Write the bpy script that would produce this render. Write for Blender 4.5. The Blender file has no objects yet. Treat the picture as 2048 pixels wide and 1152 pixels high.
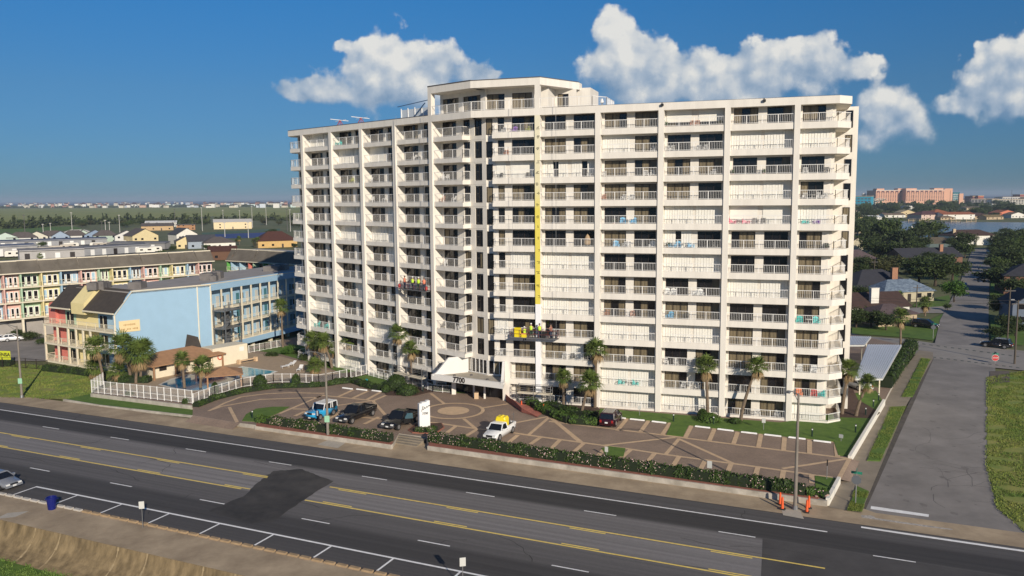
import bpy, math, random
from mathutils import Vector, Matrix
RAD = math.radians
sc = bpy.context.scene
# ---------------------------------------------------------------- camera
FPX, PIT, ROL, HC = 1633.37, RAD(6.29268), RAD(0.43669), 26.585
cp, sp, cr, sr = math.cos(PIT), math.sin(PIT), math.cos(ROL), math.sin(ROL)
cam_d = bpy.data.cameras.new('camera'); cam = bpy.data.objects.new('camera', cam_d)
sc.collection.objects.link(cam)
cam_d.sensor_width = 36; cam_d.lens = 36*FPX/2048; cam_d.clip_start = 0.5; cam_d.clip_end = 60000
cam.matrix_world = Matrix(((cr, sr, 0, 0), (-sr*sp, cr*sp, -cp, 0), (-sr*cp, cr*cp, sp, HC), (0, 0, 0, 1)))
sc.camera = cam
# ---------------------------------------------------------------- sun and sky
SUN_EL, SUN_AZ = RAD(21), RAD(157)          # bearing clockwise from +Y
sun_d = bpy.data.lights.new('sun', 'SUN'); sun = bpy.data.objects.new('sun', sun_d); sc.collection.objects.link(sun)
sun_d.energy = 4.7; sun_d.angle = RAD(0.5); sun_d.color = (1.0, 0.90, 0.76)
sdir = Vector((math.sin(SUN_AZ)*math.cos(SUN_EL), math.cos(SUN_AZ)*math.cos(SUN_EL), math.sin(SUN_EL)))
sun.rotation_euler = sdir.to_track_quat('Z', 'Y').to_euler()
sc.view_settings.view_transform = 'Standard'; sc.view_settings.look = 'None'
sc.view_settings.exposure = 0.0; sc.view_settings.gamma = 1.0

def ray(u, v):
    x2 = (u-1024)/FPX; y2 = (576-v)/FPX
    xc = x2*cr+y2*sr; yc = -x2*sr+y2*cr
    return Vector((xc, cp+yc*sp, yc*cp-sp))
def G(u, v, z=0.0):
    """point of the level z that the photograph shows at (u, v)"""
    d = ray(u, v); t = (z-HC)/d.z
    return Vector((d.x*t, d.y*t, z))
def DEP(u, v, Y):
    d = ray(u, v); t = Y/d.y
    return Vector((d.x*t, Y, HC+d.z*t))

W = bpy.data.worlds.new('World'); sc.world = W; W.use_nodes = True
def world_nodes():
    nt = W.node_tree; N = nt.nodes; Lk = nt.links; N.clear()
    def nd(t, **k):
        n = N.new(t)
        for a, b in k.items(): setattr(n, a, b)
        return n
    def mth(op, a, b=None, c=None, clamp=False):
        n = nd('ShaderNodeMath', operation=op, use_clamp=clamp)
        for i, x in enumerate((a, b, c)):
            if x is None: continue
            if isinstance(x, (int, float)): n.inputs[i].default_value = x
            else: Lk.new(x, n.inputs[i])
        return n.outputs[0]
    out = nd('ShaderNodeOutputWorld')
    sky = nd('ShaderNodeTexSky', sky_type='NISHITA'); sky.sun_disc = False
    sky.sun_elevation = SUN_EL; sky.sun_rotation = SUN_AZ
    sky.altitude = 30; sky.air_density = 1.0; sky.dust_density = 0.0; sky.ozone_density = 4.0
    tint = nd('ShaderNodeMix', data_type='RGBA', blend_type='MULTIPLY'); tint.inputs[0].default_value = 1
    Lk.new(sky.outputs[0], tint.inputs[6]); sz = nd('ShaderNodeSeparateXYZ'); tcs = nd('ShaderNodeTexCoord'); Lk.new(tcs.outputs['Generated'], sz.inputs[0])
    tr = nd('ShaderNodeValToRGB'); Lk.new(sz.outputs[2], tr.inputs[0]); el = tr.color_ramp.elements
    for i, (q, c) in enumerate(SKY_TINT):
        x = el[i] if i < 2 else el.new(q)
        x.position = q; x.color = (*c, 1)
    Lk.new(tr.outputs[0], tint.inputs[7])
    bg = nd('ShaderNodeBackground'); bg.inputs[1].default_value = SKY_STRENGTH; Lk.new(tint.outputs[2], bg.inputs[0])
    tc = nd('ShaderNodeTexCoord'); sx = nd('ShaderNodeSeparateXYZ'); Lk.new(tc.outputs['Generated'], sx.inputs[0])
    yy = mth('MAXIMUM', sx.outputs[1], 0.02)
    a = mth('DIVIDE', sx.outputs[0], yy); b = mth('DIVIDE', sx.outputs[2], yy)
    cb = nd('ShaderNodeCombineXYZ'); Lk.new(a, cb.inputs[0]); Lk.new(b, cb.inputs[1])
    P = cb.outputs[0]
    def fbm(vec, scale, detail, rough=0.6):
        n = nd('ShaderNodeTexNoise', noise_dimensions='2D'); n.inputs['Scale'].default_value = scale
        n.inputs['Detail'].default_value = detail; n.inputs['Roughness'].default_value = rough
        Lk.new(vec, n.inputs['Vector']); return n
    wn = fbm(P, 14, 4)
    def vm(op, x, y):
        n = nd('ShaderNodeVectorMath', operation=op)
        for i, q in enumerate((x, y)):
            if isinstance(q, tuple): n.inputs[i].default_value = q
            else: Lk.new(q, n.inputs[i])
        return n
    off = vm('MULTIPLY', vm('SUBTRACT', wn.outputs['Color'], (.5, .5, .5)).outputs[0], (.05, .04, 0))
    Pw = vm('ADD', P, off.outputs[0]).outputs[0]
    blobs = [(790,150,100,64),(735,122,44,32),(697,95,24,16),(860,160,72,46),(940,150,48,28),(640,182,62,20),(780,188,130,26),
             (590,184,36,13),(905,190,90,30),
             (1235,112,52,66),(1215,72,34,26),(1262,152,72,52),(1330,142,62,46),(1400,144,72,42),(1478,122,40,24),(1550,106,38,26),
             (1592,124,64,46),(1645,142,72,38),(1705,130,50,20),(1480,166,190,42),(1300,182,110,34),
             (1748,216,40,40),(1775,236,66,50),(1808,254,54,34),(1762,268,60,28),
             (1962,104,24,30),(1990,136,56,44),(2035,145,54,42),(1925,212,62,18),(2010,192,76,42),(2060,165,70,66),(985,142,24,10)]
    def field(pv):
        cur = None
        for (u, v, ru, rv) in blobs:
            r = ray(u, v); c = (r.x/r.y, r.z/r.y, 0)
            d = vm('MULTIPLY', vm('SUBTRACT', pv, c).outputs[0], (FPX/ru/1.45, FPX/rv/1.48, 0))
            ln = nd('ShaderNodeVectorMath', operation='LENGTH'); Lk.new(d.outputs[0], ln.inputs[0])
            val = mth('SUBTRACT', 1.0, ln.outputs['Value'])
            cur = val if cur is None else mth('SMOOTH_MAX', cur, val, 0.25)
        return cur
    f = field(Pw)
    def vor(vec, scale):
        n = nd('ShaderNodeTexVoronoi', feature='SMOOTH_F1', voronoi_dimensions='2D'); n.inputs['Scale'].default_value = scale; n.inputs['Smoothness'].default_value = .8
        Lk.new(vec, n.inputs['Vector']); return n.outputs['Distance']
    def billow(vec):
        w2 = vm('ADD', vec, vm('MULTIPLY', vm('SUBTRACT', fbm(vec, 45, 3).outputs['Color'], (.5, .5, .5)).outputs[0], (.018, .018, 0)).outputs[0]).outputs[0]
        q = mth('MULTIPLY', mth('SUBTRACT', .45, vor(w2, 20)), 1.0)
        q = mth('ADD', q, mth('MULTIPLY', mth('SUBTRACT', .45, vor(w2, 46)), .55))
        return mth('ADD', q, mth('MULTIPLY', mth('SUBTRACT', fbm(vec, 20, 6, .58).outputs[0], .5), 1.0))
    B0 = billow(P)
    dens = mth('ADD', f, mth('MULTIPLY', B0, .60))
    lowb = mth('MAXIMUM', mth('SUBTRACT', .165, b), 0.0)
    al = nd('ShaderNodeMapRange', interpolation_type='SMOOTHSTEP'); Lk.new(dens, al.inputs[0])
    al.inputs[1].default_value = 0.12; Lk.new(mth('MULTIPLY_ADD', lowb, 5.0, .36), al.inputs[2]); al.inputs[4].default_value = 0.94
    # lit side: the same field sampled a little toward the sun (up and to the right)
    B1 = billow(vm('ADD', P, (.009, .014, 0)).outputs[0])
    sh = mth('ADD', mth('MULTIPLY', mth('SUBTRACT', B0, B1), 0.55), .42)
    sh = mth('ADD', sh, mth('MULTIPLY', B0, .22))
    sh = mth('ADD', sh, mth('MULTIPLY', f, .22))
    up_ = nd('ShaderNodeMapRange'); Lk.new(a, up_.inputs[0]); up_.inputs[1].default_value = .405; up_.inputs[2].default_value = .43
    dn_ = nd('ShaderNodeMapRange'); Lk.new(a, dn_.inputs[0]); dn_.inputs[1].default_value = .515; dn_.inputs[2].default_value = .54; dn_.inputs[3].default_value = 1; dn_.inputs[4].default_value = 0
    bb = mth('MULTIPLY_ADD', mth('MULTIPLY', up_.outputs[0], dn_.outputs[0]), .055, b)
    sh = mth('ADD', sh, mth('MULTIPLY', mth('SUBTRACT', bb, .143), 6.0))
    rp = nd('ShaderNodeValToRGB'); Lk.new(sh, rp.inputs[0])
    rp.color_ramp.elements[0].position = 0.10; rp.color_ramp.elements[0].color = (.20, .31, .46, 1)
    rp.color_ramp.elements[1].position = 0.95; rp.color_ramp.elements[1].color = (.80, .79, .75, 1)
    e = rp.color_ramp.elements.new(.5); e.color = (.40, .48, .58, 1)
    bgc = nd('ShaderNodeBackground'); Lk.new(rp.outputs[0], bgc.inputs[0]); bgc.inputs[1].default_value = 1.0
    front = nd('ShaderNodeMapRange'); Lk.new(sx.outputs[1], front.inputs[0]); front.inputs[1].default_value = .1; front.inputs[2].default_value = .3
    mx = nd('ShaderNodeMixShader'); Lk.new(mth('MULTIPLY', al.outputs[0], front.outputs[0]), mx.inputs[0])
    Lk.new(bg.outputs[0], mx.inputs[1]); Lk.new(bgc.outputs[0], mx.inputs[2]); Lk.new(mx.outputs[0], out.inputs[0])
SKY_STRENGTH = 0.085; SKY_TINT = [(0.0, (.18, .335, .615)), (0.7, (.55, .75, .95)), (.124, (.255, .475, .68)), (.233, (.21, .60, .88)), (.32, (.30, .64, .90))]
world_nodes()

# ---------------------------------------------------------------- helpers
def lin(c):
    return tuple(((x/255)/12.92 if x/255 <= .04045 else ((x/255+.055)/1.055)**2.4) for x in c[:3])
MATS = {}
def M(name, col, rough=.7, var=0.0, scale=1.0, metal=0.0, bump=0.0, bscale=None, stretch=None, col2=None, spec=None, detail=4):
    """procedural material: base colour (linear) with world-space noise variation and bump"""
    if name in MATS: return MATS[name]
    m = bpy.data.materials.new(name); m.use_nodes = True; nt = m.node_tree; b = nt.nodes['Principled BSDF']
    b.inputs['Roughness'].default_value = rough; b.inputs['Metallic'].default_value = metal
    if spec is not None: b.inputs['Specular IOR Level'].default_value = spec
    b.inputs['Base Color'].default_value = (*col, 1)
    if var or col2 or bump:
        g = nt.nodes.new('ShaderNodeNewGeometry'); vec = g.outputs['Position']
        if stretch:
            vm = nt.nodes.new('ShaderNodeVectorMath'); vm.operation = 'MULTIPLY'; vm.inputs[1].default_value = stretch
            nt.links.new(vec, vm.inputs[0]); vec = vm.outputs[0]
        if var or col2:
            n = nt.nodes.new('ShaderNodeTexNoise'); n.inputs['Scale'].default_value = scale; n.inputs['Detail'].default_value = detail
            n.inputs['Roughness'].default_value = .65
            nt.links.new(vec, n.inputs['Vector'])
            r = nt.nodes.new('ShaderNodeValToRGB'); nt.links.new(n.outputs[0], r.inputs[0])
            r.color_ramp.elements[0].position = .3; r.color_ramp.elements[1].position = .7
            if col2: ca, cb_ = col, col2
            else: ca = tuple(x*(1-var) for x in col); cb_ = tuple(min(1, x*(1+var)) for x in col)
            r.color_ramp.elements[0].color = (*ca, 1); r.color_ramp.elements[1].color = (*cb_, 1)
            nt.links.new(r.outputs[0], b.inputs['Base Color'])
        if bump:
            n2 = nt.nodes.new('ShaderNodeTexNoise'); n2.inputs['Scale'].default_value = bscale or scale*6; n2.inputs['Detail'].default_value = 3
            nt.links.new(vec, n2.inputs['Vector'])
            bp = nt.nodes.new('ShaderNodeBump'); bp.inputs['Strength'].default_value = bump; bp.inputs['Distance'].default_value = .05
            nt.links.new(n2.outputs[0], bp.inputs['Height']); nt.links.new(bp.outputs[0], b.inputs['Normal'])
    MATS[name] = m
    return m
ORG = {}
def V3(p): return Vector(p) if len(p) == 3 else Vector((p[0], p[1], 0))
class MB:
    def __init__(s): s.v = []; s.f = []; s.m = []
    def face(s, pts, mi=0):
        k = len(s.v); s.v += [tuple(p) for p in pts]; s.f.append(tuple(range(k, k+len(pts)))); s.m.append(mi)
    def box(s, a0, a1, b0, b1, c0, c1, mi=0, T=None):
        P = [(x, y, z) for z in (c0, c1) for (x, y) in ((a0, b0), (a1, b0), (a1, b1), (a0, b1))]
        if T: P = [T(*p) for p in P]
        k = len(s.v); s.v += [tuple(p) for p in P]
        for q in ((3, 2, 1, 0), (4, 5, 6, 7), (0, 1, 5, 4), (1, 2, 6, 5), (2, 3, 7, 6), (3, 0, 4, 7)):
            s.f.append(tuple(k+i for i in q)); s.m.append(mi)
    def prism(s, poly, z0, z1, mi=0, T=None, bottom=True):
        ar = sum(poly[i][0]*poly[(i+1) % len(poly)][1]-poly[(i+1) % len(poly)][0]*poly[i][1] for i in range(len(poly)))
        if ar < 0: poly = poly[::-1]
        n = len(poly); lo = [(p[0], p[1], z0) for p in poly]; hi = [(p[0], p[1], z1) for p in poly]
        if T: lo = [T(*p) for p in lo]; hi = [T(*p) for p in hi]
        k = len(s.v); s.v += [tuple(p) for p in lo+hi]
        if bottom: s.f.append(tuple(k+i for i in reversed(range(n)))); s.m.append(mi)
        s.f.append(tuple(k+n+i for i in range(n))); s.m.append(mi)
        for i in range(n):
            j = (i+1) % n; s.f.append((k+i, k+j, k+n+j, k+n+i)); s.m.append(mi)
    def loft(s, rings, mi=0, caps=True, closed=True):
        k = len(s.v); n = len(rings[0])
        for r in rings: s.v += [tuple(p) for p in r]
        for a in range(len(rings)-1):
            for i in range(n if closed else n-1):
                j = (i+1) % n
                s.f.append((k+a*n+i, k+a*n+j, k+(a+1)*n+j, k+(a+1)*n+i)); s.m.append(mi)
        if caps:
            s.f.append(tuple(k+i for i in reversed(range(n)))); s.m.append(mi)
            q = k+(len(rings)-1)*n; s.f.append(tuple(q+i for i in range(n))); s.m.append(mi)
    def tube(s, pts, rad, n=6, mi=0):
        pts = [Vector(p) for p in pts]
        if not isinstance(rad, (list, tuple)): rad = [rad]*len(pts)
        rings = []
        for i, p in enumerate(pts):
            d = (pts[min(i+1, len(pts)-1)]-pts[max(i-1, 0)]).normalized()
            up = Vector((0, 0, 1)) if abs(d.z) < .95 else Vector((1, 0, 0))
            x = d.cross(up).normalized(); y = x.cross(d).normalized()
            rings.append([p+(x*math.cos(2*math.pi*j/n)-y*math.sin(2*math.pi*j/n))*rad[i] for j in range(n)])
        s.loft(rings[::1], mi)
    def beam(s, p, q, w, h=None, mi=0):
        """straight bar of square section between two points"""
        h = h or w
        p = Vector(p); q = Vector(q); d = (q-p).normalized()
        up = Vector((0, 0, 1)) if abs(d.z) < .95 else Vector((0, 1, 0))
        x = d.cross(up).normalized()*w/2; y = x.cross(d).normalized()*h/2
        s.loft([[p-x-y, p+x-y, p+x+y, p-x+y], [q-x-y, q+x-y, q+x+y, q-x+y]], mi)
    def disc(s, c, r, n=24, mi=0):
        s.face([(c[0]+r*math.cos(2*math.pi*i/n), c[1]+r*math.sin(2*math.pi*i/n), c[2]) for i in range(n)], mi)
    def build(s, name, parent=None, mats=None, smooth=False):
        me = bpy.data.meshes.new(name)
        o = Vector((0, 0, 0))
        if parent is not None: o = ORG.get(parent.name, o)
        vs = [(v[0]-o.x, v[1]-o.y, v[2]-o.z) for v in s.v]
        me.from_pydata(vs, [], s.f)
        for m in (mats if isinstance(mats, (list, tuple)) else [mats]): me.materials.append(m)
        me.polygons.foreach_set('material_index', s.m)
        if smooth: me.polygons.foreach_set('use_smooth', [True]*len(s.f))
        me.update()
        ob = bpy.data.objects.new(name, me); sc.collection.objects.link(ob)
        if parent is not None: ob.parent = parent; ORG[ob.name] = o
        return ob
def tag(o, label=None, cat=None, group=None, kind=None):
    if label: o['label'] = label
    if cat: o['category'] = cat
    if group: o['group'] = group
    if kind: o['kind'] = kind
    return o
def thing(name, label, cat, loc=(0, 0, 0), rz=0.0, group=None):
    o = bpy.data.objects.new(name, None); sc.collection.objects.link(o)
    o.location = loc; o.rotation_euler = (0, 0, rz); o.empty_display_size = .3
    ORG[o.name] = Vector(loc)
    return tag(o, label, cat, group)
def proto(name):
    """an Empty at the origin whose parts are built in local coordinates"""
    return thing(name, None, None)
def copy_tree(o, parent=None):
    c = o.copy(); sc.collection.objects.link(c)
    if parent is not None: c.parent = parent
    for ch in list(o.children): copy_tree(ch, c)
    return c
USED = set()
def put(pr, loc, rz=0.0, label=None, cat=None, group=None, scale=None, name=None):
    """first use moves the prototype itself, later uses copy it with its parts"""
    if pr.name in USED: o = copy_tree(pr)
    else: o = pr; USED.add(pr.name)
    o.location = loc; o.rotation_euler = (0, 0, rz)
    o.scale = (scale,)*3 if isinstance(scale, (int, float)) else (scale or (1, 1, 1))
    for k in ('label', 'category', 'group'):
        if k in o: del o[k]
    return tag(o, label, cat, group)
def struct(name, mb, m): return tag(mb.build(name, None, m), kind='structure')
def frame(o, ang):
    """(along, deep, up) -> world, along = right at -ang, deep = away from the camera"""
    e = (math.cos(ang), -math.sin(ang)); n = (math.sin(ang), math.cos(ang))
    f = lambda s, d, z: (o[0]+s*e[0]+d*n[0], o[1]+s*e[1]+d*n[1], z)
    f.o, f.e, f.n = o, e, n
    return f
def onp(u, v, F, d):
    """(along, up) of pixel on the vertical plane 'deep = d' of a frame"""
    r = ray(u, v); t = (d+F.o[0]*F.n[0]+F.o[1]*F.n[1])/(r.x*F.n[0]+r.y*F.n[1])
    return (r.x*t-F.o[0])*F.e[0]+(r.y*t-F.o[1])*F.e[1], HC+r.z*t
def sheet(name, pts, z, m, kind=True):
    mb = MB(); mb.face([(p[0], p[1], z) for p in pts])
    mb.v = mb.v if sum(pts[i][0]*pts[(i+1) % len(pts)][1]-pts[(i+1) % len(pts)][0]*pts[i][1] for i in range(len(pts))) > 0 else mb.v[::-1]
    o = mb.build(name, None, m)
    return tag(o, kind='structure') if kind else o
def text_mesh(txt, size, ext, bold=0.0, shear=0.0):
    cu = bpy.data.curves.new('lettering', 'FONT'); cu.body = txt; cu.size = size; cu.extrude = ext; cu.offset = bold; cu.shear = shear
    cu.align_x = 'CENTER'; cu.align_y = 'CENTER'; cu.resolution_u = 4
    ob = bpy.data.objects.new('lettering', cu); sc.collection.objects.link(ob)
    me = bpy.data.meshes.new_from_object(ob.evaluated_get(bpy.context.evaluated_depsgraph_get()))
    bpy.data.objects.remove(ob); bpy.data.curves.remove(cu)
    return me
def lettering(name, txt, parent, size, pos, right, mat, bold=.01, shear=0.0, up=(0, 0, 1)):
    """raised letters: pos world centre, right = reading direction"""
    me = text_mesh(txt, size, .01, bold, shear); me.materials.clear(); me.materials.append(mat)
    r = Vector(right).normalized(); u = Vector(up); nrm = r.cross(u)
    o = ORG.get(parent.name, Vector((0, 0, 0)))
    for v in me.vertices:
        c = v.co.copy(); v.co = Vector(pos)-o+r*c.x+u*c.y+nrm*c.z
    ob = bpy.data.objects.new(name, me); sc.collection.objects.link(ob); ob.parent = parent
    return ob
ORDN = ['ground', 'second', 'third', 'fourth', 'fifth', 'sixth', 'seventh', 'eighth', 'ninth', 'tenth', 'eleventh', 'twelfth', 'top']
# ================================================================ ground, roads, lot
RF = frame((0, 0), RAD(23.95))
def road_mat():
    m = bpy.data.materials.new('asphalt_road'); m.use_nodes = True; nt = m.node_tree; b = nt.nodes['Principled BSDF']; L = nt.links
    b.inputs['Roughness'].default_value = .85
    g = nt.nodes.new('ShaderNodeNewGeometry')
    def dot(v):
        n = nt.nodes.new('ShaderNodeVectorMath'); n.operation = 'DOT_PRODUCT'; L.new(g.outputs['Position'], n.inputs[0]); n.inputs[1].default_value = v; return n.outputs['Value']
    s = dot((RF.e[0], RF.e[1], 0)); d = dot((RF.n[0], RF.n[1], 0))
    c = nt.nodes.new('ShaderNodeCombineXYZ'); L.new(s, c.inputs[0]); L.new(d, c.inputs[1])
    sc_ = nt.nodes.new('ShaderNodeVectorMath'); sc_.operation = 'MULTIPLY'; L.new(c.outputs[0], sc_.inputs[0]); sc_.inputs[1].default_value = (.022, 2.2, 1)
    n1 = nt.nodes.new('ShaderNodeTexNoise'); n1.inputs['Scale'].default_value = 1.0; n1.inputs['Detail'].default_value = 5; L.new(sc_.outputs[0], n1.inputs['Vector'])
    n2 = nt.nodes.new('ShaderNodeTexNoise'); n2.inputs['Scale'].default_value = 3.5; n2.inputs['Detail'].default_value = 6; n2.inputs['Roughness'].default_value = .8; L.new(g.outputs['Position'], n2.inputs['Vector'])
    mp = nt.nodes.new('ShaderNodeMapRange'); L.new(d, mp.inputs[0]); mp.inputs[1].default_value = 47.5; mp.inputs[2].default_value = 71.5
    r = nt.nodes.new('ShaderNodeValToRGB'); L.new(mp.outputs[0], r.inputs[0])
    stops = [(47.6, .078), (50.6, .075), (51.2, .056), (53.6, .060), (54.4, .11), (57.3, .12), (57.9, .215), (61.1, .215), (61.5, .16), (64.6, .175), (65.4, .046), (68.0, .046), (68.6, .085), (71.2, .095)]
    el = r.color_ramp.elements
    for i, (p, v) in enumerate(stops):
        x = (p-47.5)/24
        q = el[i] if i < 2 else el.new(x)
        q.position = x; q.color = (v*1.08, v*1.0, v*.95, 1)
    a = nt.nodes.new('ShaderNodeMath'); a.operation = 'MULTIPLY_ADD'; L.new(n1.outputs[0], a.inputs[0]); a.inputs[1].default_value = .9; a.inputs[2].default_value = .52
    a2 = nt.nodes.new('ShaderNodeMath'); a2.operation = 'MULTIPLY_ADD'; L.new(n2.outputs[0], a2.inputs[0]); a2.inputs[1].default_value = .5; a2.inputs[2].default_value = .75
    mu = nt.nodes.new('ShaderNodeMath'); mu.operation = 'MULTIPLY'; L.new(a.outputs[0], mu.inputs[0]); L.new(a2.outputs[0], mu.inputs[1])
    v = nt.nodes.new('ShaderNodeVectorMath'); v.operation = 'SCALE'; L.new(r.outputs[0], v.inputs[0]); L.new(mu.outputs[0], v.inputs['Scale'])
    L.new(v.outputs[0], b.inputs['Base Color'])
    return m
def paver_mat():
    m = bpy.data.materials.new('brown_pavers'); m.use_nodes = True; nt = m.node_tree; b = nt.nodes['Principled BSDF']; L = nt.links
    b.inputs['Roughness'].default_value = .85
    g = nt.nodes.new('ShaderNodeNewGeometry')
    vr = nt.nodes.new('ShaderNodeVectorRotate'); vr.rotation_type = 'Z_AXIS'; vr.inputs['Angle'].default_value = RAD(24); L.new(g.outputs['Position'], vr.inputs['Vector'])
    bk = nt.nodes.new('ShaderNodeTexBrick'); L.new(vr.outputs[0], bk.inputs['Vector'])
    bk.inputs['Scale'].default_value = 2.2; bk.inputs['Color1'].default_value = (.315, .225, .160, 1); bk.inputs['Color2'].default_value = (.255, .185, .135, 1)
    bk.inputs['Mortar'].default_value = (.18, .135, .11, 1); bk.inputs['Mortar Size'].default_value = .018
    n = nt.nodes.new('ShaderNodeTexNoise'); n.inputs['Scale'].default_value = .35; n.inputs['Detail'].default_value = 6; L.new(g.outputs['Position'], n.inputs['Vector'])
    a = nt.nodes.new('ShaderNodeMath'); a.operation = 'MULTIPLY_ADD'; L.new(n.outputs[0], a.inputs[0]); a.inputs[1].default_value = .7; a.inputs[2].default_value = .65
    v = nt.nodes.new('ShaderNodeVectorMath'); v.operation = 'SCALE'; L.new(bk.outputs[0], v.inputs[0]); L.new(a.outputs[0], v.inputs['Scale'])
    L.new(v.outputs[0], b.inputs['Base Color'])
    return m
m_road = road_mat(); m_pav = paver_mat()
m_grass = M('lawn_grass', (.060, .125, .010), .9, scale=.9, col2=(.115, .195, .022), bump=.5, bscale=9, detail=8)
m_dry = M('dry_grass', (.08, .18, .015), .95, scale=.2, col2=(.34, .30, .08), bump=.5, bscale=7, detail=9)
m_ground = M('mixed_ground', (.07, .10, .022), .95, scale=.035, col2=(.17, .16, .07), detail=10)
m_marsh = M('marsh_grass', (.17, .23, .03), .95, scale=.006, col2=(.33, .30, .07), detail=9, stretch=(1, 4, 1))
m_walk = M('tan_concrete', (.27, .20, .125), .9, scale=.3, col2=(.52, .40, .26), bump=.2, bscale=5, detail=9)
m_conc = M('concrete_path', (.27, .225, .165), .9, var=.16, scale=.6, detail=8)
m_wallc = M('weathered_concrete', (.30, .27, .22), .9, scale=.8, col2=(.55, .50, .42), detail=8)
m_seaw = M('seawall_concrete', (.105, .074, .036), .9, scale=.7, col2=(.33, .24, .125), detail=10, stretch=(1.9, 1.9, .16))
m_street = M('grey_street', (.185, .168, .15), .9, scale=.22, col2=(.30, .272, .245), detail=10)
m_street2 = M('pale_street', (.25, .225, .195), .9, scale=.3, col2=(.33, .30, .265), detail=8)
m_white = M('white_road_paint', (.90, .88, .84), .7, var=.12, scale=2)
m_yel = M('yellow_road_paint', (.95, .66, .15), .7, var=.15, scale=2)
m_patch = M('fresh_asphalt', (.020, .018, .016), .8, scale=.30, col2=(.085, .076, .066), detail=10)
m_band = M('sand_band', (.60, .425, .26), .9, var=.12, scale=1.5)
m_dirt = M('dark_mulch', (.075, .042, .027), .95, var=.3, scale=3)
m_brick = M('red_brick_edging', (.30, .115, .075), .9, var=.25, scale=4)
m_wpaint = M('white_masonry_paint', (.80, .76, .66), .7, var=.05, scale=1.2)
# base terrain to the horizon, with the lagoon and the sea
def big_ground():
    mb = MB(); mb.face([(-26000, -300, -.65), (26000, -300, -.65), (26000, 52000, -.65), (-26000, 52000, -.65)]); struct('ground', mb, m_ground)
# the beach side is lower than the road: the ground stops behind the seawall
mb = MB(); far = 26000
A = RF(-far, 45, 0); B = RF(far, 45, 0); C_ = RF(far, far*2, 0); D_ = RF(-far, far*2, 0)
mb.face([(A[0], A[1], -.65), (B[0], B[1], -.65), (C_[0], C_[1], -.65), (D_[0], D_[1], -.65)]); struct('ground', mb, m_ground)
m_water = M('lagoon_water', (.012, .030, .065), .18, scale=.02, col2=(.022, .045, .085), bump=.25, bscale=.5, spec=.4)
m_sea = M('far_sea', (.020, .055, .105), .6, var=.15, scale=.001)
sheet('water', [G(1782, 441), G(2300, 446), G(2300, 478), G(1985, 480), G(1900, 481), G(1800, 466), G(1770, 450)], -.6, m_water)
sheet('sea', [(-24000, 6600), (-1500, 5600), (4000, 5200), (24000, 9000), (24000, 40000), (-24000, 40000)], -.6, m_sea)
sheet('marsh', [G(-260, 448), G(180, 440), G(420, 432), G(640, 436), G(640, 413), G(-200, 418)], -.61, m_marsh)
sheet('playing_field', [G(-60, 470), G(170, 458), G(150, 452), G(-60, 452)], -.6, m_grass)
sheet('blue_sports_court', [G(404, 468), G(565, 462), G(585, 472), G(405, 476)], -.6, M('blue_court', (.03, .06, .20), .8, var=.1))
sheet('ball_court', [G(404, 464), G(560, 456), G(560, 460), G(404, 468.5)], -.59, M('green_court', (.06, .12, .06), .8, var=.1))
# seawall and beach
mb = MB(); prof = [(43.7, -.46), (43.62, -.75), (43.45, -1.2), (43.15, -1.65), (42.75, -2.05), (42.2, -2.4), (41.3, -2.7), (40.6, -2.85)]
rnd = random.Random(5)
for i in range(len(prof)-1):
    for k in range(60):
        s0 = -150+k*4; s1 = s0+4
        mb.face([RF(s0, prof[i+1][0], prof[i+1][1]), RF(s1, prof[i+1][0], prof[i+1][1]), RF(s1, *prof[i]), RF(s0, *prof[i])])
struct('seawall', mb, m_seaw)
mb = MB()
for k in range(26):          # pale run-off joints down the face of the wall
    s = -96+k*4.6+rnd.uniform(-1.2, 1.2)
    for i in range(len(prof)-1):
        w0 = rnd.uniform(.02, .10); w1 = w0*rnd.uniform(.6, 1.6)
        mb.face([RF(s-w1, prof[i+1][0]-.006, prof[i+1][1]+.004), RF(s+w1, prof[i+1][0]-.006, prof[i+1][1]+.004), RF(s+w0, prof[i][0]-.006, prof[i][1]+.004), RF(s-w0, prof[i][0]-.006, prof[i][1]+.004)])
struct('seawall_joint', mb, M('pale_joint_stain', (.36, .27, .15), .9, var=.3, scale=2))
mb = MB(); mb.face([RF(-170, -80, -2.62), RF(100, -80, -2.62), RF(100, 41.75, -2.62), RF(-170, 41.75, -2.62)]); struct('beach', mb, M('sandy_beach', (.32, .27, .19), .95, var=.15, scale=1, detail=8))
mb = MB()
for i in range(9000):        # ragged beach grass along the foot of the wall
    s = rnd.uniform(-80, -48); d = 41.9-abs(rnd.gauss(0, 1.6))
    if math.sin(s*1.7)*math.sin(d*2.3+s) > .35: continue
    h = rnd.uniform(.05, .22); x, y, z = RF(s, d, -2.62); a = rnd.uniform(0, 6.28); w = rnd.uniform(.02, .07)
    mb.face([(x-w*math.cos(a), y-w*math.sin(a), z), (x+w*math.cos(a), y+w*math.sin(a), z), (x+rnd.uniform(-.2, .2), y+rnd.uniform(-.2, .2), z+h)])
tag(mb.build('beach_grass', None, M('beach_grass_blades', (.09, .17, .02), .8, scale=1, col2=(.17, .24, .05))), kind='stuff')
sheet('beach_turf', [RF(-170, 41.8, 0), RF(-75, 41.8, 0), RF(-58, 41.85, 0), RF(-50, 41.8, 0), RF(-57, 38.5, 0), RF(-66, 34, 0), RF(-170, 30, 0)], -2.6, m_grass)
sheet('seawall_walk', [RF(-150, 43.7, 0), RF(90, 43.7, 0), RF(90, 47.8, 0), RF(-150, 47.8, 0)], -.455, m_walk)
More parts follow.
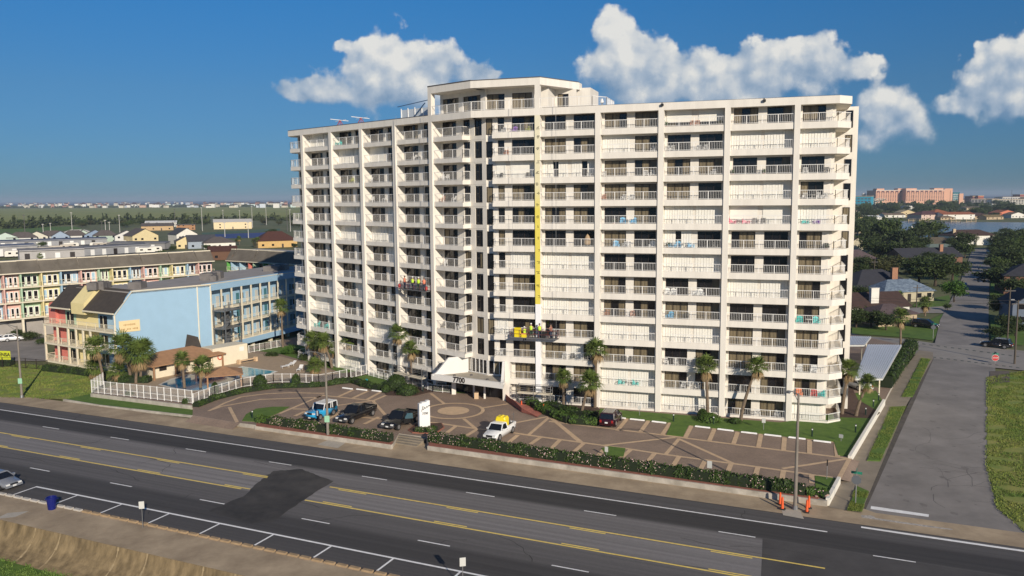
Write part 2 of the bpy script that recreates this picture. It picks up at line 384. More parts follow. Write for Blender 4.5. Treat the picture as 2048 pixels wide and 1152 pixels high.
# main road
sheet('road', [RF(-260, 47.75, 0), RF(140, 47.75, 0), RF(140, 71.1, 0), RF(-260, 71.1, 0)], -.5, m_road)
sheet('pavement', [RF(-260, 71.0, 0), RF(140, 71.0, 0), RF(140, 74.2, 0), RF(1, 74.2, 0), RF(-3, 76.8, 0), RF(-50, 76.8, 0), RF(-56, 74.6, 0), RF(-260, 74.6, 0)], -.47, m_walk)
sheet('dark_road_section', [G(1525, 1083, -.5), G(1522, 1152, -.5), RF(40, 53.9, 0), RF(60, 53.9, 0), RF(60, 65.0, 0), G(1525, 1077, -.5)][::1], -.496, M('dark_asphalt', (.075, .069, .065), .85, var=.22, scale=.5, detail=9))
pp = [G(u, v, -.49) for u, v in ((520, 961), (546, 942), (603, 938), (632, 950), (666, 962), (606, 1000), (546, 1044), (494, 1046), (430, 1026), (417, 1021), (487, 992))]
rg_ = []
for a, b in zip(pp, pp[1:]+pp[:1]):
    for k in range(7): q = a.lerp(b, k/7); rg_.append((q.x+rnd.uniform(-.11, .11), q.y+rnd.uniform(-.11, .11)))
sheet('road_patch', rg_, -.491, m_patch)
def cracks(n, seed, box, z, w=.035):
    r = random.Random(seed); mb = MB()
    for _ in range(n):
        s = r.uniform(*box[0]); d = r.uniform(*box[1]); a = r.choice([0, math.pi/2])+r.gauss(0, .25)
        for k in range(r.randint(4, 12)):
            a += r.gauss(0, .35); l = r.uniform(.5, 1.6); s2 = s+l*math.cos(a); d2 = d+l*math.sin(a)*.5
            if not (box[1][0] < d2 < box[1][1]): break
            n_ = Vector((-(d2-d), s2-s)).normalized()*w*r.uniform(.4, 1)
            mb.face([RF(s-n_.x, d-n_.y, z), RF(s2-n_.x, d2-n_.y, z), RF(s2+n_.x, d2+n_.y, z), RF(s+n_.x, d+n_.y, z)]); s, d = s2, d2
    return mb
struct('road_crack', cracks(46, 3, ((-110, 10), (48.5, 70.8)), -.4945), M('crack_sealant', (.022, .020, .018), .7))
ZM = -.485
for pts in (((634, 889), (655, 880), (693, 884), (676, 896)), ((1563, 1018), (1600, 1020), (1608, 1038), (1566, 1030))):
    sheet('concrete_pad', [G(u, v, -.46) for u, v in pts], -.464, M('pale_pad', (.46, .41, .33), .9, var=.12, scale=2))
sheet('concrete_pad', [G(u, v, -.45) for u, v in ((-10, 1038), (15, 1026), (58, 1022), (30, 1034))], -.449, M('pale_pad', (.46, .41, .33)))
def line(name, s0, s1, d, w, m, z=ZM):
    mb = MB(); mb.face([RF(s0, d-w/2, z), RF(s1, d-w/2, z), RF(s1, d+w/2, z), RF(s0, d+w/2, z)]); return struct(name, mb, m)
line('road_edge_line', -240, -2.6, 68.4, .19, m_white)
line('parking_line', -72.4, 60, 50.5, .22, m_white)
for d0, inn in ((61.35, -.3), (57.65, .3)):
    for a, b in ((-240, -53.7), (-46.3, -2.4)): line('yellow_centre_line', a, b, d0, .19, m_yel)
mb = MB()
for k in range(-12, 9):
    for s0, d0 in ((-91.1+11.5*k+0, 61.35-.3), (-78.9+11.45*k, 57.65+.3)):
        if -55.5 < s0 < -46.3 or s0 > -5: continue
        mb.face([RF(s0, d0-.08, ZM), RF(s0+3.1, d0-.08, ZM), RF(s0+3.1, d0+.08, ZM), RF(s0, d0+.08, ZM)])
struct('yellow_dash_marking', mb, m_yel)
mb = MB()
for k in range(-12, 9):
    for s0, d0 in ((-91.2+11.5*k+46, 65.05), (-78.4+11.43*k+46, 54.05)):
        mb.face([RF(s0, d0-.07, ZM), RF(s0+2.9, d0-.07, ZM), RF(s0+2.9, d0+.07, ZM), RF(s0, d0+.07, ZM)])
struct('lane_dash_marking', mb, m_white)
mb = MB()
for k in range(-1, 14):
    s0 = -72.3+5.7*k
    mb.face([RF(s0-.09, 48.2, ZM+.002), RF(s0+.09, 48.2, ZM+.002), RF(s0+.09, 50.42, ZM+.002), RF(s0-.09, 50.42, ZM+.002)])
struct('stall_tick_marking', mb, m_white)
# kerb blocks between the parking lane and the seawall walk
kb = MB(); kb.box(0, .90, 0, .34, 0, .13)
for i in range(4): kb.v[4+i] = (kb.v[4+i][0]*.96+.02, .03+kb.v[4+i][1]*.85, .15)
mk = [M('pale_kerb', (.50, .46, .40), .9, var=.15, scale=2), M('tan_kerb', (.36, .25, .14), .9, var=.2, scale=2)]
kmesh = None
for k in range(-6, 58):
    s0 = -72.6+1.12*k
    first = kb.build('kerb_block', None, mk[0 if s0 < -63.2 else 1]) if k in (-6, 9) or kmesh is None else None
    if first is None:
        first = kmesh.copy(); sc.collection.objects.link(first)
    kmesh = first
    if s0 >= -63.2 and first.data.materials[0] != mk[1] and k == 9: pass
    x, y, z = RF(s0, 47.62, -.47); first.location = (x, y, z); first.rotation_euler = (0, 0, -RAD(23.95))
    tag(first, 'pale concrete kerb block near the grey car at the parking lane' if s0 < -63.2 else 'tan concrete kerb block edging the white-lined parking lane', 'kerb block', 'kerb blocks along the parking lane')
# side street, crossing street
zs = -.48
sheet('side_street', [G(u, v, zs) for u, v in ((1722, 1036), (1731, 1018), (1868, 716), (1990, 722), (1992, 770), (1992, 930), (2000, 975), (2015, 1010), (2060, 1050), (2120, 1090), (2130, 1108), (1740, 1050))], zs, m_street)
sheet('side_street_far', [G(u, v, zs) for u, v in ((1868, 694), (1880, 640), (1920, 566), (1945, 497), (1985, 497), (1979, 560), (1977, 640), (1978, 700))], zs+.005, m_street)
sheet('cross_street', [G(u, v, zs) for u, v in ((1650, 668), (1810, 678), (1864, 686), (1980, 694), (2060, 703), (2200, 722), (2200, 765), (2048, 741), (1985, 735), (1862, 716), (1820, 708), (1650, 697))], zs+.010, m_street2)
gm = M('faded_green_marking', (.07, .085, .075), .9)
mb = MB()
for k in range(15):
    for (ua, va, ub, vb) in ((1838, 704.5, 2046, 730), (1830, 680, 2046, 708)):
        t = k/15; u = ua+(ub-ua)*t; v = va+(vb-va)*t
        a = G(u, v, 0); b = G(u+6.5, v+.9, 0); c = G(u+7, v+2.3, 0); d = G(u+.5, v+1.5, 0)
        mb.face([(p.x, p.y, zs+.016) for p in (a, d, c, b)][::-1])
struct('crossing_dash_marking', mb, gm)
sheet('stop_bar', [G(u, v, zs) for u, v in ((1742, 1012), (1858, 1029), (1857, 1034), (1741, 1018))], zs+.008, m_white)
sheet('crosswalk_line', [G(u, v, -.46) for u, v in ((1722, 1052.5), (1800, 1064), (2060, 1102), (2060, 1105.5), (1800, 1067.5), (1722, 1055.5))], -.462, m_white)
sheet('worn_white_marking', [G(u, v, -.46) for u, v in ((1722, 1030), (1745, 1031), (1752, 1036), (1850, 1050), (1905, 1058), (1905, 1060), (1850, 1053.5), (1750, 1039), (1724, 1035))], -.4625, M('worn_paint', (.42, .38, .33), .9, var=.4, scale=4))
sheet('street_gutter', [G(u, v, zs) for u, v in ((1731, 1020), (1868, 716), (1861, 716), (1800, 842), (1760, 922), (1722, 1020))], zs+.004, M('stained_gutter', (.10, .085, .068), .95, var=.3, scale=1))
sheet('side_walk', [G(u, v, -.44) for u, v in ((1657, 1014), (1697, 916), (1768, 806), (1800, 748), (1838, 700), (1866, 704), (1866, 718), (1812, 812), (1765, 924), (1722, 1026))], -.445, m_conc)
for i, pts in enumerate((((1783.4, 813.7), (1811, 812.5), (1785, 868), (1760.5, 922), (1734, 921)), ((1844, 716), (1860.5, 718), (1825, 793), (1804, 793)), ((1713, 972), (1737.6, 982.5), (1723, 1022), (1696, 1020)))):
    mb = MB(); mb.prism([tuple(G(u, v, -.4)) for u, v in pts], -.5, -.37, 0); o = struct('verge', mb, m_grass)
r_ = random.Random(12); mb = MB()
for _ in range(20):          # cracks and seams in the side street
    u, v = r_.uniform(1780, 1960), r_.uniform(740, 1010); p = G(u, v, 0); a = r_.choice([RAD(60), RAD(-26)])+r_.gauss(0, .2); x, y = p.x, p.y
    for k in range(r_.randint(4, 10)):
        a += r_.gauss(0, .3); l = r_.uniform(.5, 1.5); x2, y2 = x+l*math.cos(a), y+l*math.sin(a); n_ = Vector((-(y2-y), x2-x)).normalized()*r_.uniform(.012, .035)
        mb.face([(x-n_.x, y-n_.y, zs+.004), (x2-n_.x, y2-n_.y, zs+.004), (x2+n_.x, y2+n_.y, zs+.004), (x+n_.x, y+n_.y, zs+.004)]); x, y = x2, y2
struct('street_crack', mb, M('dark_street_crack', (.105, .094, .084), .9))
mb = MB()
for _ in range(40):          # oil spots and stains
    u, v = r_.uniform(1770, 1965), r_.uniform(730, 1020); p = G(u, v, 0); q = r_.uniform(.08, .5)
    mb.face([(p.x+q*r_.uniform(.6, 1.2)*math.cos(k*math.pi/5)*.7, p.y+q*r_.uniform(.6, 1.2)*math.sin(k*math.pi/5), zs+.0025) for k in range(10)])
struct('street_stain', mb, M('oil_stain', (.185, .167, .150), .9, var=.2, scale=3))
def tufts(name, label, poly, n, m, z, seed, h=(.05, .2), w=(.02, .07)):
    r = random.Random(seed); P = [G(u, v, z) for u, v in poly]; mb = MB(); xs = [p.x for p in P]; ys = [p.y for p in P]; k = 0
    def inside(x, y):
        c = False
        for a, b in zip(P, P[1:]+P[:1]):
            if (a.y > y) != (b.y > y) and x < (b.x-a.x)*(y-a.y)/(b.y-a.y)+a.x: c = not c
        return c
    while k < n:
        x, y = r.uniform(min(xs), max(xs)), r.uniform(min(ys), max(ys))
        if not inside(x, y): continue
        k += 1
        if math.sin(x*.9+1.3*math.sin(y*.7))*math.sin(y*1.1) > .55: continue
        a = r.uniform(0, 6.28); ww = r.uniform(*w); mb.face([(x-ww*math.cos(a), y-ww*math.sin(a), z), (x+ww*math.cos(a), y+ww*math.sin(a), z), (x+r.uniform(-.08, .08), y+r.uniform(-.08, .08), z+r.uniform(*h))])
    tag(mb.build(name, None, m), label, kind='stuff')
m_tuft = M('grass_blades', (.06, .14, .012), .8, scale=.5, col2=(.24, .25, .05), detail=8)
tufts('grass_tufts', 'rough grass on the open lot at the right', [(1972, 755), (2050, 742), (2100, 790), (2100, 1085), (2048, 1064), (1993, 1018), (1970, 930)], 26000, m_tuft, -.45, 1)
tufts('grass_tufts', 'rough grass on the lawn left of the pool fence', [(-20, 728), (60, 729), (150, 738), (235, 740), (186, 786), (128, 801), (50, 796), (-20, 795)], 16000, m_tuft, -.45, 2)
for k, q in enumerate((((1780, 813.7), (1813, 812.5), (1762, 924), (1731, 922)), ((1842, 715), (1862, 718), (1826, 795), (1802, 794)), ((1712, 971), (1739, 982), (1724, 1024), (1694, 1021)))):
    tufts('grass_tufts', 'short grass on a pavement verge of the side street', q, 3500, m_tuft, -.37, 3+k, (.04, .12), (.02, .05))
# cleared lawn at the right and beyond the crossing
sheet('lawn_right', [G(u, v, -.44) for u, v in ((1976, 762), (2048, 744), (2250, 772), (2400, 1120), (2150, 1085), (2048, 1060), (1995, 1015), (1974, 930))], -.45, m_dry)
sheet('driveway_right', [G(u, v, -.44) for u, v in ((1980, 742), (2018, 742), (2020, 764), (1980, 768))], -.44, M('old_driveway', (.13, .105, .082), .95, var=.2, scale=1))
for pts in (((1704, 655), (1840, 648), (1890, 625), (1881, 655), (1867, 681), (1818, 675), (1704, 667)), ((1835, 602), (1898, 590), (1903, 605), (1896, 612), (1850, 617), (1825, 612)), ((1982, 560), (2048, 555), (2048, 600), (1980, 600)), ((1981, 640), (2048, 640), (2048, 690), (1982, 688)), ((1905, 545), (1930, 520), (1920, 545), (1905, 585))):
    sheet('house_lawn', [G(u, v, -.5) for u, v in pts], -.52, m_grass)
sheet('house_drive', [G(u, v, -.5) for u, v in ((1815, 616), (1895, 612), (1893, 626), (1818, 626))], -.515, m_street2)
sheet('lawn_left', [G(u, v, -.45) for u, v in ((-120, 730), (-20, 724), (60, 728), (150, 738), (235, 738), (186, 783), (180, 790), (128, 799), (50, 794), (-120, 792))], -.45, m_dry)
sheet('hotel_car_park', [G(u, v, -.5) for u, v in ((-150, 665), (90, 668), (93, 722), (-150, 722))], -.5, m_street)
sheet('grass_strip', [G(u, v, -.43) for u, v in ((128, 799), (183, 787), (300, 801), (386, 813), (392, 831), (330, 826), (200, 811))], -.435, m_grass)
# ------------------------------------------------ the raised lot
lot = [(183, 787), (386, 812), (385, 831), (480, 846), (512, 850), (785, 889), (798, 867), (852, 874), (857, 891), (1100, 924.7), (1655, 1001), (1678, 958), (1699, 917), (1768, 803)]
lp = [G(u, v, 0) for u, v in lot]; LP = [(p.x, p.y) for p in lp]+[(70, 141), (60, 178), (-30, 178), (-46, 150)]
mb = MB(); mb.prism(LP, -.62, 0, 0)
for i, f in enumerate(mb.f):
    if i == 1: mb.m[i] = 1
o = mb.build('lot_paving', None, [m_wallc, m_pav]); tag(o, kind='structure')
def ramp(a, b, out, name, m):
    p, q = G(*a, 0), G(*b, 0); r = Vector((-RF.n[0], -RF.n[1], 0))*out
    mb = MB(); mb.face([(p.x, p.y, -.004), (p.x+r.x, p.y+r.y, -.465), (q.x+r.x, q.y+r.y, -.465), (q.x, q.y, -.004)]); struct(name, mb, m)
ramp((386, 831), (480, 846), 1.3, 'drive_ramp', m_pav)
p, q = G(1699, 917, 0), G(1678, 958, 0); mb = MB()
e = Vector((1.25, .45, 0)); mb.face([(q.x, q.y, -.004), (q.x+e.x, q.y+e.y, -.44), (p.x+e.x, p.y+e.y, -.44), (p.x, p.y, -.004)]); struct('drive_ramp', mb, m_pav)
p, q = G(797, 867, 0), G(853, 875, 0)
mb = MB()
for k in range(4):
    a = Vector((-RF.n[0], -RF.n[1], 0))*(.55*k); b = Vector((-RF.n[0], -RF.n[1], 0))*(.55*(k+1))
    mb.prism([(p+a)[:2], (q+a)[:2], (q+b)[:2], (p+b)[:2]], -.6, -.06-.1*k)
struct('entrance_steps', mb, m_conc)
BZ = [.006]
def band(pts, w=.42, m=None, closed=False):
    P = [G(u, v, 0) for u, v in pts]; mb = MB()
    BZ[0] += .0006; z = BZ[0]
    for a, b in zip(P, P[1:]):
        d = (b-a); d.z = 0; d.normalize(); n = Vector((-d.y, d.x, 0))*w/2; a2 = a-d*w*.3; b2 = b+d*w*.3
        mb.face([(q.x, q.y, z) for q in (a2-n, b2-n, b2+n, a2+n)]); z += .0002
    struct('paving_band', mb, m or m_band)
for pts in [((862, 787), (888, 807)), ((965, 815.8), (1015, 808)), ((1023, 847), (1097, 833)), ((1099, 834), (1057, 870)), ((1099, 834), (1159, 884)),
            ((873, 846), (950, 857), (1022, 865), (1058, 870.5), (1100, 876.4), (1251, 897), (1322, 908), (1516, 934), (1628, 950), (1678, 957)),
            ((1100, 843), (1135, 847.4), (1326, 870), (1377, 877), (1516, 895), (1699, 917)), ((1106, 838), (1165, 886)), ((1206, 891), (1348, 875)), ((1358, 878), (1332, 908)), ((1358, 878), (1464, 926)),
            ((1567, 937), (1699, 917)), ((1699, 917), (1677, 958)), ((928, 838), (951, 857)),
            ((459, 815), (474, 844)), ((420, 821), (443, 813), (522, 799), (634, 795), (646, 791)), ((560, 827), (646, 790)), ((646, 791), (746, 801.5)), ((588, 818), (640, 819)), ((675, 811), (746, 801.5)), ((746, 802), (771, 830.5)),
            ((418, 822), (450, 806), (482, 794), (530, 788), (583, 785.5), (647, 787)), ((746, 802), (774, 790)), ((640, 819), (700, 822)), ((700, 833), (760, 838), (873, 846)),
            ((1400, 849), (1670, 885))]:
    band(pts)
for a, b in [((1119, 881), (1103, 897)), ((1166, 888), (1150, 902)), ((1213, 894), (1195, 913)), ((1261, 900), (1245, 914)), ((1309, 907), (1296, 923)), ((1358, 913), (1347, 931)), ((1411, 920), (1402, 937)), ((1463, 926), (1455, 945)),
             ((1516, 934), (1511, 951)), ((1567, 941), (1564, 957)), ((1623, 950), (1624, 966)), ((1035, 871), (1019, 884)), ((1079, 876), (1062, 888)), ((954, 859), (934, 871)), ((911, 853), (895, 865)),
             ((1254, 838), (1235, 861)), ((1297, 842), (1281, 864)), ((1341, 846), (1325, 869)), ((1383, 852), (1371, 875)), ((1429, 858), (1419, 881)), ((1475, 865), (1467, 888)), ((1522, 869), (1517, 894)), ((1569, 876), (1567, 900)), ((1619, 881), (1619, 907)), ((1672, 886), (1675, 913)),
             ((705, 781), (677, 793.6)), ((735, 783), (707, 796)), ((761, 785), (735, 799)), ((608, 824), (591, 832)), ((680, 826), (655, 839)), ((756, 835), (730, 848))]:
    band((a, b), .5)
cc = G(906.7, 822, 0); mb = MB()
mb.disc((cc.x, cc.y, .047), 2.0, 40)
for k in range(48):
    a0 = k*math.pi/24; a1 = (k+1)*math.pi/24
    mb.face([(cc.x+r*math.cos(a), cc.y+r*math.sin(a), .047) for r, a in ((3.5, a0), (3.95, a0), (3.95, a1), (3.5, a1))])
struct('paving_circle', mb, m_band)
def island(pts, m, h=.07, name='lawn', edge=None):
    P = [G(u, v, 0) for u, v in pts]; mb = MB(); mb.prism([(p.x, p.y) for p in P], .001, h); struct(name, mb, m)
    if edge:
        c = sum(P, Vector())/len(P); mb = MB(); mb.prism([((p.x-c.x)*1.06+c.x, (p.y-c.y)*1.06+c.y) for p in P], .001, h-.02); struct('brick_edging', mb, edge)
island([(1200, 818), (1196, 835), (1242, 836), (1343, 846), (1333, 870), (1366, 873), (1377, 851), (1668, 884), (1677, 911), (1697, 913), (1766, 804), (1752, 782), (1690, 790), (1690, 825), (1560, 846)], m_grass)
island([(1012, 801), (1060, 808), (1085, 829), (1140, 849), (1196, 850), (1208, 838), (1196, 815), (1100, 795)], m_dirt, .06, 'planting_bed')
island([(385, 815), (420, 801), (490, 786), (560, 776.5), (640, 774.5), (672, 770), (745, 754), (745, 740), (640, 752), (480, 768), (386, 798)], m_dirt, .06, 'planting_bed')
island([(744, 757), (765, 780), (772, 791), (830, 792), (862, 784), (905, 786), (905, 770), (860, 760), (800, 745), (735, 745)], m_dirt, .06, 'planting_bed')
island([(690, 760), (742, 774), (790, 770), (800, 752), (735, 750)], m_grass, .085)
island([(868, 783), (904, 785), (930, 787), (925, 780), (870, 776)], m_grass, .08)
island([(484, 842), (492, 829), (512, 818), (545, 814), (579, 814), (565, 822), (518, 844)], m_grass, .05)
island([(818, 861), (832, 850), (882, 848), (887, 856), (870, 868), (826, 866)], m_dirt, .14, 'planting_bed', m_brick)
island([(1203, 897), (1217, 893), (1251, 897), (1247, 914), (1212, 911)], m_grass, .05)
island([(1630, 952), (1677, 958), (1660, 1000), (1632, 990)], m_grass, .05)
island([(1660, 770), (1700, 768), (1716, 800), (1760, 826), (1745, 838), (1700, 836), (1668, 836)], m_dirt, .075, 'planting_bed')
for pts in (((514, 845), (786, 884), (783, 890), (512, 852)), ((858, 884), (1100, 918), (1640, 992), (1636, 999), (1100, 925), (857, 892))):
    island(pts, m_brick, .05, 'planting_bed')
sheet('pool_deck', [G(u, v, 0) for u, v in ((190, 783), (386, 806), (560, 766), (700, 754), (640, 735), (560, 712), (500, 705), (430, 730), (300, 745))], .008, M('deck_pavers', (.40, .30, .20), .9, var=.1, scale=1.5))
sheet('hotel_garden', [G(u, v, 0) for u, v in ((560, 708), (640, 730), (700, 752), (760, 742), (680, 700), (590, 690), (500, 700))], .014, m_grass)
# retaining walls of the lot
def wall(name, label, pts, w, z0, z1, m, off=0.0, gz=0.0):
    P = [G(u, v, gz) for u, v in pts]; o = thing(name, label, 'wall', (P[0].x, P[0].y, z0)); mb = MB()
    for a, b in zip(P, P[1:]):
        d = (b-a).normalized(); n = Vector((d.y, -d.x, 0))
        mb.prism([(a+n*(off-w/2))[:2], (b+n*(off-w/2))[:2], (b+n*(off+w/2))[:2], (a+n*(off+w/2))[:2]], z0, z1)
    mb.build('masonry', o, m); return o
wall('retaining_wall', 'low weathered concrete wall under the long flowering hedge', [(857, 891), (1100, 924.7), (1655, 1001)], .3, -.6, .03, m_wallc, .1)
wall('retaining_wall', 'low weathered concrete wall in front of the parked blue jeep', [(512, 850), (785, 889)], .3, -.6, .03, m_wallc, .1)
wall('garden_wall', 'low white painted wall beside the corner planting at the side street', [(1655, 1001), (1678, 958)], .3, -.6, .22, m_wpaint)
wall('garden_wall', 'long white painted wall between the lawn and the side pavement', [(1699, 917), (1768, 803)], .3, -.6, .30, m_wpaint)
wall('retaining_wall', 'stained grey concrete wall under the white pool fence', [(183, 787), (386, 812)], .25, -.6, .05, m_wallc, .05)
wall('kerb_wall', 'low concrete kerb in front of the pool grass strip', [(127, 800), (200, 812), (330, 827), (385, 833)], .2, -.6, -.3, m_wallc, 0, -.45)
# ================================================================ apartment tower
SW = 7.7146; ST = 2.9; FT = .65; ROOF = 37.74; FB = 36.87
TR = frame((3.00737, 104.12304), RAD(17.9406)); TL = frame((-11.19311, 112.33343), RAD(42.6343))
DR, DL = 1.25, 1.7
m_stucco = M('cream_stucco', (.77, .72, .635), .85, var=.085, scale=.7, bump=.1, bscale=8, detail=9, stretch=(1.6, 1.6, .28))
m_stucco2 = M('cream_stucco_wall', (.75, .70, .615), .85, var=.09, scale=.8, detail=9, stretch=(1.6, 1.6, .22))
m_rail = M('white_railing_paint', (.80, .78, .74), .5)
m_frame = M('bronze_frame', (.030, .022, .018), .4)
m_glass = M('dark_glass', (.010, .010, .012), .06, var=.5, scale=.7, spec=.6)
m_curt = M('tan_curtain', (.165, .132, .08), .35, var=.25, scale=1.1, spec=.5, stretch=(2.5, 2.5, .25))
m_shut = M('white_shutter', (.80, .775, .70), .55, var=.04, scale=1)
m_roof = M('roof_membrane', (.28, .27, .26), .9, var=.15, scale=.5)
m_cap = M('dark_roof_edge', (.10, .09, .085), .6)
tower = thing('apartment_tower', 'tall cream apartment tower with rows of balconies and a penthouse on top', 'apartment tower', (3, 110, 0))
class Sink:
    """one mesh per part; past 100 of one name the rest go into one shared part"""
    cnt = {}; rest = {}
    @staticmethod
    def new(name, mats):
        c = Sink.cnt.get(name, 0)+1; Sink.cnt[name] = c
        if c <= 100: return MB(), True
        if name not in Sink.rest: Sink.rest[name] = (MB(), mats)
        return Sink.rest[name][0], False
    @staticmethod
    def done(mb, fresh, name, parent, mats):
        if fresh: return mb.build(name, parent, mats)
def railing(mb, T, pts, z, h=1.0, step=.19, post=1.65, pw=.021):
    """pts in frame coordinates; z is the kerb top; simple bars are open prisms"""
    for (s0, d0), (s1, d1) in zip(pts, pts[1:]):
        L = math.hypot(s1-s0, d1-d0)
        if L < .2: continue
        A = Vector(T(s0, d0, 0)); B = Vector(T(s1, d1, 0)); D = (B-A)/L
        for zz, w in ((z+h, .06), (z+.09, .045)):
            mb.beam(A+Vector((0, 0, zz)), B+Vector((0, 0, zz)), w)
        n = max(1, round(L/post))
        for i in range(n+1):
            p = A+D*(L*i/n); mb.beam(p+Vector((0, 0, z)), p+Vector((0, 0, z+h)), .055)
        k = int(L/step)
        for i in range(1, k):
            p = A+D*(L*i/k); mb.beam(p+Vector((0, 0, z+.09)), p+Vector((0, 0, z+h)), pw)
GM = [m_frame, m_glass, m_curt]
rw = random.Random(11)
def glass_door(parent, T, s0, s1, z0, z1, d, code, name='glass_door'):
    mb, fresh = Sink.new(name, GM)
    w = .07
    mb.box(s0, s1, d, d+.10, z1-w, z1, 0, T); mb.box(s0, s1, d, d+.10, z0, z0+.06, 0, T)
    n = max(1, round((s1-s0)/.82)); 
    for i in range(n+1):
        c = s0+(s1-s0)*i/n; ww = w if (i in (0, n) or i % 2 == 0) else .045
        a = min(max(c-ww/2, s0), s1-ww); mb.box(a, a+ww, d, d+.10, z0+.06, z1-w, 0, T)
    for i in range(n):
        a = s0+(s1-s0)*i/n; b = s0+(s1-s0)*(i+1)/n
        cur = {'T': rw.random() < .82, 'D': rw.random() < .10, 'H': i < n/2, 'N': i == 0 or i == n-1}.get(code, False)
        if cur:
            q = 5
            for j in range(q):
                x0 = a+(b-a)*j/q; x1 = a+(b-a)*(j+1)/q; da, db = (.05, .075) if j % 2 else (.075, .05)
                mb.face([T(x0, d+da, z0), T(x1, d+db, z0), T(x1, d+db, z1), T(x0, d+da, z1)], 2)
        else: mb.face([T(a, d+.06, z0), T(b, d+.06, z0), T(b, d+.06, z1), T(a, d+.06, z1)], 1)
    Sink.done(mb, fresh, name, parent, GM)
def shutter(parent, T, s0, s1, z0, z1, d, flat=False):
    mb, fresh = Sink.new('storm_shutter', m_shut)
    if flat:
        n = 12
        for i in range(n):
            a = z0+(z1-z0)*i/n; b = z0+(z1-z0)*(i+1)/n
            mb.face([T(s0, d, a), T(s1, d, a), T(s1, d-.02, b), T(s0, d-.02, b)])
            mb.face([T(s0, d-.02, b), T(s1, d-.02, b), T(s1, d, b), T(s0, d, b)])
    else:
        n = max(2, round((s1-s0)/.32)); w = (s1-s0)/n
        for i in range(n):
            a = s0+w*i; b = a+w-.035; dd = -.03 if i % 2 else 0.0
            mb.face([T(a, d+dd, z0), T(b, d+dd, z0), T(b, d+dd, z1), T(a, d+dd, z1)])
            for x, y in ((a, a), (b, b)): mb.face([T(x, d+dd, z0), T(x, d+.06, z0), T(x, d+.06, z1), T(x, d+dd, z1)])
            mb.face([T(b, d+.06, z0), T(a+w, d+.06, z0), T(a+w, d+.06, z1), T(b, d+.06, z1)])
    mb.box(s0, s1, d-.08, d+.04, z1, z1+.07, 0, T)
    Sink.done(mb, fresh, 'storm_shutter', parent, m_shut)
wallL = MB()
def bay_wall(T, d, s0, s1, k, opens):
    """wall of one storey between slab and slab with real openings"""
    z0 = ST*k-.1 if k else 0.0; z1 = ST*(k+1)-.6 if k < 12 else FB
    zh = ST*k+2.1
    xs = s0
    for a, b in opens:
        if a > xs+.01: wallL.box(xs, a, d, d+.35, z0, z1, 0, T)
        wallL.box(a, b, d, d+.35, zh, z1, 0, T); xs = b
    if s1 > xs+.01: wallL.box(xs, s1, d, d+.35, z0, z1, 0, T)
def openings(parent, T, d, k, opens, codes):
    z0 = ST*k-.1 if k else 0.05; zh = ST*k+2.1
    for (a, b), c in zip(opens, codes):
        if c == 'S': shutter(parent, T, a-.22, b+.42, z0, zh+.15, d-.06)
        elif c == 'W': shutter(parent, T, a-.2, b+.2, z0, zh+.15, d-.06, True)
        elif c == 'P':
            glass_door(parent, T, a, b, z0, zh, d+.12, 'D'); shutter(parent, T, a-.1, b+.1, z0+.75, zh+.15, d-.06, True)
        elif c == 'G':
            m = (a+b)/2; glass_door(parent, T, a, b, z0, zh, d+.12, 'D')
            shutter(parent, T, a-.2, m-.25, z0, zh+.15, d-.06); shutter(parent, T, m+.45, b+.3, z0, zh+.15, d-.06)
        elif c == 'J':
            m = (a+b)/2; glass_door(parent, T, a, b, z0, zh, d+.12, 'D'); shutter(parent, T, a-.2, m, z0, zh+.15, d-.06)
        else: glass_door(parent, T, a, b, z0, zh, d+.12, c)
stuff_b = MB(); stuff_r = MB(); NB = [0]
def balcony(T, poly, rail, k, d0=None):
    """slab with kerb lip and railing; poly in frame coordinates, front edge = rail path"""
    NB[0] += 1; fresh = NB[0] <= 100
    mb = MB() if fresh else stuff_b; mr = MB() if fresh else stuff_r
    if k:
        mb.prism(poly, ST*k-.6, ST*k-.1, 0, T)
        zl0, zl1 = ST*k-.1, ST*k+(.14 if T is TR else .0)
    else: zl0, zl1 = 0.0, .28
    for (a, b), (c, e) in zip(rail, rail[1:]):
        A = Vector((a, b)); B = Vector((c, e)); D = (B-A).normalized(); n = Vector((-D.y, D.x))*.14
        mb.prism([A, B, B+n, A+n], zl0, zl1, 0, T)
    inner = [(Vector(p)) for p in rail]
    mid = []
    for i, p in enumerate(inner):
        a = inner[max(i-1, 0)]; b = inner[min(i+1, len(inner)-1)]; D = (b-a).normalized(); mid.append(tuple(p+Vector((-D.y, D.x))*.07))
    railing(mr, T, mid, zl1, ST*k+1.12-zl1 if k else .84, pw=.021 if T is TR else .013)
    if not fresh: return None
    o = mb.build('balcony', tower, m_stucco); mr.build('railing', o, m_rail); return o
OP = [(.30, 3.05), (4.05, 6.75)]
RC_ = {0: 'DD TT GG TT TH DD SS SS SS TH TJ DT DD', 1: 'TT ST TT TT DH TD DD TT ND SS TT SS SS', 2: 'PP DD TT TD SS GD SS DD TT SS DD HT SS', 3: 'ND SS DD SS WW TD DD SS DD TT TT DD TT'}
REc = 'T S D D S T T T T T H N S'.split()
fins = MB()
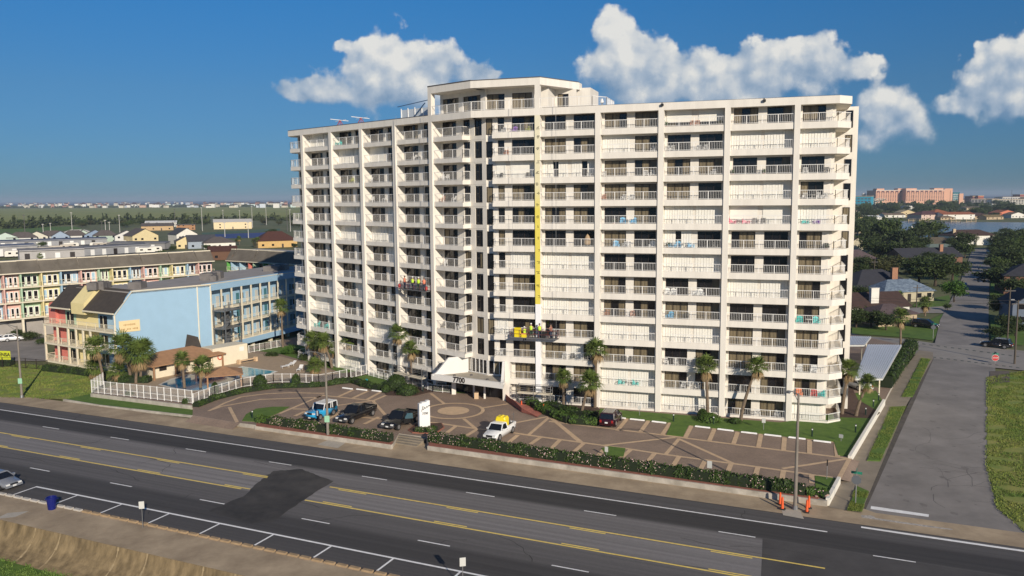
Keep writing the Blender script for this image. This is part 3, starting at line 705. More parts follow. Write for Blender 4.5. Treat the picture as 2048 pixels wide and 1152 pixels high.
def build_right():
    for i in range(5):
        s = i*SW; fins.box(s, s+FT, 0, DR+.3, -.05, FB, 0, TR)
    for i in range(4):
        a = i*SW+FT; b = (i+1)*SW; codes = RC_[i].split()
        for k in range(13):
            o = balcony(TR, [(a, .15), (b, .15), (b, DR+.1), (a, DR+.1)], [(a, .15), (b, .15)], k)
            ops = [(a+x, a+y) for x, y in OP]
            bay_wall(TR, DR, a, b, k, ops); openings(o, TR, DR, k, ops, codes[12-k])
    # right end bay with the chamfered corner
    a = 4*SW+FT
    poly = [(a, .15), (35.5, .15), (37.0, 1.65), (37.0, 7.75), (35.0, 7.75), (35.0, DR+.1), (a, DR+.1)]
    for k in range(13):
        o = balcony(TR, poly, [(a, .15), (35.5, .15), (37.0, 1.65), (37.0, 7.75)], k)
        ops = [(a+.25, a+2.75)]
        bay_wall(TR, DR, a, 35.0, k, ops); openings(o, TR, DR, k, ops, [REc[12-k]])
build_right()
# mid bay: free left end, parallel to the right wing
Mc = 'DD DD WW TT DD TD DS TT DD SD DT -T -T'.split()
for k in range(13):
    c = Mc[12-k]
    if k >= 2:
        o = balcony(TR, [(-5.75, .15), (0, .15), (0, DR+.1), (-5.75, DR+.1)], [(-5.75, DR), (-5.75, .15), (0, .15)], k)
        ops = [(-5.35, -4.45), (-3.45, -.25)]; bay_wall(TR, DR, -6.9, 0, k, ops); openings(o, TR, DR, k, ops, c)
    else:
        o = balcony(TR, [(-3.6, .15), (0, .15), (0, DR+.1), (-3.6, DR+.1)], [(-3.6, .15), (0, .15)], k)
        ops = [(-3.2, -.25)]; bay_wall(TR, DR, -6.9 if k == 1 else -4.4, 0, k, ops); openings(o, TR, DR, k, ops, c[1])
# centre-left bay at the end of the left wing
CLc = 'DD DD DD DD DD DD DT DD DD DT DD'.split()
for k in range(13):
    ops = [(.95, 3.7), (5.05, 6.3)]
    if k >= 2:
        o = balcony(TL, [(FT, .25), (6.3, .25), (6.3, DL+.1), (FT, DL+.1)], [(FT, .25), (6.3, .25), (6.3, DL)], k)
        bay_wall(TL, DL, FT, 9.25, k, ops+[(7.15, 8.5)]); openings(o, TL, DL, k, ops, CLc[12-k])
    elif k == 1:
        o = balcony(TL, [(FT, .25), (4.2, .25), (4.2, DL+.1), (FT, DL+.1)], [(FT, .25), (4.2, .25)], k)
        bay_wall(TL, DL, FT, 9.25, k, ops[:1]); openings(o, TL, DL, k, ops[:1], 'D')
    else: bay_wall(TL, DL, FT, 5.0, k, ops[:1]); openings(tower, TL, DL, 0, ops[:1], 'D')
    if k >= 2:
        z0 = ST*k-.05; glass_door(tower, TL, 7.15, 8.5, z0, ST*k+1.95, DL+.1, 'T' if k in (6, 3) else 'D', 'window')
        glass_door(tower, TR, -6.9, -6.05, z0, ST*k+1.95, DR-.12, 'H' if k in (12, 3, 9) else 'D', 'window')
        wallL.box(6.3, 9.25, DL-.02, DL+.3, ST*k-.6, ST*k-.1, 0, TL); wallL.box(-6.95, -5.75, DR-.02, DR+.3, ST*k-.6, ST*k-.1, 0, TR)
DB = 1.45
# left wing, bays counted from the centre
LC_ = {1: 'DD DD DD DD DD DD DD DD DD DD DD DD DD', 2: 'DD WD DD DD DS SS DS DD DD DD SS DD DD', 3: 'DD SS DD DD SS SS DD DD DS DD DD DD SS', 4: 'SS DD DD DD DD DD DD DD DS WS DD DD SS'}
for i in range(5):
    s = -i*SW; fins.box(s, s+FT, 0, DB+.3, -.05, FB, 0, TL)
for i in range(1, 5):
    a = -i*SW+FT; b = -(i-1)*SW; codes = LC_[i].split()
    for k in range(13):
        o = balcony(TL, [(a, .25), (b, .25), (b, DB+.1), (a, DB+.1)], [(a, .25), (b, .25)], k)
        ops = [(a+.12, a+3.3), (a+4.3, a+6.9)]
        bay_wall(TL, DB, a, b, k, ops)
        if o: openings(o, TL, DB, k, ops, codes[12-k])
        else: openings(tower, TL, DB, k, ops, codes[12-k])
xe = -4*SW
for k in range(13):
    o = balcony(TL, [(xe-3.45, .25), (xe, .25), (xe, DB+.1), (xe-3.0, DB+.1), (xe-3.0, 7.5), (xe-5, 7.5), (xe-5, 1.75)], [(xe-5, 7.5), (xe-5, 1.75), (xe-3.45, .25), (xe, .25)], k)
    ops = [(xe-2.7, xe-.3)]; bay_wall(TL, DB, xe-3.0, xe, k, ops); openings(tower, TL, DB, k, ops, 'D')
fins.build('pillar', tower, m_stucco)
o = stuff_b.build('balcony', tower, m_stucco); tag(o, kind='stuff'); q = stuff_r.build('railing', o, m_rail); tag(q, kind='stuff')
for nm, (mb, mats) in Sink.rest.items(): tag(mb.build(nm, tower, mats), kind='stuff')
# body, end blocks, roof edge
wallL.box(35.0, 35.35, DR+.35, 7.8, 0, FB, 0, TR); wallL.box(xe-3.35, xe-3.0, DL+.35, 7.5, 0, FB, 0, TL)
wallL.build('wall', tower, m_stucco2)
mb = MB(); mb.box(-6, 34.9, DR+.36, 17, 0, 37.0, 0, TR); mb.box(xe-2.9, 0.3, DB+.36, 17, 0, 36.98, 0, TL); mb.box(.3, 9.0, DL+.36, 17, 0, 36.97, 0, TL)
mb.box(35.0, 38.25, 7.8, 20, 0, 37.2, 0, TR); mb.box(xe-5.6, xe-3.0, 7.5, 18, 0, 37.2, 0, TL)
mb.build('building_core', tower, m_stucco2)
WE = (onp(1690, 300, TR, 7.74)[0], onp(1704, 300, TR, 7.74)[0])
for k in range(13):
    glass_door(tower, TR, WE[0], WE[1], ST*k-.1, ST*k+1.95, 7.72, 'T' if k in (8, 11, 7, 4) else 'D', 'end_window')
E0 = [(9.0, .0)]
vx = 8.23; vr = -8.556   # where the two roof edges meet
mb = MB()
mb.prism([(0, 0), (vx, 0), (vx+.36, DL+.6), (0, DL+.6)], FB, ROOF, 0, TL)
for i in range(1, 5): mb.box(-i*SW, -(i-1)*SW-.0, 0, DL+.6, FB, ROOF, 0, TL)
mb.prism([(xe, 0), (xe, DL+.6), (xe-2.6, DL+.6), (xe-2.6, 7.5), (xe-5, 7.5), (xe-5, 1.5), (xe-3.5, 0)], FB, ROOF, 0, TL)
mb.prism([(vr, 0), (0, 0), (0, DR+.6), (vr-.22, DR+.6)], FB, ROOF, 0, TR)
for i in range(4): mb.box(i*SW, (i+1)*SW, 0, DR+.6, FB, ROOF, 0, TR)
mb.prism([(4*SW, 0), (35.6, 0), (37.0, 1.5), (37.0, 7.8), (34.5, 7.8), (34.5, DR+.6), (4*SW, DR+.6)], FB, ROOF, 0, TR)
mb.build('roof_fascia', tower, m_stucco)
mb = MB(); mb.box(-5.9, 34.8, DR+.65, 16.9, 37.0, 37.45, 0, TR); mb.box(xe-2.9, 8.9, DL+.65, 16.9, 36.98, 37.40, 0, TL); mb.build('flat_roof', tower, m_roof)
mb = MB(); mb.box(xe-3.4, 0.0, -.03, .12, ROOF, ROOF+.07, 0, TL); mb.box(1.0, 35.6, .0, .14, ROOF, ROOF+.04, 0, TR); mb.build('roof_edge_trim', tower, m_cap)
# ---- penthouse
PT, PB = 41.5, 40.6
ph = MB()
ph.prism([(0, 0), (vx, 0), (vx+1.2, 5.5), (0, 5.5)], PB, PT, 0, TL)
pr_ = [(vr, 0), (.7, 0), (8.4, 5.0), (8.4, 8), (vr-1, 8), (vr-1, 0)]
ph.prism([(vr, 0.0), (.7, 0.0), (4.2, 6.5), (4.2, 8.0), (vr+1.5, 8.0)], PB, PT-.005, 0, TR)
ph.box(0, FT, 0, .7, ROOF, PB, 0, TL); ph.box(0, FT, 0, .65, ROOF, PB, 0, TR)
ph.build('penthouse_roof', tower, m_stucco)
mb = MB(); mb.prism([(0, -.03), (vx, -.03), (vx+.3, 1), (0, 1)], PT, PT+.14, 0, TL); mb.prism([(vr, -.03), (.7, -.03), (4.2, 6.5), (3.6, 6.6), (.5, .8), (vr, .8)], PT-.005, PT+.10, 0, TR); mb.build('penthouse_roof_edge', tower, m_cap)
mb = MB()
P_L = [(onp(u0, 190, TL, 2.2)[0], onp(u1, 190, TL, 2.2)[0]) for u0, u1 in ((885, 917), (926, 961))]
P_R = [(onp(u0, 185, TR, 2.2)[0], onp(u1, 185, TR, 2.2)[0]) for u0, u1 in ((972, 1009), (1024, 1064))]
cl = onp(968, 185, TL, 2.2)[0]; crr = onp(966, 185, TR, 2.2)[0]; pz = 37.75; phd = 40.0
def pwall(T, s0, s1, ops):
    xs = s0
    for a, b in ops: mb.box(xs, a, 2.2, 2.5, pz, PB, 0, T); mb.box(a, b, 2.2, 2.5, phd, PB, 0, T); xs = b
    mb.box(xs, s1, 2.2, 2.5, pz, PB, 0, T)
pwall(TL, onp(880, 190, TL, 2.2)[0], cl+.25, P_L); pwall(TR, crr, .9, P_R)
mb.box(.9, 1.2, 2.2, 5.5, pz, PB, 0, TR); mb.box(1.2, 4.0, 5.5, 5.8, pz, PB, 0, TR)
mb.build('penthouse_wall', tower, m_stucco2)
for T, L in ((TL, P_L), (TR, P_R)):
    for a, b in L: glass_door(tower, T, a, b, pz, phd, 2.32, 'T' if T is TR and a < -3 else 'N', 'penthouse_window')
glass_door(tower, TR, 1.6, 3.0, pz, phd, 5.38, 'H', 'penthouse_window')
mb = MB(); A_ = onp(1153, 168, TR, 7.0); B_ = onp(1181, 175, TR, 7.0)
mb.prism([(A_[0], 7.0), (B_[0], 7.0), (B_[0], 12), (A_[0], 12)], 37.3, B_[1], 0, TR); mb.build('stair_penthouse', tower, m_stucco2)
mb = MB(); railing(mb, TL, [(FT, .12), (vx-.05, .12)], ROOF+.02, 1.15); railing(mb, TR, [(vr+.1, .12), (-.02, .12)], ROOF+.02, 1.15); railing(mb, TR, [(FT+.02, .12), (7.3, .12), (8.7, 2.0), (8.7, 6.9)], ROOF+.05, 1.15)
mb.build('penthouse_railing', tower, m_rail)
# ---- entrance canopy
cA = Vector((-10.95, 107.9)); cB = Vector((-1.25, 102.1)); ce = (cB-cA).normalized(); cn = Vector((-ce.y, ce.x))
rA = Vector(TL(5.2, DL, 0)[:2]); rC = Vector(TL(9.12, DL, 0)[:2]); rB = Vector(TR(-4.5, DR, 0)[:2])
mb = MB(); mb.prism([cA, cB, rB, rC, rA], 2.38, 2.95)
fr = MB()
def swoop(a, b, ztop, w, side):
    """curved parapet from the canopy front up to the facade"""
    D = (b-a).normalized(); n = Vector((-D.y, D.x))*side*w; L = (b-a).length; pts = []
    for t, z in (((0, 3.12), (.06, 3.16), (.12, 3.34), (.2, 3.75), (.33, 4.5), (.46, ztop-.1), (1, ztop-.1)) if side < 0 else ((0, 3.12), (.1, 3.16), (.2, 3.35), (.3, 3.7), (.5, 4.5), (.68, ztop), (1, ztop))):
        pts.append((a+D*(L*t), z))
    for (p, z0), (q, z1) in zip(pts, pts[1:]):
        for o_ in (Vector((0, 0)), n):
            mb.face([(p+o_)[:]+(2.95,), (q+o_)[:]+(2.95,), (q+o_)[:]+(z1,), (p+o_)[:]+(z0,)])
        mb.face([p[:]+(z0,), q[:]+(z1,), (q+n)[:]+(z1,), (p+n)[:]+(z0,)])
swoop(cA+cn*.05, rA, 5.3, .35, -1); swoop(cB+cn*.05, rB, 5.3, .35, 1)
mb.prism([cA, cB, cB+cn*.45, cA+cn*.45], 2.95, 3.12)
canopy = mb.build('entrance_canopy', tower, M('white_canopy', (.72, .70, .655), .7, var=.03, scale=.7))
mid = (cA+cB)/2-ce*1.15
lettering('house_number', '7700', canopy, .95, (mid.x-cn.x*.02, mid.y-cn.y*.02, 2.78), (ce.x, ce.y, 0), m_frame, .035)
mb = MB(); mb.face([p[:]+(2.954,) for p in (cA+cn*.6+ce*.8, cB+cn*.6-ce*.5, rB-ce*.3, rC, rA+ce*.2)]); mb.build('canopy_deck', canopy, M('canopy_membrane', (.42, .37, .29), .9, var=.15, scale=1))
for t, dd in ((.25, 1.4), (.72, 1.3), (.42, 2.6)):
    p = cA+ce*(11.3*t)+cn*dd; v = MB(); v.tube([(p.x, p.y, 2.95), (p.x, p.y, 3.1)], [.22, .18], 8); v.build('roof_vent', canopy, m_cap)
glass_door(tower, TL, 5.45, 9.1, 3.25, 5.0, DL-.06, 'D', 'clerestory_window'); glass_door(tower, TR, -6.95, -4.6, 3.25, 5.0, DR-.1, 'D', 'clerestory_window')
fr = MB()
for i in range(6): fr.box(5.45+i*.72, 5.53+i*.72, DL-.13, DL-.06, 3.2, 5.05, 0, TL)
for i in range(4): fr.box(-6.9+i*.75, -6.82+i*.75, DR-.17, DR-.1, 3.2, 5.05, 0, TR)
fr.box(5.4, 9.15, DL-.13, DL-.05, 3.1, 3.22, 0, TL); fr.box(-6.95, -4.55, DR-.17, DR-.1, 3.1, 3.22, 0, TR); fr.build('window_frame', tower, m_rail)
mb = MB(); mb.box(5.0, 9.2, DL+.1, DL+.3, 0, 2.6, 0, TL); mb.box(-6.95, -4.4, DR+.1, DR+.3, 0, 2.6, 0, TR); p, q = G(913, 783, 0), G(1006, 797, 0); n_ = Vector((cn.x, cn.y, 0))*.12; mb.prism([p[:2], q[:2], (q+n_)[:2], (p+n_)[:2]], 0.0, 2.37); mb.build('entrance_glass_shade_panel', tower, m_glass)  # entrance glazing, plus an added dark panel standing in for shade under the canopy
mb = MB(); mb.box(-4.6, -3.6, .12, DR+.3, 0, 5.2, 0, TR); mb.build('entrance_pillar', tower, m_stucco)
for u, v, r in ((908, 788, .28), (969.5, 797, .13), (948, 793.5, .13)):
    p = G(u, v, 0); mb = MB(); mb.prism([(p.x-r, p.y-r), (p.x+r, p.y-r), (p.x+r, p.y+r), (p.x-r, p.y+r)], 0, 2.4); mb.build('entrance_post', tower, m_stucco)
# ---- protective wrap on the centre pillar
def wrap():
    m = bpy.data.materials.new('yellow_plastic_wrap'); m.use_nodes = True; nt = m.node_tree; b = nt.nodes['Principled BSDF']; L = nt.links
    b.inputs['Roughness'].default_value = .35
    g = nt.nodes.new('ShaderNodeNewGeometry'); sx = nt.nodes.new('ShaderNodeSeparateXYZ'); L.new(g.outputs['Position'], sx.inputs[0])
    r = nt.nodes.new('ShaderNodeValToRGB'); mp = nt.nodes.new('ShaderNodeMapRange'); L.new(sx.outputs[2], mp.inputs[0]); mp.inputs[1].default_value = 12; mp.inputs[2].default_value = 37
    L.new(mp.outputs[0], r.inputs[0]); e = r.color_ramp.elements
    e[0].color = (.80, .66, .10, 1); e[1].color = (.80, .74, .55, 1); q = e.new(.52); q.color = (.80, .67, .12, 1); q = e.new(.64); q.color = (.80, .72, .45, 1)
    L.new(r.outputs[0], b.inputs['Base Color']); return m
mb = MB(); n = 40
for i in range(n):
    z0 = 13.0+(36.87-13.0)*i/n; z1 = 13.0+(36.87-13.0)*(i+1)/n; a = .012*rw.uniform(.6, 2.5); c = .012*rw.uniform(.6, 2.5)
    if i == 0: c = .02
    mb.face([TR(-.012, -c, z0), TR(FT+.012, -a, z0), TR(FT+.012, -c, z1), TR(-.012, -a, z1)])
wr = mb.build('plastic_wrap', tower, wrap())
mb = MB()
for i in range(16):
    z = 14+i*1.42+rw.uniform(-.3, .3); s = rw.uniform(.25, .5)
    for j in range(3): mb.box(s+rw.uniform(-.2, .1), s+rw.uniform(.12, .3), -.055, -.05, z+j*.13, z+j*.13+rw.uniform(.03, .06), 0, TR)
mb.build('pen_marks', wr, m_frame)
mb = MB(); mb.box(-.01, FT+.01, -.012, .5, .1, 13.0, 0, TR); mb.build('fresh_white_coat', tower, M('fresh_white_paint', (.88, .88, .88), .6))
# ================================================================ left side: hotel, row houses, pool
def house(name, label, u, v, w, dp, wh, rh, wall, roof, ang=0.0, kind='hip', z=-.5, wins=3, over=.4, cat='house', group=None, door=True, chim=None, flat=False):
    """detached house standing at pixel (u, v): front edge centre; ang turns the front to the right"""
    c = G(u, v, z); T0 = frame((c.x, c.y), ang); T = lambda s, d, q: T0(s, d, q+z)
    o = thing(name, label, cat, (c.x, c.y, z), 0, group)
    mb = MB(); mb.box(-w/2, w/2, 0, dp, 0, wh, 0, T)
    if kind == 'gable':      # gable facing front
        for d in (0, dp): mb.face([T(-w/2, d, wh), T(w/2, d, wh), T(0, d, wh+rh)])
    if kind == 'side':
        for s in (-w/2, w/2): mb.face([T(s, 0, wh), T(s, dp, wh), T(s, dp/2, wh+rh)])
    mb.build('wall', o, wall)
    mb = MB(); a = over; x0, x1, y0, y1 = -w/2-a, w/2+a, -a, dp+a; zb = wh-.06; zt = wh+rh+.08; th = .14
    def slab(*q):
        q = [T(*p) for p in q]; up = [(p[0], p[1], p[2]+th) for p in q]; mb.loft([q, up])
    if kind == 'hip':
        r = min(w, dp)/2; ra = (x0+r+a, (y0+y1)/2) if w > dp else ((x0+x1)/2, y0+r+a); rb = (x1-r-a, (y0+y1)/2) if w > dp else ((x0+x1)/2, y1-r-a)
        c4 = [(x0, y0), (x1, y0), (x1, y1), (x0, y1)]
        A = (*ra, zt); B = (*rb, zt); P = [(*q, zb) for q in c4]
        if w > dp: fs = [(P[0], P[1], B, A), (P[1], P[2], B), (P[2], P[3], A, B), (P[3], P[0], A)]
        else: fs = [(P[0], P[1], A), (P[1], P[2], B, A), (P[2], P[3], B), (P[3], P[0], A, B)]
        for f in fs: mb.face([T(*p) for p in f])
        mb.box(x0, x1, y0, y1, zb-.16, zb, 0, T)
    elif kind == 'gable':
        slab((x0, y0, zb), (0, y0, zt), (0, y1, zt), (x0, y1, zb)); slab((0, y0, zt), (x1, y0, zb), (x1, y1, zb), (0, y1, zt))
    elif kind == 'side':
        m = dp/2; slab((x0, y0, zb), (x1, y0, zb), (x1, m, zt), (x0, m, zt)); slab((x0, m, zt), (x1, m, zt), (x1, y1, zb), (x0, y1, zb))
    else: mb.box(x0, x1, y0, y1, wh, wh+rh, 0, T)
    mb.build('roof', o, roof)
    for i in range(wins):
        s = -w/2+w*(i+.5)/wins
        if door and i == wins//2 and wins > 1:
            mb = MB(); mb.box(s-.5, s+.5, -.06, 0, .05, 2.1, 0, T); mb.build('door', o, m_frame); continue
        for zz in ([1.0] if wh < 4.5 else [1.0, 3.7]):
            mb = MB(); mb.box(s-.65, s+.65, -.05, 0, zz, zz+1.15, 0, T); mb.build('window', o, m_glass)
    if chim:
        s, d, cw, ch, cm = chim; mb = MB(); mb.box(s-cw/2, s+cw/2, d-.4, d+.4, 0, ch, 0, T); mb.box(s-cw/2-.06, s+cw/2+.06, d-.46, d+.46, ch, ch+.12, 0, T); mb.build('chimney', o, cm)
    return o
def C(name, r, g, b, rough=.8, var=.08, scale=1.0, **k):
    return M(name, lin((r, g, b)), rough, var=var, scale=scale, **k)
m_blue = M('sky_blue_siding', (.31, .475, .62), .8, var=.04, scale=.6, detail=6)
m_trim = M('cream_trim', (.74, .66, .50), .7, var=.05, scale=1)
m_shing = M('dark_shingles', (.055, .045, .037), .9, var=.25, scale=1.2, detail=8)
m_red = M('coral_siding', (.62, .19, .15), .8, var=.05, scale=1); m_green = M('mint_siding', (.42, .58, .40), .8, var=.05, scale=1)
m_yell = M('butter_siding', (.76, .64, .32), .8, var=.05, scale=1); m_pink = M('pink_siding', (.70, .42, .36), .8, var=.05, scale=1)
m_paleb = M('pale_blue_siding', (.34, .50, .62), .8, var=.05, scale=1); m_lime = M('bright_green_siding', (.13, .42, .09), .8, var=.05, scale=1)
m_metal = M('grey_steel', (.25, .25, .25), .5, metal=.6)
m_lroof = M('light_flat_roof', (.34, .31, .28), .9, var=.15, scale=.4, detail=8)
# ---- blue hotel
ZT = 12.2
P0 = Vector((-62.9, 127.6)); P1 = G(421, 569, ZT); P1 = Vector((P1.x, P1.y)); P2 = G(585, 545, ZT); P2 = Vector((P2.x, P2.y)); PF = Vector((-79.9, 137.8))
def fr2(a, b):
    d = b-a; return frame(tuple(a), -math.atan2(d.y, d.x)), d.length
HB, LB = fr2(P0, P1); HS, LS = fr2(P1, P2); HF, LF = fr2(PF, P0)
LS += 14
hotel = thing('seaside_hotel', 'sky blue hotel with a big blank end wall and open galleries along one side', 'hotel', (-60, 140, -.5))
mb = MB()
prof = [(0, -.5), (LB, -.5), (LB, ZT), (2.9, ZT), (0, 8.7)]
f0 = [HB(s, 0, z) for s, z in prof]; f1 = [HB(s, .35, z) for s, z in prof]; mb.loft([f0, f1]); mb.build('end_wall', hotel, m_blue)
mb = MB()
def strip(T, pts, w, d0=-.05, d1=.0):
    for (s0, z0), (s1, z1) in zip(pts, pts[1:]):
        mb.beam(T(s0, (d0+d1)/2, z0), T(s1, (d0+d1)/2, z1), w, d1-d0+.02)
strip(HB, [(.12, -.5), (.12, 8.6), (2.95, 12.1), (LB, ZT-.05)], .3); s_ = onp(396, 620, HB, 0)[0]; strip(HB, [(s_, ZT-.2), (s_, 2.2)], .22); strip(HB, [(LB-.12, -.5), (LB-.12, ZT-.2)], .22)
mb.build('wall_trim', hotel, m_trim)
a = onp(374, 672, HB, 0); b = onp(396, 676, HB, 0); c = onp(358, 700, HB, 0)
mb = MB(); mb.face([HB(c[0], -1.8, c[1]-.3), HB(b[0]-.2, -1.8, c[1]-.3), HB(b[0], -.01, b[1]+.2), HB(a[0], -.01, a[1]+.3)]); mb.face([HB(b[0], -.01, b[1]+.2), HB(b[0]-.2, -1.8, c[1]-.3), HB(b[0]-.2, -.01, c[1]-.3)]); mb.build('lean_to_roof', hotel, m_shing)
sg = MB(); s0 = onp(233, 640, HB, -.05); s1 = onp(267, 652, HB, -.05); sg.box(.75, 4.0, -.09, -.01, 5.75, 7.6, 0, HB); sign = sg.build('wall_sign', hotel, M('cream_sign', (.80, .62, .34), .6))
mb = MB()
for k, (zz, n, w) in enumerate(((6.95, 9, .95), (6.25, 12, 1.35))):      # two lines of faded unreadable lettering
    for i in range(n):
        if zz < 6.5 and i in (3, 7): continue
        s = 2.37-w+2*w*i/n; h = rw.uniform(.10, .22); mb.box(s, s+2*w/n*.7, -.10, -.092, zz-h, zz+h*.6, 0, HB)
mb.build('faded_lettering', sign, M('faded_letter_tan', (.50, .32, .14), .8))
# side with three open galleries over the parking level
zf = [onp(520, y, HS, 0)[1] for y in (672, 638, 604)]      # gallery floors
zf = [zf[0]+.3, zf[1]+.15, zf[2]+.05]
mb = MB(); mb.box(0, LS, 1.7, 2.0, zf[0]-.6, ZT, 0, HS); mb.box(0, LS, -.02, .2, ZT-1.1, ZT, 0, HS); mb.box(0, LS, .0, .2, zf[0]-1.1, zf[0]-.1, 0, HS); mb.build('side_wall', hotel, m_blue)
mb = MB()
for z in zf: mb.box(0, LS, 0, 1.7, z-.1, z+.1, 0, HS)
mb.build('gallery_floor', hotel, m_trim)
nb = 14
for i in range(nb+1):
    s = LS*i/nb; mb = MB(); mb.box(s-.12, s+.12, -.04, .16, zf[0]-.1, ZT-1.1, 0, HS); mb.build('gallery_post', hotel, m_trim)
for z in zf:
    mb = MB(); railing(mb, HS, [(.2, .06), (LS, .06)], z+.1, 1.0, .25, 3); mb.build('gallery_railing', hotel, m_trim)
    for i in range(nb):
        s = LS*(i+.5)/nb; mb = MB(); mb.box(s-.9, s-.1, 1.64, 1.7, z+.1, z+2.1, 0, HS); mb.build('gallery_door', hotel, M('pale_door', (.50, .50, .46), .6) if i % 3 else M('teal_door', (.05, .16, .19), .6))
        if i % 2: mb = MB(); mb.box(s+.2, s+1.1, 1.65, 1.7, z+1.0, z+2.0, 0, HS); mb.build('gallery_window', hotel, m_glass)
mb = MB(); mb.box(0, LS, 5.5, 5.8, -.6, zf[0]-.6, 0, HS); mb.build('parking_wall', hotel, m_cap)
for i in range(0, nb, 2):
    s = LS*(i+.5)/nb; mb = MB(); mb.box(s-.3, s+.3, 1.0, 1.6, -.6, zf[0]-.6, 0, HS); mb.build('parking_column', hotel, m_trim)
# roof slab, cut as the plan
plan = [P0+Vector(HB.e)*2.9, P1, Vector(HS(LS, 0, 0)[:2]), Vector(HS(LS, 15, 0)[:2]), Vector(HS(-2, 15, 0)[:2]), Vector(HF(5.2, 3.0, 0)[:2])]
mb = MB(); mb.prism(plan, ZT-.4, ZT-.12); mb.build('flat_roof', hotel, m_lroof)
mb = MB(); mb.box(2.0, LS, 2.01, 14.6, zf[0]-.6, ZT-.41, 0, HS); mb.build('inner_core', hotel, m_blue)
mb = MB(); mb.box(0, LS, -.06, .22, ZT, ZT+.1, 0, HS); mb.box(2.9, LB, -.06, .2, ZT, ZT+.1, 0, HB); mb.build('roof_edge', hotel, m_trim)
# stair tower of steel at the corner
mb = MB()
for s in (.2, 4.2):
    for d in (-2.6, -.2): mb.box(s-.08, s+.08, d-.08, d+.08, -.5, zf[2]+1, 0, HS)
for i, z in enumerate(zf+[zf[0]-3.0]):
    mb.box(0, 4.3, -2.7, -.1, z-.08, z+.08, 0, HS)
    if i < 3:
        z1 = z; z0 = z-3.1
        mb.beam(HS(3.6, -.8, z1), HS(1.9, -.8, (z0+z1)/2), .9, .12); mb.beam(HS(1.9, -2.0, (z0+z1)/2), HS(.4, -2.0, z0), .9, .12); mb.box(1.2, 2.2, -2.6, -.2, (z0+z1)/2-.05, (z0+z1)/2+.05, 0, HS)
    mb.beam(HS(0, -2.65, z+1), HS(4.3, -2.65, z+1), .06)
mb.build('fire_stair', hotel, m_metal)
mb = MB(); mb.box(.5, 1.5, 1.58, 1.64, zf[2]+.9, zf[2]+2.1, 0, HS); mb.build('red_notice', hotel, M('red_notice', (.45, .04, .04), .6))
for i, (u, v, w, h) in enumerate(((188, 578, 1.6, 1.2), (203, 577, 1.4, 1.3), (275, 575, 2.2, 1.1), (213, 574, 1.2, 1.0), (417, 558, 2.4, 1.2), (435, 555, 1.8, 1.3), (428, 560, 1.2, .9), (545, 540, 3, 1.0), (560, 538, 3, 1.1))):
    p = G(u, v, ZT); m_ac = M('grey_ac_unit', (.16, .145, .135), .6, var=.2, scale=1); o = MB(); o.box(p.x-w/2, p.x+w/2, p.y-w/2, p.y+w/2, ZT-.12, ZT-.12+h); 
    q = o.build('air_conditioner', hotel, m_ac); g = MB(); g.tube([(p.x, p.y, ZT-.12+h), (p.x, p.y, ZT+h)], w*.35, 10); g.build('fan_guard', q, m_cap)
# coloured front with balconies
cols = [(0, 3.9, m_red), (3.9, 7.0, m_green), (7.0, 13.2, m_yell), (13.2, LF, m_paleb)]
FZ = [-.4, 2.7, 5.9]; EV = 9.4
for s0, s1, m in cols:
    mb = MB(); mb.box(s0, s1, 1.6, 1.9, -.5, EV, 0, HF); mb.build('front_wall', hotel, m)
    for z in FZ:
        if m in (m_green, m_paleb):
            mb = MB(); mb.box(s0+.5, s0+2.4, 1.54, 1.6, z+.1, z+2.1, 0, HF); mb.build('balcony_door', hotel, m_glass)
            mb = MB(); mb.box(s0+1.35, s0+1.5, 1.50, 1.55, z+.1, z+2.1, 0, HF); mb.build('door_frame', hotel, m_trim)
for z in FZ:
    mb = MB(); mb.box(0, LF, -.1, 1.6, z-.25, z+.05, 0, HF); o = mb.build('front_balcony', hotel, m_trim)
    mb = MB(); railing(mb, HF, [(0, 1.6), (.02, 0), (LF, 0)], z+.05, 1.05, .22, 2.4); mb.build('balcony_railing', o, m_trim)
for s in (.1, 3.9, 7.0, 9.2, 11.2, 13.2, LF-.1):
    mb = MB(); mb.box(s-.13, s+.13, -.06, .2, -.5, FZ[2]-.25, 0, HF); mb.build('front_post', hotel, m_trim)
for s0, s1 in ((2.4, 8.4), (12.0, LF+.35)):
    mb = MB(); q = [HF(s0, -.2, EV-.5), HF(s1, -.2, EV-.5), HF(s1, 3.4, ZT), HF(s0, 3.4, ZT)]; mb.loft([q, [(p[0], p[1], p[2]+.2) for p in q]]); mb.build('mansard_roof', hotel, m_shing)
    mb = MB(); mb.beam(HF(s0, -.24, EV-.5), HF(s1, -.24, EV-.5), .22); mb.build('eaves_trim', hotel, m_trim)
mb = MB(); f0 = [HF(8.4, 0, EV-1.2), HF(12.0, 0, EV-1.2), HF(12.0, 0, EV+.6), HF(12.0, 2.6, ZT+.35), HF(8.4, 2.6, ZT+.35), HF(8.4, 0, EV+.6)]
mb.face(f0[:3]+[f0[5]]); mb.face([f0[5], f0[2], f0[3], f0[4]])
for s in (8.4, 12.0): mb.face([HF(s, 0, EV-1.2), HF(s, 0, EV+.6), HF(s, 2.6, ZT+.35), HF(s, 3.0, ZT-.4), HF(s, 3.0, EV-1.2)])
mb.build('yellow_gable', hotel, m_yell)
mb = MB(); arch = [(0, 5.9), (2.0, 5.9), (2.0, 8.6)]+[(1+1*math.cos(t*math.pi/8), 8.6+math.sin(t*math.pi/8)) for t in range(1, 8)]+[(0, 8.6)]
mb.loft([[HF(s, 1.0, z) for s, z in arch], [HF(s, 1.55, z) for s, z in arch]]); mb.build('arched_end', hotel, m_red)
m_shing2 = M('weathered_shingles', (.10, .085, .066), .9, scale=.35, col2=(.185, .16, .125), detail=8)
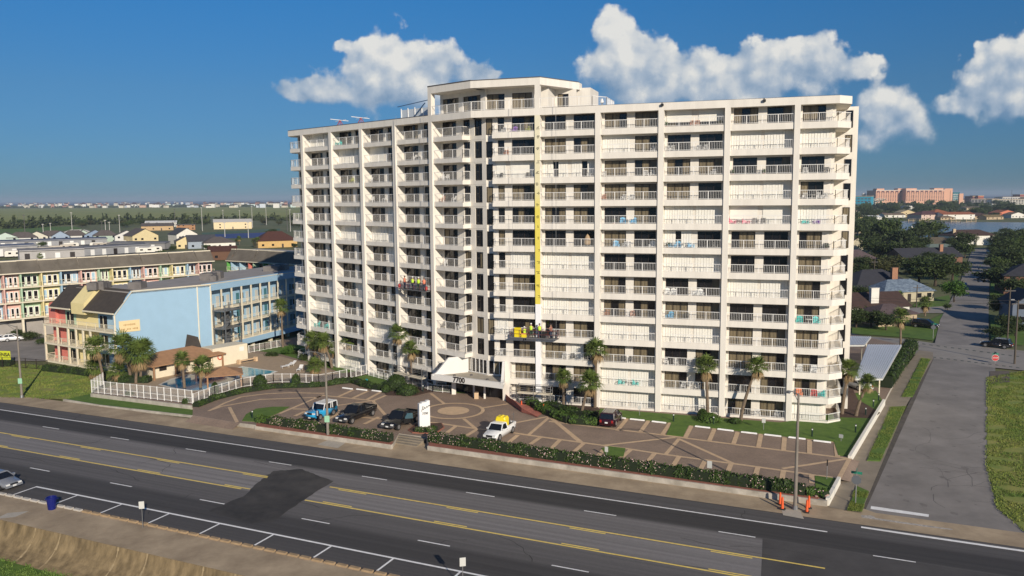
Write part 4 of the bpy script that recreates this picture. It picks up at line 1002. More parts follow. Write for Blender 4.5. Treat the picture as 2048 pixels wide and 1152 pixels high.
# ---- coloured row houses behind
def row_building(name, label, A, B, bounds, colours, z0, zs_, ev, top, n_open=3):
    T, L = fr2(A, B); o = thing(name, label, 'row houses', (A.x, A.y, -.5))
    for (a, b), m in zip(zip(bounds, bounds[1:]), colours):
        off = .5 if m in (m_green, m_paleb) else 0.0
        mb = MB(); mb.box(a, b, 1.2+off, 1.6+off, z0, ev+.2, 0, T)
        mb.box(a, a+.25, 0, 1.2+off, z0, ev, 0, T); w = mb.build('unit_wall', o, m)
        mb = MB(); q = [T(a, -.25, ev-.1), T(b, -.25, ev-.1), T(b, 1.7+off, top-.12), T(a, 1.7+off, top-.12)]; mb.loft([q, [(p[0], p[1], p[2]+.15) for p in q]]); mb.build('mansard_roof', o, m_shing2)
        mb = MB(); mb.box(a, b, 1.6+off, 1.95+off, top-.1, top+.12, 0, T); mb.build('ridge_trim', o, m_trim); mb = MB(); mb.beam(T(a, -.3, ev-.05), T(b, -.3, ev-.05), .2); mb.build('eaves_trim', o, m_trim)
        for z in zs_:
            mb = MB(); mb.box(a, b, -.05, 1.2+off, z-.15, z+.05, 0, T); r = mb.build('balcony', o, m_trim)
            mb = MB(); railing(mb, T, [(a, 0), (b, 0)], z+.05, .95, .28, 1.8); mb.build('balcony_railing', r, m_trim)
            n = n_open if b-a > 2.6 else 2; wd = (b-a-.5)/n
            for i in range(n):
                s = a+.35+wd*i; mb = MB(); mb.box(s+.06, s+wd-.12, 1.14+off, 1.2+off, z+.1, z+2.1, 0, T); mb.build('french_door', o, m_rail)
                mb = MB(); mb.box(s+.2, s+wd-.26, 1.10+off, 1.14+off, z+.45, z+1.95, 0, T); mb.build('door_glass', o, m_glass if (i+int(a*3)) % 4 else m_paleb)
    mb = MB(); mb.box(bounds[0], bounds[-1], 2.2, 10, -.5, top-.3, 0, T); mb.build('rear_block', o, m_lroof)
    for s in [bounds[0]+.2]+bounds[2::3]:
        mb = MB(); mb.box(s-.2, s+.2, .1, .5, -.5, z0, 0, T); mb.build('support_post', o, m_trim)
    return o
A = G(3, 524.7, 14.9); B = G(427, 501.8, 14.9)
bd = [-13.0, -9.5, -5.5, -3.0, 0, 3.01, 6.73, 10.31, 14.15, 17.64, 20.35, 24.06, 26.92, 30.61, 33.17, 36.71, 39.27, 43.09]
row_building('row_houses', 'long terrace of pastel coloured units with dark mansard roofs behind the blue hotel', Vector(A[:2]), Vector(B[:2]), bd, [m_yell, m_paleb, m_pink, m_paleb, m_pink, m_green, m_yell, m_paleb, m_pink, m_green, m_yell, m_paleb, m_pink, m_green, m_yell, m_paleb, m_pink], 3.5, [3.55, 6.75, 9.7], 12.6, 14.9)
A = G(452, 499, 14.); B = G(620, 506.5, 14.)
row_building('row_houses', 'short terrace of green, blue and coral units with a long dark roof behind the tower', Vector(A[:2]), Vector(B[:2]), [0, 1.6, 5.0, 8.4, 10.2, 14.2, 18.0, 19.5, 25, 31], [m_lime, m_paleb, m_paleb, m_red, m_green, m_lime, m_yell, m_yell, m_paleb], 3, [5.3, 8.6], 11.2, 14.0, 2)
# ---- pool court
sheet('pool_water', [G(u, v, 0) for u, v in ((322, 769), (343, 760), (375, 751), (408, 748), (440, 752), (470, 757), (455, 768), (430, 776), (400, 780), (385, 781), (350, 776))], .03, M('pool_blue_water', (.012, .13, .25), .08, var=.35, scale=.5))
sheet('pool_coping', [G(u, v, 0) for u, v in ((316, 770), (340, 758), (374, 749), (408, 746), (442, 750), (474, 757), (458, 770), (432, 778), (400, 782), (384, 783), (348, 778))], .02, M('pale_coping', (.60, .56, .48), .7))
sheet('pool_water', [G(u, v, 0) for u, v in ((475, 737), (484, 734), (549, 743), (541, 747), (505, 752), (477, 754.5))], .03, M('shallow_pool_water', (.06, .34, .44), .08, var=.3, scale=.6))
sheet('pool_coping', [G(u, v, 0) for u, v in ((470, 737), (484, 732.5), (556, 743), (543, 748.5), (506, 753.5), (473, 756.5))], .02, m_wpaint)
m_terra = M('tan_shingle_roof', (.36, .20, .105), .9, var=.15, scale=1.5, detail=8)
def hiproof(mb, T, x0, x1, y0, y1, zb, zt):
    m = (y0+y1)/2; r = (y1-y0)/2; P = [T(x0, y0, zb), T(x1, y0, zb), T(x1, y1, zb), T(x0, y1, zb)]; A = T(x0+r, m, zt); B = T(x1-r, m, zt)
    for f in ((P[0], P[1], B, A), (P[1], P[2], B), (P[2], P[3], A, B), (P[3], P[0], A)): mb.face(f)
pa = G(312, 757, 0); pb_ = G(431, 733, 0); TP, Lp = fr2(Vector(pa[:2]), Vector(pb_[:2]))
o = thing('pool_house', 'cream pool house with a broad tan hipped roof beside the blue hotel', 'pool house', tuple(pa))
mb = MB(); mb.box(0, Lp, 0, 4.5, 0, 2.0, 0, TP); mb.build('wall', o, m_trim)
mb = MB(); hiproof(mb, TP, -1.3, Lp+1.2, -1.3, 6, 2.15, 3.55); mb.box(-1.3, Lp+1.2, -1.3, 6, 2.0, 2.15, 0, TP); mb.build('roof', o, m_terra)
for i, s in enumerate((.6, 3.2, 4.6, 6.6, 8.4)):
    mb = MB(); mb.box(s, s+(.9 if i in (1, 3) else 1.2), -.06, 0, .05 if i in (1, 3) else 1, 1.9, 0, TP); mb.build('door' if i in (1, 3) else 'window', o, m_frame)
for s in (-.9, 2.7, 6.1, Lp+.7): mb = MB(); mb.box(s-.1, s+.1, -1.1, -.9, 0, 2.0, 0, TP); mb.build('porch_post', o, m_terra)
pa = G(427, 735, 0); pb_ = G(496, 722, 0); TQ, Lq = fr2(Vector(pa[:2]), Vector(pb_[:2]))
o = thing('garden_wall', 'tall cream wall with a lifebuoy behind the small pool', 'wall', tuple(pa))
mb = MB(); mb.box(0, Lq, 0, 3.2, 0, 3.0, 0, TQ); mb.build('masonry', o, m_trim)
mb = MB(); mb.tube([TQ(1.2+.38*math.cos(t*math.pi/6), -.08, 1.5+.38*math.sin(t*math.pi/6)) for t in range(13)], .09, 6); tag(mb.build('lifebuoy', None, M('red_lifebuoy', (.62, .10, .06), .5)), 'red and white lifebuoy hung on the cream wall', 'lifebuoy')
mb = MB(); mb.box(4.9, 5.7, -.05, 0, 1.9, 2.6, 0, TQ); mb.build('notice_board', o, m_rail)
mb = MB(); mb.beam(TQ(4.0, -1.0, .5), TQ(7.2, -1.0, .5), .5, .12)
for s in (4.0, 7.2): mb.box(s-.2, s+.2, -1.3, -.7, 0, .7, 0, TQ)
tag(mb.build('garden_bench', None, m_band), 'long plank bench between two piers in front of the cream wall', 'bench')
pg = G(449, 777, 0); TG = frame((pg.x, pg.y), RAD(-20))
o = thing('shade_pavilion', 'square tan shingled shade pavilion standing between the two pools', 'pavilion', tuple(pg))
mb = MB(); hiproof(mb, TG, -2.5, 2.6, -.2, 4.4, 1.9, 2.75); mb.box(-2.5, 2.6, -.2, 4.4, 1.78, 1.9, 0, TG); mb.build('roof', o, m_terra)
for s, d in ((-2.2, .1), (2.3, .1), (2.3, 4), (-2.2, 4)): mb = MB(); mb.box(s-.1, s+.1, d-.1, d+.1, 0, 1.78, 0, TG); mb.build('post', o, m_terra)
# white pool fence
def fence(label, pts, h, m=None, step=.14, post=1.2, z=.05, cat='fence', midrail=False):
    P = [G(u, v, 0) for u, v in pts]; o = thing('picket_fence', label, cat, (P[0].x, P[0].y, z))
    m = m or m_rail
    for a, b in zip(P, P[1:]):
        L = (b-a).length; D = (b-a)/L; mb = MB()
        for zz in ((.12, h) if not midrail else (.12, h*.45, h)): mb.beam(a+Vector((0, 0, z+zz)), b+Vector((0, 0, z+zz)), .05)
        k = int(L/step)
        for i in range(1, k): p = a+D*(L*i/k); mb.beam(p+Vector((0, 0, z+.12)), p+Vector((0, 0, z+h)), .013)
        mb.build('fence_panel', o, m)
        n = max(1, round(L/post))
        for i in range(n+1):
            p = a+D*(L*i/n); q = MB(); q.beam(p+Vector((0, 0, z)), p+Vector((0, 0, z+h+.08)), .09); q.build('fence_post', o, m)
    return o
fence('white picket fence on the concrete wall between the pool and the road', [(184, 786), (385, 808)], 1.75, midrail=True)
fence('curved white picket fence between the pools and the parking drive', [(387, 808), (430, 791), (486, 775), (547, 766), (600, 766), (638, 768), (665, 763), (694, 756.8)], 1.3)
fence('short white picket gate beside the left wing of the tower', [(702, 757), (733, 749)], 1.45)
fence('low white patio fence at the foot of the left wing', [(738, 752), (768, 760), (792, 768)], 1.0)
fence('grey white patio fence left of the entrance canopy', [(806, 766), (836, 773), (866, 784), (905, 787)], 1.0)
fence('white picket fence under the hotel galleries', [(498, 706), (530, 700), (566, 693)], 1.3, z=0)
fence('side return of the white pool fence beside the palms', [(184, 785), (207, 770)], 1.7)
o = fence('black iron fence at the edge of the hotel car park', [(-20, 729), (30, 729), (95, 735)], 1.6, m_frame, .2, 2.2, -.45)
mb = MB(); p = G(-25, 725, -.45); q = G(22, 726, -.45); mb.beam(p+Vector((0, 0, 1.3)), q+Vector((0, 0, 1.3)), .06, 1.5)
bn = tag(mb.build('banner', None, M('yellow_banner', (.56, .60, .03), .6)), 'bright yellow banner with dark letters tied to the black fence', 'banner'); ORG[bn.name] = Vector((0, 0, 0))
d_ = (q-p); d_.z = 0; d_.normalize(); c = q-d_*1.05+Vector((d_.y, -d_.x, 0))*.06; lettering('banner_letters', 'ENSA', bn, .85, (c.x, c.y, c.z+1.4), d_[:], m_frame, .02)
# ---- what lies behind the row houses
rr = random.Random(3)
gr1 = C('grey_shingle', 92, 84, 80, .9, .2); gr2 = C('slate_shingle', 70, 70, 74, .9, .2); wh = C('white_siding', 225, 220, 208); cr_ = C('cream_siding', 214, 196, 150); brn = C('brown_shingle', 78, 46, 36, .9, .2)
for i, (u, v, w, k, a, col) in enumerate(((12, 493, 14, 'gable', -.5, 'pale mint'), (45, 492, 16, 'hip', -.5, 'white'), (75, 490, 12, 'gable', -.5, 'cream'), (105, 488, 16, 'hip', -.5, 'pale grey'), (122, 489, 10, 'gable', -.5, 'pale blue'), (150, 487, 15, 'hip', -.5, 'white'), (168, 486, 10, 'gable', -.5, 'mint'), (192, 486, 13, 'gable', -.5, 'grey blue'), (212, 487, 14, 'hip', -.5, 'pale green'), (255, 488, 14, 'gable', -.5, 'white'))):
    cm = {'pale mint': (190, 205, 192), 'white': (210, 208, 202), 'cream': (205, 200, 182), 'pale grey': (180, 180, 178), 'pale blue': (150, 165, 182), 'mint': (180, 195, 182), 'grey blue': (130, 148, 170), 'pale green': (170, 185, 170)}[col]
    house('terraced_house', f'{col} {"hipped" if k == "hip" else "gabled"} house, {["first","second","third","fourth","fifth","sixth","seventh","eighth","ninth","tenth"][i]} from the left before the playing field', u, v, w, 9, 5.2, 3.2, C('siding_'+col.replace(' ', '_'), *cm), gr1, a, k)
house('white_house', 'large white gabled house with upstairs balcony right of the house row', 292, 492, 15, 16, 6.2, 4.0, cr_, gr1, -.75, 'gable', wins=4)
house('white_house', 'white gabled two storey house standing alone before the blue court', 375, 488, 13, 14, 6, 3.8, wh, gr2, -.75, 'gable', wins=3)
house('brown_house', 'tan house with a dark brown hipped roof and white dormers right of the palms', 556, 495, 22, 14, 4, 5, C('tan_siding', 200, 165, 105), brn, -.5, 'hip', wins=4)
for u, v in ((527, 477), (557, 478)):
    p = DEP(u, v-3, 330); 
house('grey_house', 'low house with a pale grey roof behind the row houses', 440, 497, 17, 13, 3.4, 3, wh, gr1, -.5, 'hip')
house('grey_house', 'grey blue gabled house behind the terrace roofs', 405, 497, 15, 12, 4, 3.4, C('siding_grey', 150, 160, 170), gr2, -.5, 'side')
house('cream_house', 'cream gabled cottage behind the terrace roofs', 372, 497, 10, 10, 4, 2.6, cr_, gr1, -.5, 'gable')
house('brown_shed', 'low brown roofed shed between the two coloured terraces', 447, 520, 12, 9, 4, 2, C('shed_wood', 100, 70, 50), brn, -.4, 'side', wins=2)
house('open_pavilion', 'white roofed open park pavilion at the playing field', 153, 470, 26, 16, 1, 3, wh, C('pale_metal_roof', 205, 200, 190), -.4, 'hip', wins=0, cat='pavilion')
house('warehouse', 'big cream metal warehouse beyond the blue court', 466, 458, 34, 24, 6.5, 2.5, C('cream_metal', 225, 205, 165), C('pale_roof', 210, 205, 195), -.35, 'side', wins=3, cat='warehouse')
house('long_shed', 'long tan shed with a grey roof left of the warehouse', 315, 461, 27, 18, 4, 2.4, C('tan_block', 190, 160, 118), gr1, -.35, 'side', wins=4, cat='shed')
house('long_shed', 'white roofed shed behind the tan shed', 322, 454, 30, 20, 4.5, 1.6, wh, C('pale_roof2', 225, 222, 215), -.35, 'side', wins=4, cat='shed')
house('block_building', 'orange tan building with a red wall right of the sheds', 372, 460, 16, 12, 4.5, .8, C('orange_block', 165, 122, 85), gr1, -.35, 'flat', wins=4, cat='building')
# storage rows and trailers
for i, (u0, v0, u1, v1, h, col, rc) in enumerate(((-40, 517, 75, 511, 5, (165, 162, 158), (95, 105, 125)), (-30, 498, 215, 489, 3.6, (150, 150, 152), (75, 84, 104)), (40, 526, 170, 520, 5, (172, 168, 164), (120, 118, 118)), (150, 515, 300, 505, 4, (150, 147, 144), (105, 105, 108)), (215, 500, 330, 500, 3.5, (140, 138, 136), (100, 100, 102)))):
    a = G(u0, v0, -.5); b = G(u1, v1, -.5); T, L = fr2(Vector(a[:2]), Vector(b[:2])); o = thing('storage_building', f'long {["grey walled","blue grey roofed","white walled","pale grey","flat grey"][i]} storage building behind the terrace roofs', 'storage building', tuple(a))
    mb = MB(); mb.box(0, L, 0, 6, 0, h, 0, T); mb.build('wall', o, C(f'storage_wall_{col[0]}', *col, .8, .12, .3)); mb = MB(); q = [T(-.3, -.4, h-.5), T(L+.3, -.4, h-.5), T(L+.3, 6.3, h+.5), T(-.3, 6.3, h+.5)]; mb.loft([q, [(p[0], p[1], p[2]+.15) for p in q]]); mb.build('roof', o, C(f'storage_roof_{rc[0]}', *rc, .8, .15, .3))
    for k in range(int(L/6)):
        mb = MB(); mb.box(2+6*k, 4+6*k, -.08, 0, 0, h*.7, 0, T); mb.build('roller_door', o, m_frame if k % 3 == 0 else m_rail)
for i in range(34):
    u = rr.uniform(0, 310); v = 497+rr.uniform(0, 22)*(1-u/900)-u*.018; p = G(u, v, -.5); T = frame((p.x, p.y), rr.uniform(-.9, -.3)); L = rr.uniform(5, 9); h = rr.uniform(2.6, 3.4)
    o = thing('camper_trailer', 'white camper trailer parked in the yard behind the terraces', 'trailer', tuple(p), 0, 'trailers in the yard')
    mb = MB(); f0 = [(0, .5), (L, .5), (L, h*.8), (L-.6, h), (.5, h), (0, h*.75)]; mb.loft([[T(s, 0, z-.5) for s, z in f0], [T(s, 2.5, z-.5) for s, z in f0]]); mb.build('body', o, wh if i % 3 else C('beige_trailer', 190, 180, 165))
    mb = MB(); mb.box(L*.2, L*.35, -.05, 0, h*.5, h*.75, 0, lambda s, d, z, T=T: T(s, d, z-.5)); mb.box(L*.6, L*.8, -.05, 0, h*.5, h*.75, 0, lambda s, d, z, T=T: T(s, d, z-.5)); mb.build('window', o, m_glass)
    mb = MB(); 
    mb.tube([T(L*.48, -.05, -.15), T(L*.48, .25, -.15)], .35, 10); mb.build('wheel', o, m_frame)
# tall thin poles
for i, (u, vb, vt) in enumerate(((51, 480, 430), (145, 470, 425), (87, 472, 448), (102, 472, 446), (205, 475, 443), (212, 475, 440), (220, 474, 444), (240, 468, 430), (351, 462, 418), (405, 462, 415), (505, 455, 412), (533, 450, 408), (575, 463, 418), (581, 463, 419), (450, 474, 445), (497, 476, 444), (8, 455, 435), (447, 452, 420), (480, 447, 421))):
    p = G(u, vb, -.5); h = DEP(u, vt, p.y).z; o = MB(); o.tube([(p.x, p.y, -.5), (p.x, p.y, h)], [.30, .16], 6); o.box(p.x-.9, p.x+.9, p.y-.1, p.y+.1, h-.4, h)
    tag(o.build('field_light_pole', None, M('pale_pole', (.50, .48, .44), .6) if i % 4 else m_cap), 'tall thin light pole around the playing fields and courts', 'light pole', 'light poles of the playing fields')
for i in range(210):
    u = rr.uniform(-60, 640); far_ = rr.random(); v = 406.5+far_*9.5; p = G(u, v, -.5); w = rr.uniform(10, 26); h = rr.uniform(6, 15); T = frame((p.x, p.y), rr.uniform(-.6, .6))
    col = rr.choice([(232, 230, 224), (226, 222, 212), (214, 205, 185), (200, 165, 145), (195, 210, 205), (205, 195, 175), (228, 224, 216), (170, 125, 108), (200, 206, 214)])
    mb = MB(); mb.box(-w/2, w/2, 0, 12, -.5, h, 0, T); mb.loft([[T(-w/2, -.3, h), T(w/2, -.3, h), T(w/2-2, 6, h+4), T(-w/2+2, 6, h+4)], [T(-w/2, 12.3, h), T(w/2, 12.3, h), T(w/2-2, 6.1, h+4), T(-w/2+2, 6.1, h+4)]], 1)
    tag(mb.build('bay_house', None, [C(f'far_wall_{col[0]}_{col[1]}', *col), gr1 if i % 3 else brn]), 'small distant house on the far side of the marsh', 'house', 'distant houses beyond the marsh')
# ================================================================ vehicles, people, furniture, signs
m_tyre = M('black_rubber', (.015, .015, .015), .85); m_rim = M('alloy_rim', (.45, .45, .45), .35, metal=.7)
m_cglass = M('car_glass', (.012, .014, .018), .05, spec=.6); m_lamp = M('headlamp_lens', (.75, .75, .72), .1); m_tail = M('tail_lamp_red', (.35, .02, .02), .2)
m_plate = M('number_plate', (.75, .75, .72), .5); m_blk = M('black_plastic', (.02, .02, .02), .5); m_chrome = M('chrome', (.6, .6, .6), .15, metal=.9)
def paint(name, c): 
    m = M(name, c, .22, spec=.5); m.node_tree.nodes['Principled BSDF'].inputs['Coat Weight'].default_value = .6; return m
def car(name, label, cat, loc, head, pm, kind, roof=None, L=4.7, w=1.85, open_door=False):
    """body by cross sections along x (front is +x), glasshouse, wheels and fittings as parts"""
    o = proto(name); hw = w/2
    K = dict(sedan=(.80, .98, 1.43, (-1.55, -.75, .35, 1.15), 0), suv=(.95, 1.05, 1.72, (-2.15, -1.95, .25, .95), 0), van=(.95, 1.08, 1.75, (-2.3, -2.1, .55, 1.45), 0),
             jeep=(1.05, 1.10, 1.85, (-2.0, -1.95, .30, .55), 0), pickup=(1.0, 1.12, 1.85, (-.75, -.55, .55, 1.25), 1), work=(.92, 1.02, 1.70, (-.35, -.15, .65, 1.25), 1))[kind]
    hood, belt, top, (cb, rb, rf, cf), bed = K; fx = L/2; zb = .32 if kind != 'pickup' else .45
    def ring(x, z0, z1, h0, h1): return [(x, -h0, z0), (x, h0, z0), (x, h1, (z0+z1)/2), (x, h1*.97, z1-.07), (x, h1*.90, z1), (x, -h1*.90, z1), (x, -h1*.97, z1-.07), (x, -h1, (z0+z1)/2)]
    rear = belt if not bed else belt-.02
    st = [(-fx, zb+.15, rear-.15, hw*.80, hw*.88), (-fx+.10, zb, rear-.02, hw*.9, hw*.97), (-fx+.6, zb-.05, rear, hw*.93, hw), (cb, zb-.05, belt, hw*.94, hw), (cf-.1, zb-.05, belt, hw*.94, hw), (cf+.25, zb-.03, hood+.05, hw*.93, hw*.98), (fx-.35, zb, hood-.06, hw*.9, hw*.95), (fx-.08, zb+.05, hood-.18, hw*.84, hw*.88), (fx, zb+.18, hood-.32, hw*.76, hw*.8)]
    if kind in ('jeep',): st[-3:] = [(fx-.35, zb, hood-.02, hw*.72, hw*.74), (fx-.1, zb+.1, hood-.06, hw*.70, hw*.72), (fx, zb+.2, hood-.12, hw*.66, hw*.68)]
    mb = MB(); mb.loft([ring(*s) for s in st]); mb.build('body', o, pm, True)
    if kind == 'jeep':
        for s in (-1, 1):
            mb = MB(); mb.loft([[(x, s*(hw-.30), z), (x, s*(hw+.04), z), (x, s*(hw+.04), z-.08), (x, s*(hw-.30), z-.08)] for x, z in ((fx-1.35, .80), (fx-1.1, .98), (fx-.45, .98), (fx-.12, .82))]); mb.build('fender', o, pm)
    if bed:
        mb = MB(); mb.box(-fx+.12, cb-.12, -hw+.14, hw-.14, belt-.03, belt+.012); mb.build('cargo_bed', o, m_blk)
        for s in (-1, 1): mb = MB(); mb.box(-fx+.05, cb-.05, s*(hw-.07)-.06, s*(hw-.07)+.06, belt-.02, belt+.14); mb.build('bed_side', o, pm)
        mb = MB(); mb.box(-fx+.02, -fx+.12, -hw+.05, hw-.05, belt-.25, belt+.14); mb.build('tailgate', o, pm)
    ci = .80 if kind != 'jeep' else .92
    base = [(cb, -hw*.94), (cf, -hw*.94), (cf, hw*.94), (cb, hw*.94)]; up = [(rb, -hw*ci), (rf, -hw*ci), (rf, hw*ci), (rb, hw*ci)]
    mb = MB(); mb.loft([[(x, y, belt-.02) for x, y in base], [(x, y, top-.09) for x, y in up]]); mb.build('window_glass', o, m_cglass)
    mb = MB(); rr_ = [(rb-.06, rf+.05, hw*ci+.02, top-.12), (rb-.03, rf+.02, hw*ci+.01, top-.05), (rb+.1, rf-.1, hw*ci-.12, top)]
    mb.loft([[(a, -h, z), (b, -h, z), (b, h, z), (a, h, z)] for a, b, h, z in rr_]); mb.build('roof', o, roof or pm, False)
    mb = MB()
    for s in (-1, 1):
        for (x0, y0), (x1, y1) in zip(((cb, .94), (cf, .94)), ((rb, ci), (rf, ci))): mb.beam((x0, s*hw*y0, belt-.02), (x1, s*hw*y1, top-.08), .09)
        if not bed or kind == 'pickup': mb.beam(((cb+cf)/2, s*hw*.945, belt-.02), ((rb+rf)/2, s*(hw*ci+.005), top-.08), .09)
        if kind in ('suv', 'van', 'jeep'): mb.beam((cb*.55, s*hw*.945, belt-.02), (rb*.55, s*(hw*ci+.005), top-.08), .10)
    mb.build('pillar', o, roof or pm)
    wr = .34 if kind in ('sedan', 'van') else .40
    for x in (-fx+.95, fx-.90):
        for s in (-1, 1):
            mb = MB(); mb.tube([(x, s*(hw-.20), wr), (x, s*(hw+.015), wr)], wr, 18); wq = mb.build('wheel', o, m_tyre)
            mb = MB(); mb.tube([(x, s*(hw-.02), wr), (x, s*(hw+.03), wr)], wr*.60, 12); mb.build('rim', wq, m_rim)
    jz = hood-.30 if kind != 'jeep' else .85
    for s in (-1, 1):
        mb = MB(); mb.box(fx-.16, fx+.015, s*hw*.62-.17, s*hw*.62+.17, jz, jz+.17); mb.build('headlight', o, m_lamp)
        mb = MB(); mb.box(-fx-.015, -fx+.1, s*hw*.74-.11, s*hw*.74+.11, belt-.42, belt-.12); mb.build('taillight', o, m_tail)
        mb = MB(); mb.box(cf-.35, cf-.15, s*(hw+.02)-.02, s*(hw+.17), belt, belt+.17) if s > 0 else mb.box(cf-.35, cf-.15, -(hw+.17), -(hw), belt, belt+.17); mb.build('wing_mirror', o, pm)
        mb = MB(); mb.box(-.25, -.05, s*hw*1.0-.02, s*hw*1.0+.02, belt-.2, belt-.15); mb.build('door_handle', o, m_chrome)
    mb = MB(); mb.box(fx-.06, fx+.02, -hw*.42, hw*.42, jz-.05, jz+.16); mb.build('grille', o, m_blk)
    for x, a in ((fx, 1), (-fx, -1)):
        mb = MB(); mb.box(min(x-.10*a, x+.06*a), max(x-.10*a, x+.06*a), -hw*.88, hw*.88, zb, zb+.22); mb.build('bumper', o, m_chrome if kind in ('pickup',) else (m_blk if kind in ('jeep', 'work') else pm))
        mb = MB(); mb.box(min(x+.055*a, x+.075*a), max(x+.055*a, x+.075*a), -.17, .17, zb+.25 if a < 0 else zb+.05, zb+.42 if a < 0 else zb+.2); mb.build('number_plate', o, m_plate)
    if kind == 'jeep': mb = MB(); mb.tube([(-fx, 0, 1.1), (-fx-.22, 0, 1.1)], .37, 16); mb.build('spare_wheel', o, m_tyre)
    if open_door:
        mb = MB(); y0 = hw; mb.loft([[(.95, y0, .55), (.95, y0+.06, .55), (.95, y0+.06, 1.1), (.95, y0, 1.1)], [(.25, y0+.85, .55), (.30, y0+.90, .55), (.30, y0+.90, 1.1), (.25, y0+.85, 1.1)]]); d = mb.build('open_door', o, pm)
        mb = MB(); mb.face([(.92, y0+.05, 1.1), (.27, y0+.87, 1.1), (.27, y0+.80, 1.72), (.62, y0+.30, 1.72)]); mb.build('door_window', d, M('tinted_door_glass', (.05, .10, .12), .05))
    if kind == 'suv':
        mb = MB()
        for s in (-1, 1): mb.beam((rb+.2, s*hw*.66, top+.05), (rf-.2, s*hw*.66, top+.05), .05)
        mb.build('roof_rail', o, m_chrome)
    return put(o, loc, head, label, cat)
def heading(a, b, z=0):
    p = G(*a, z); q = G(*b, z); return math.atan2(q.y-p.y, q.x-p.x)
h1 = heading((705, 781), (677, 793.6)); h1 = math.atan2(-RF.n[1], -RF.n[0])
def at(u, v, z=0.0): p = G(u, v, z); return (p.x, p.y, z)
car('jeep', 'bright blue off-road car with a white hard top parked behind the hedge', 'car', at(643, 834, .02), h1-.05, paint('azure_paint', (.03, .37, .68)), 'jeep', paint('white_hardtop', (.78, .78, .76)), 4.3, 1.8)
pb = paint('black_paint', (.007, .007, .008))
car('pickup_truck', 'black pickup truck parked between the blue car and the truck with an open door', 'pickup truck', at(713, 838, .02), h1-.05, pb, 'pickup', None, 5.9, 2.0)
car('pickup_truck', 'black pickup truck with its driver door open beside the white sign', 'pickup truck', at(802, 850, .02), h1-.02, pb, 'pickup', None, 5.8, 2.0, True)
o = car('pickup_truck', 'white work pickup with a yellow tank on its bed', 'pickup truck', at(999, 872, .02), h1-.02, paint('white_paint', (.80, .80, .78)), 'work', None, 5.2, 1.8)
mt = M('bright_yellow_plastic', (.85, .66, .02), .4)
T0 = at(999, 872, .02)
tk = MB(); rg = lambda x, w_, z0, z1: [(x, -w_, z0), (x, w_, z0), (x, w_, z1*.8+z0*.2), (x, w_*.8, z1), (x, -w_*.8, z1), (x, -w_, z1*.8+z0*.2)]
tk.loft([rg(-.55, .55, 0, .95), rg(-.45, .62, 0, 1.05), rg(.45, .62, 0, 1.05), rg(.55, .55, 0, .95)]); t = proto('water_tank'); tk.build('tank_shell', t, mt)
for x in (-.2, .2): v = MB(); v.tube([(x, 0, 1.04), (x, 0, 1.12)], .16, 10); v.build('tank_cap', t, mt)
put(t, (T0[0]+.75*-math.cos(h1), T0[1]+.75*-math.sin(h1), 1.08), h1, 'bright yellow plastic tank standing on the bed of the white pickup', 'tank')
mb = MB(); mb.beam((-2.2, .8, 1.0), (-2.2, .8, 2.2), .05); mb.beam((-2.2, -.8, 1.0), (-2.2, -.8, 2.0), .05); mb.beam((-2.2, .8, 2.1), (-1.4, .9, 2.2), .04)
for x, y in ((-1.2, .3), (-1.6, -.3), (-2.0, .2)): mb.box(x-.2, x+.2, y-.2, y+.2, 1.0, 1.5)
t = proto('site_tools'); mb.build('tool_rack', t, m_metal); put(t, (T0[0], T0[1], .02), h1, 'grey rack of tools and poles on the white pickup bed', 'tools')
car('suv', 'dark maroon estate car parked nose to the building', 'car', at(1222, 846, .02), h1+math.pi+.06, paint('maroon_paint', (.032, .004, .007)), 'suv', None, 4.6, 1.85)
car('sedan', 'silver grey saloon car in the roadside parking lane', 'car', (RF(-75.9, 49.2, 0)[0], RF(-75.9, 49.2, 0)[1], -.5), -RAD(23.95), paint('silver_paint', (.20, .21, .23)), 'sedan')
car('suv', 'black estate car crossing the junction beyond the side street', 'car', at(1993, 695, -.46), heading((2040, 702), (1970, 694)), paint('black_paint2', (.008, .008, .01)), 'suv', None, 4.9, 1.9)
car('minivan', 'dark minivan parked on the grass drive by the corner house', 'car', at(1850, 655, -.5), heading((1830, 653), (1872, 657)), paint('dark_grey_paint', (.012, .012, .016)), 'van', None, 5.0, 1.95)
car('sedan', 'white saloon car at the left edge in the hotel car park', 'car', at(22, 682, -.5), .35, paint('white_paint2', (.75, .75, .74)), 'sedan')
car('sedan', 'white saloon car half out of frame in the hotel car park', 'car', at(-2, 684, -.5), .5, paint('white_paint3', (.72, .72, .72)), 'sedan')
car('sedan', 'white car parked far along the side street', 'car', at(1977, 505, -.48), heading((1977, 520), (1979, 496)), paint('white_paint4', (.75, .75, .75)), 'sedan')
car('sedan', 'pale car parked under the white carport', 'car', at(1712, 776, .02), 1.9, paint('pale_grey_paint', (.50, .50, .48)), 'sedan')
car('sedan', 'pale blue car in the drive beside the far green tree', 'car', at(1915, 571, -.5), 2.9, paint('pale_blue_paint', (.40, .48, .60)), 'sedan')
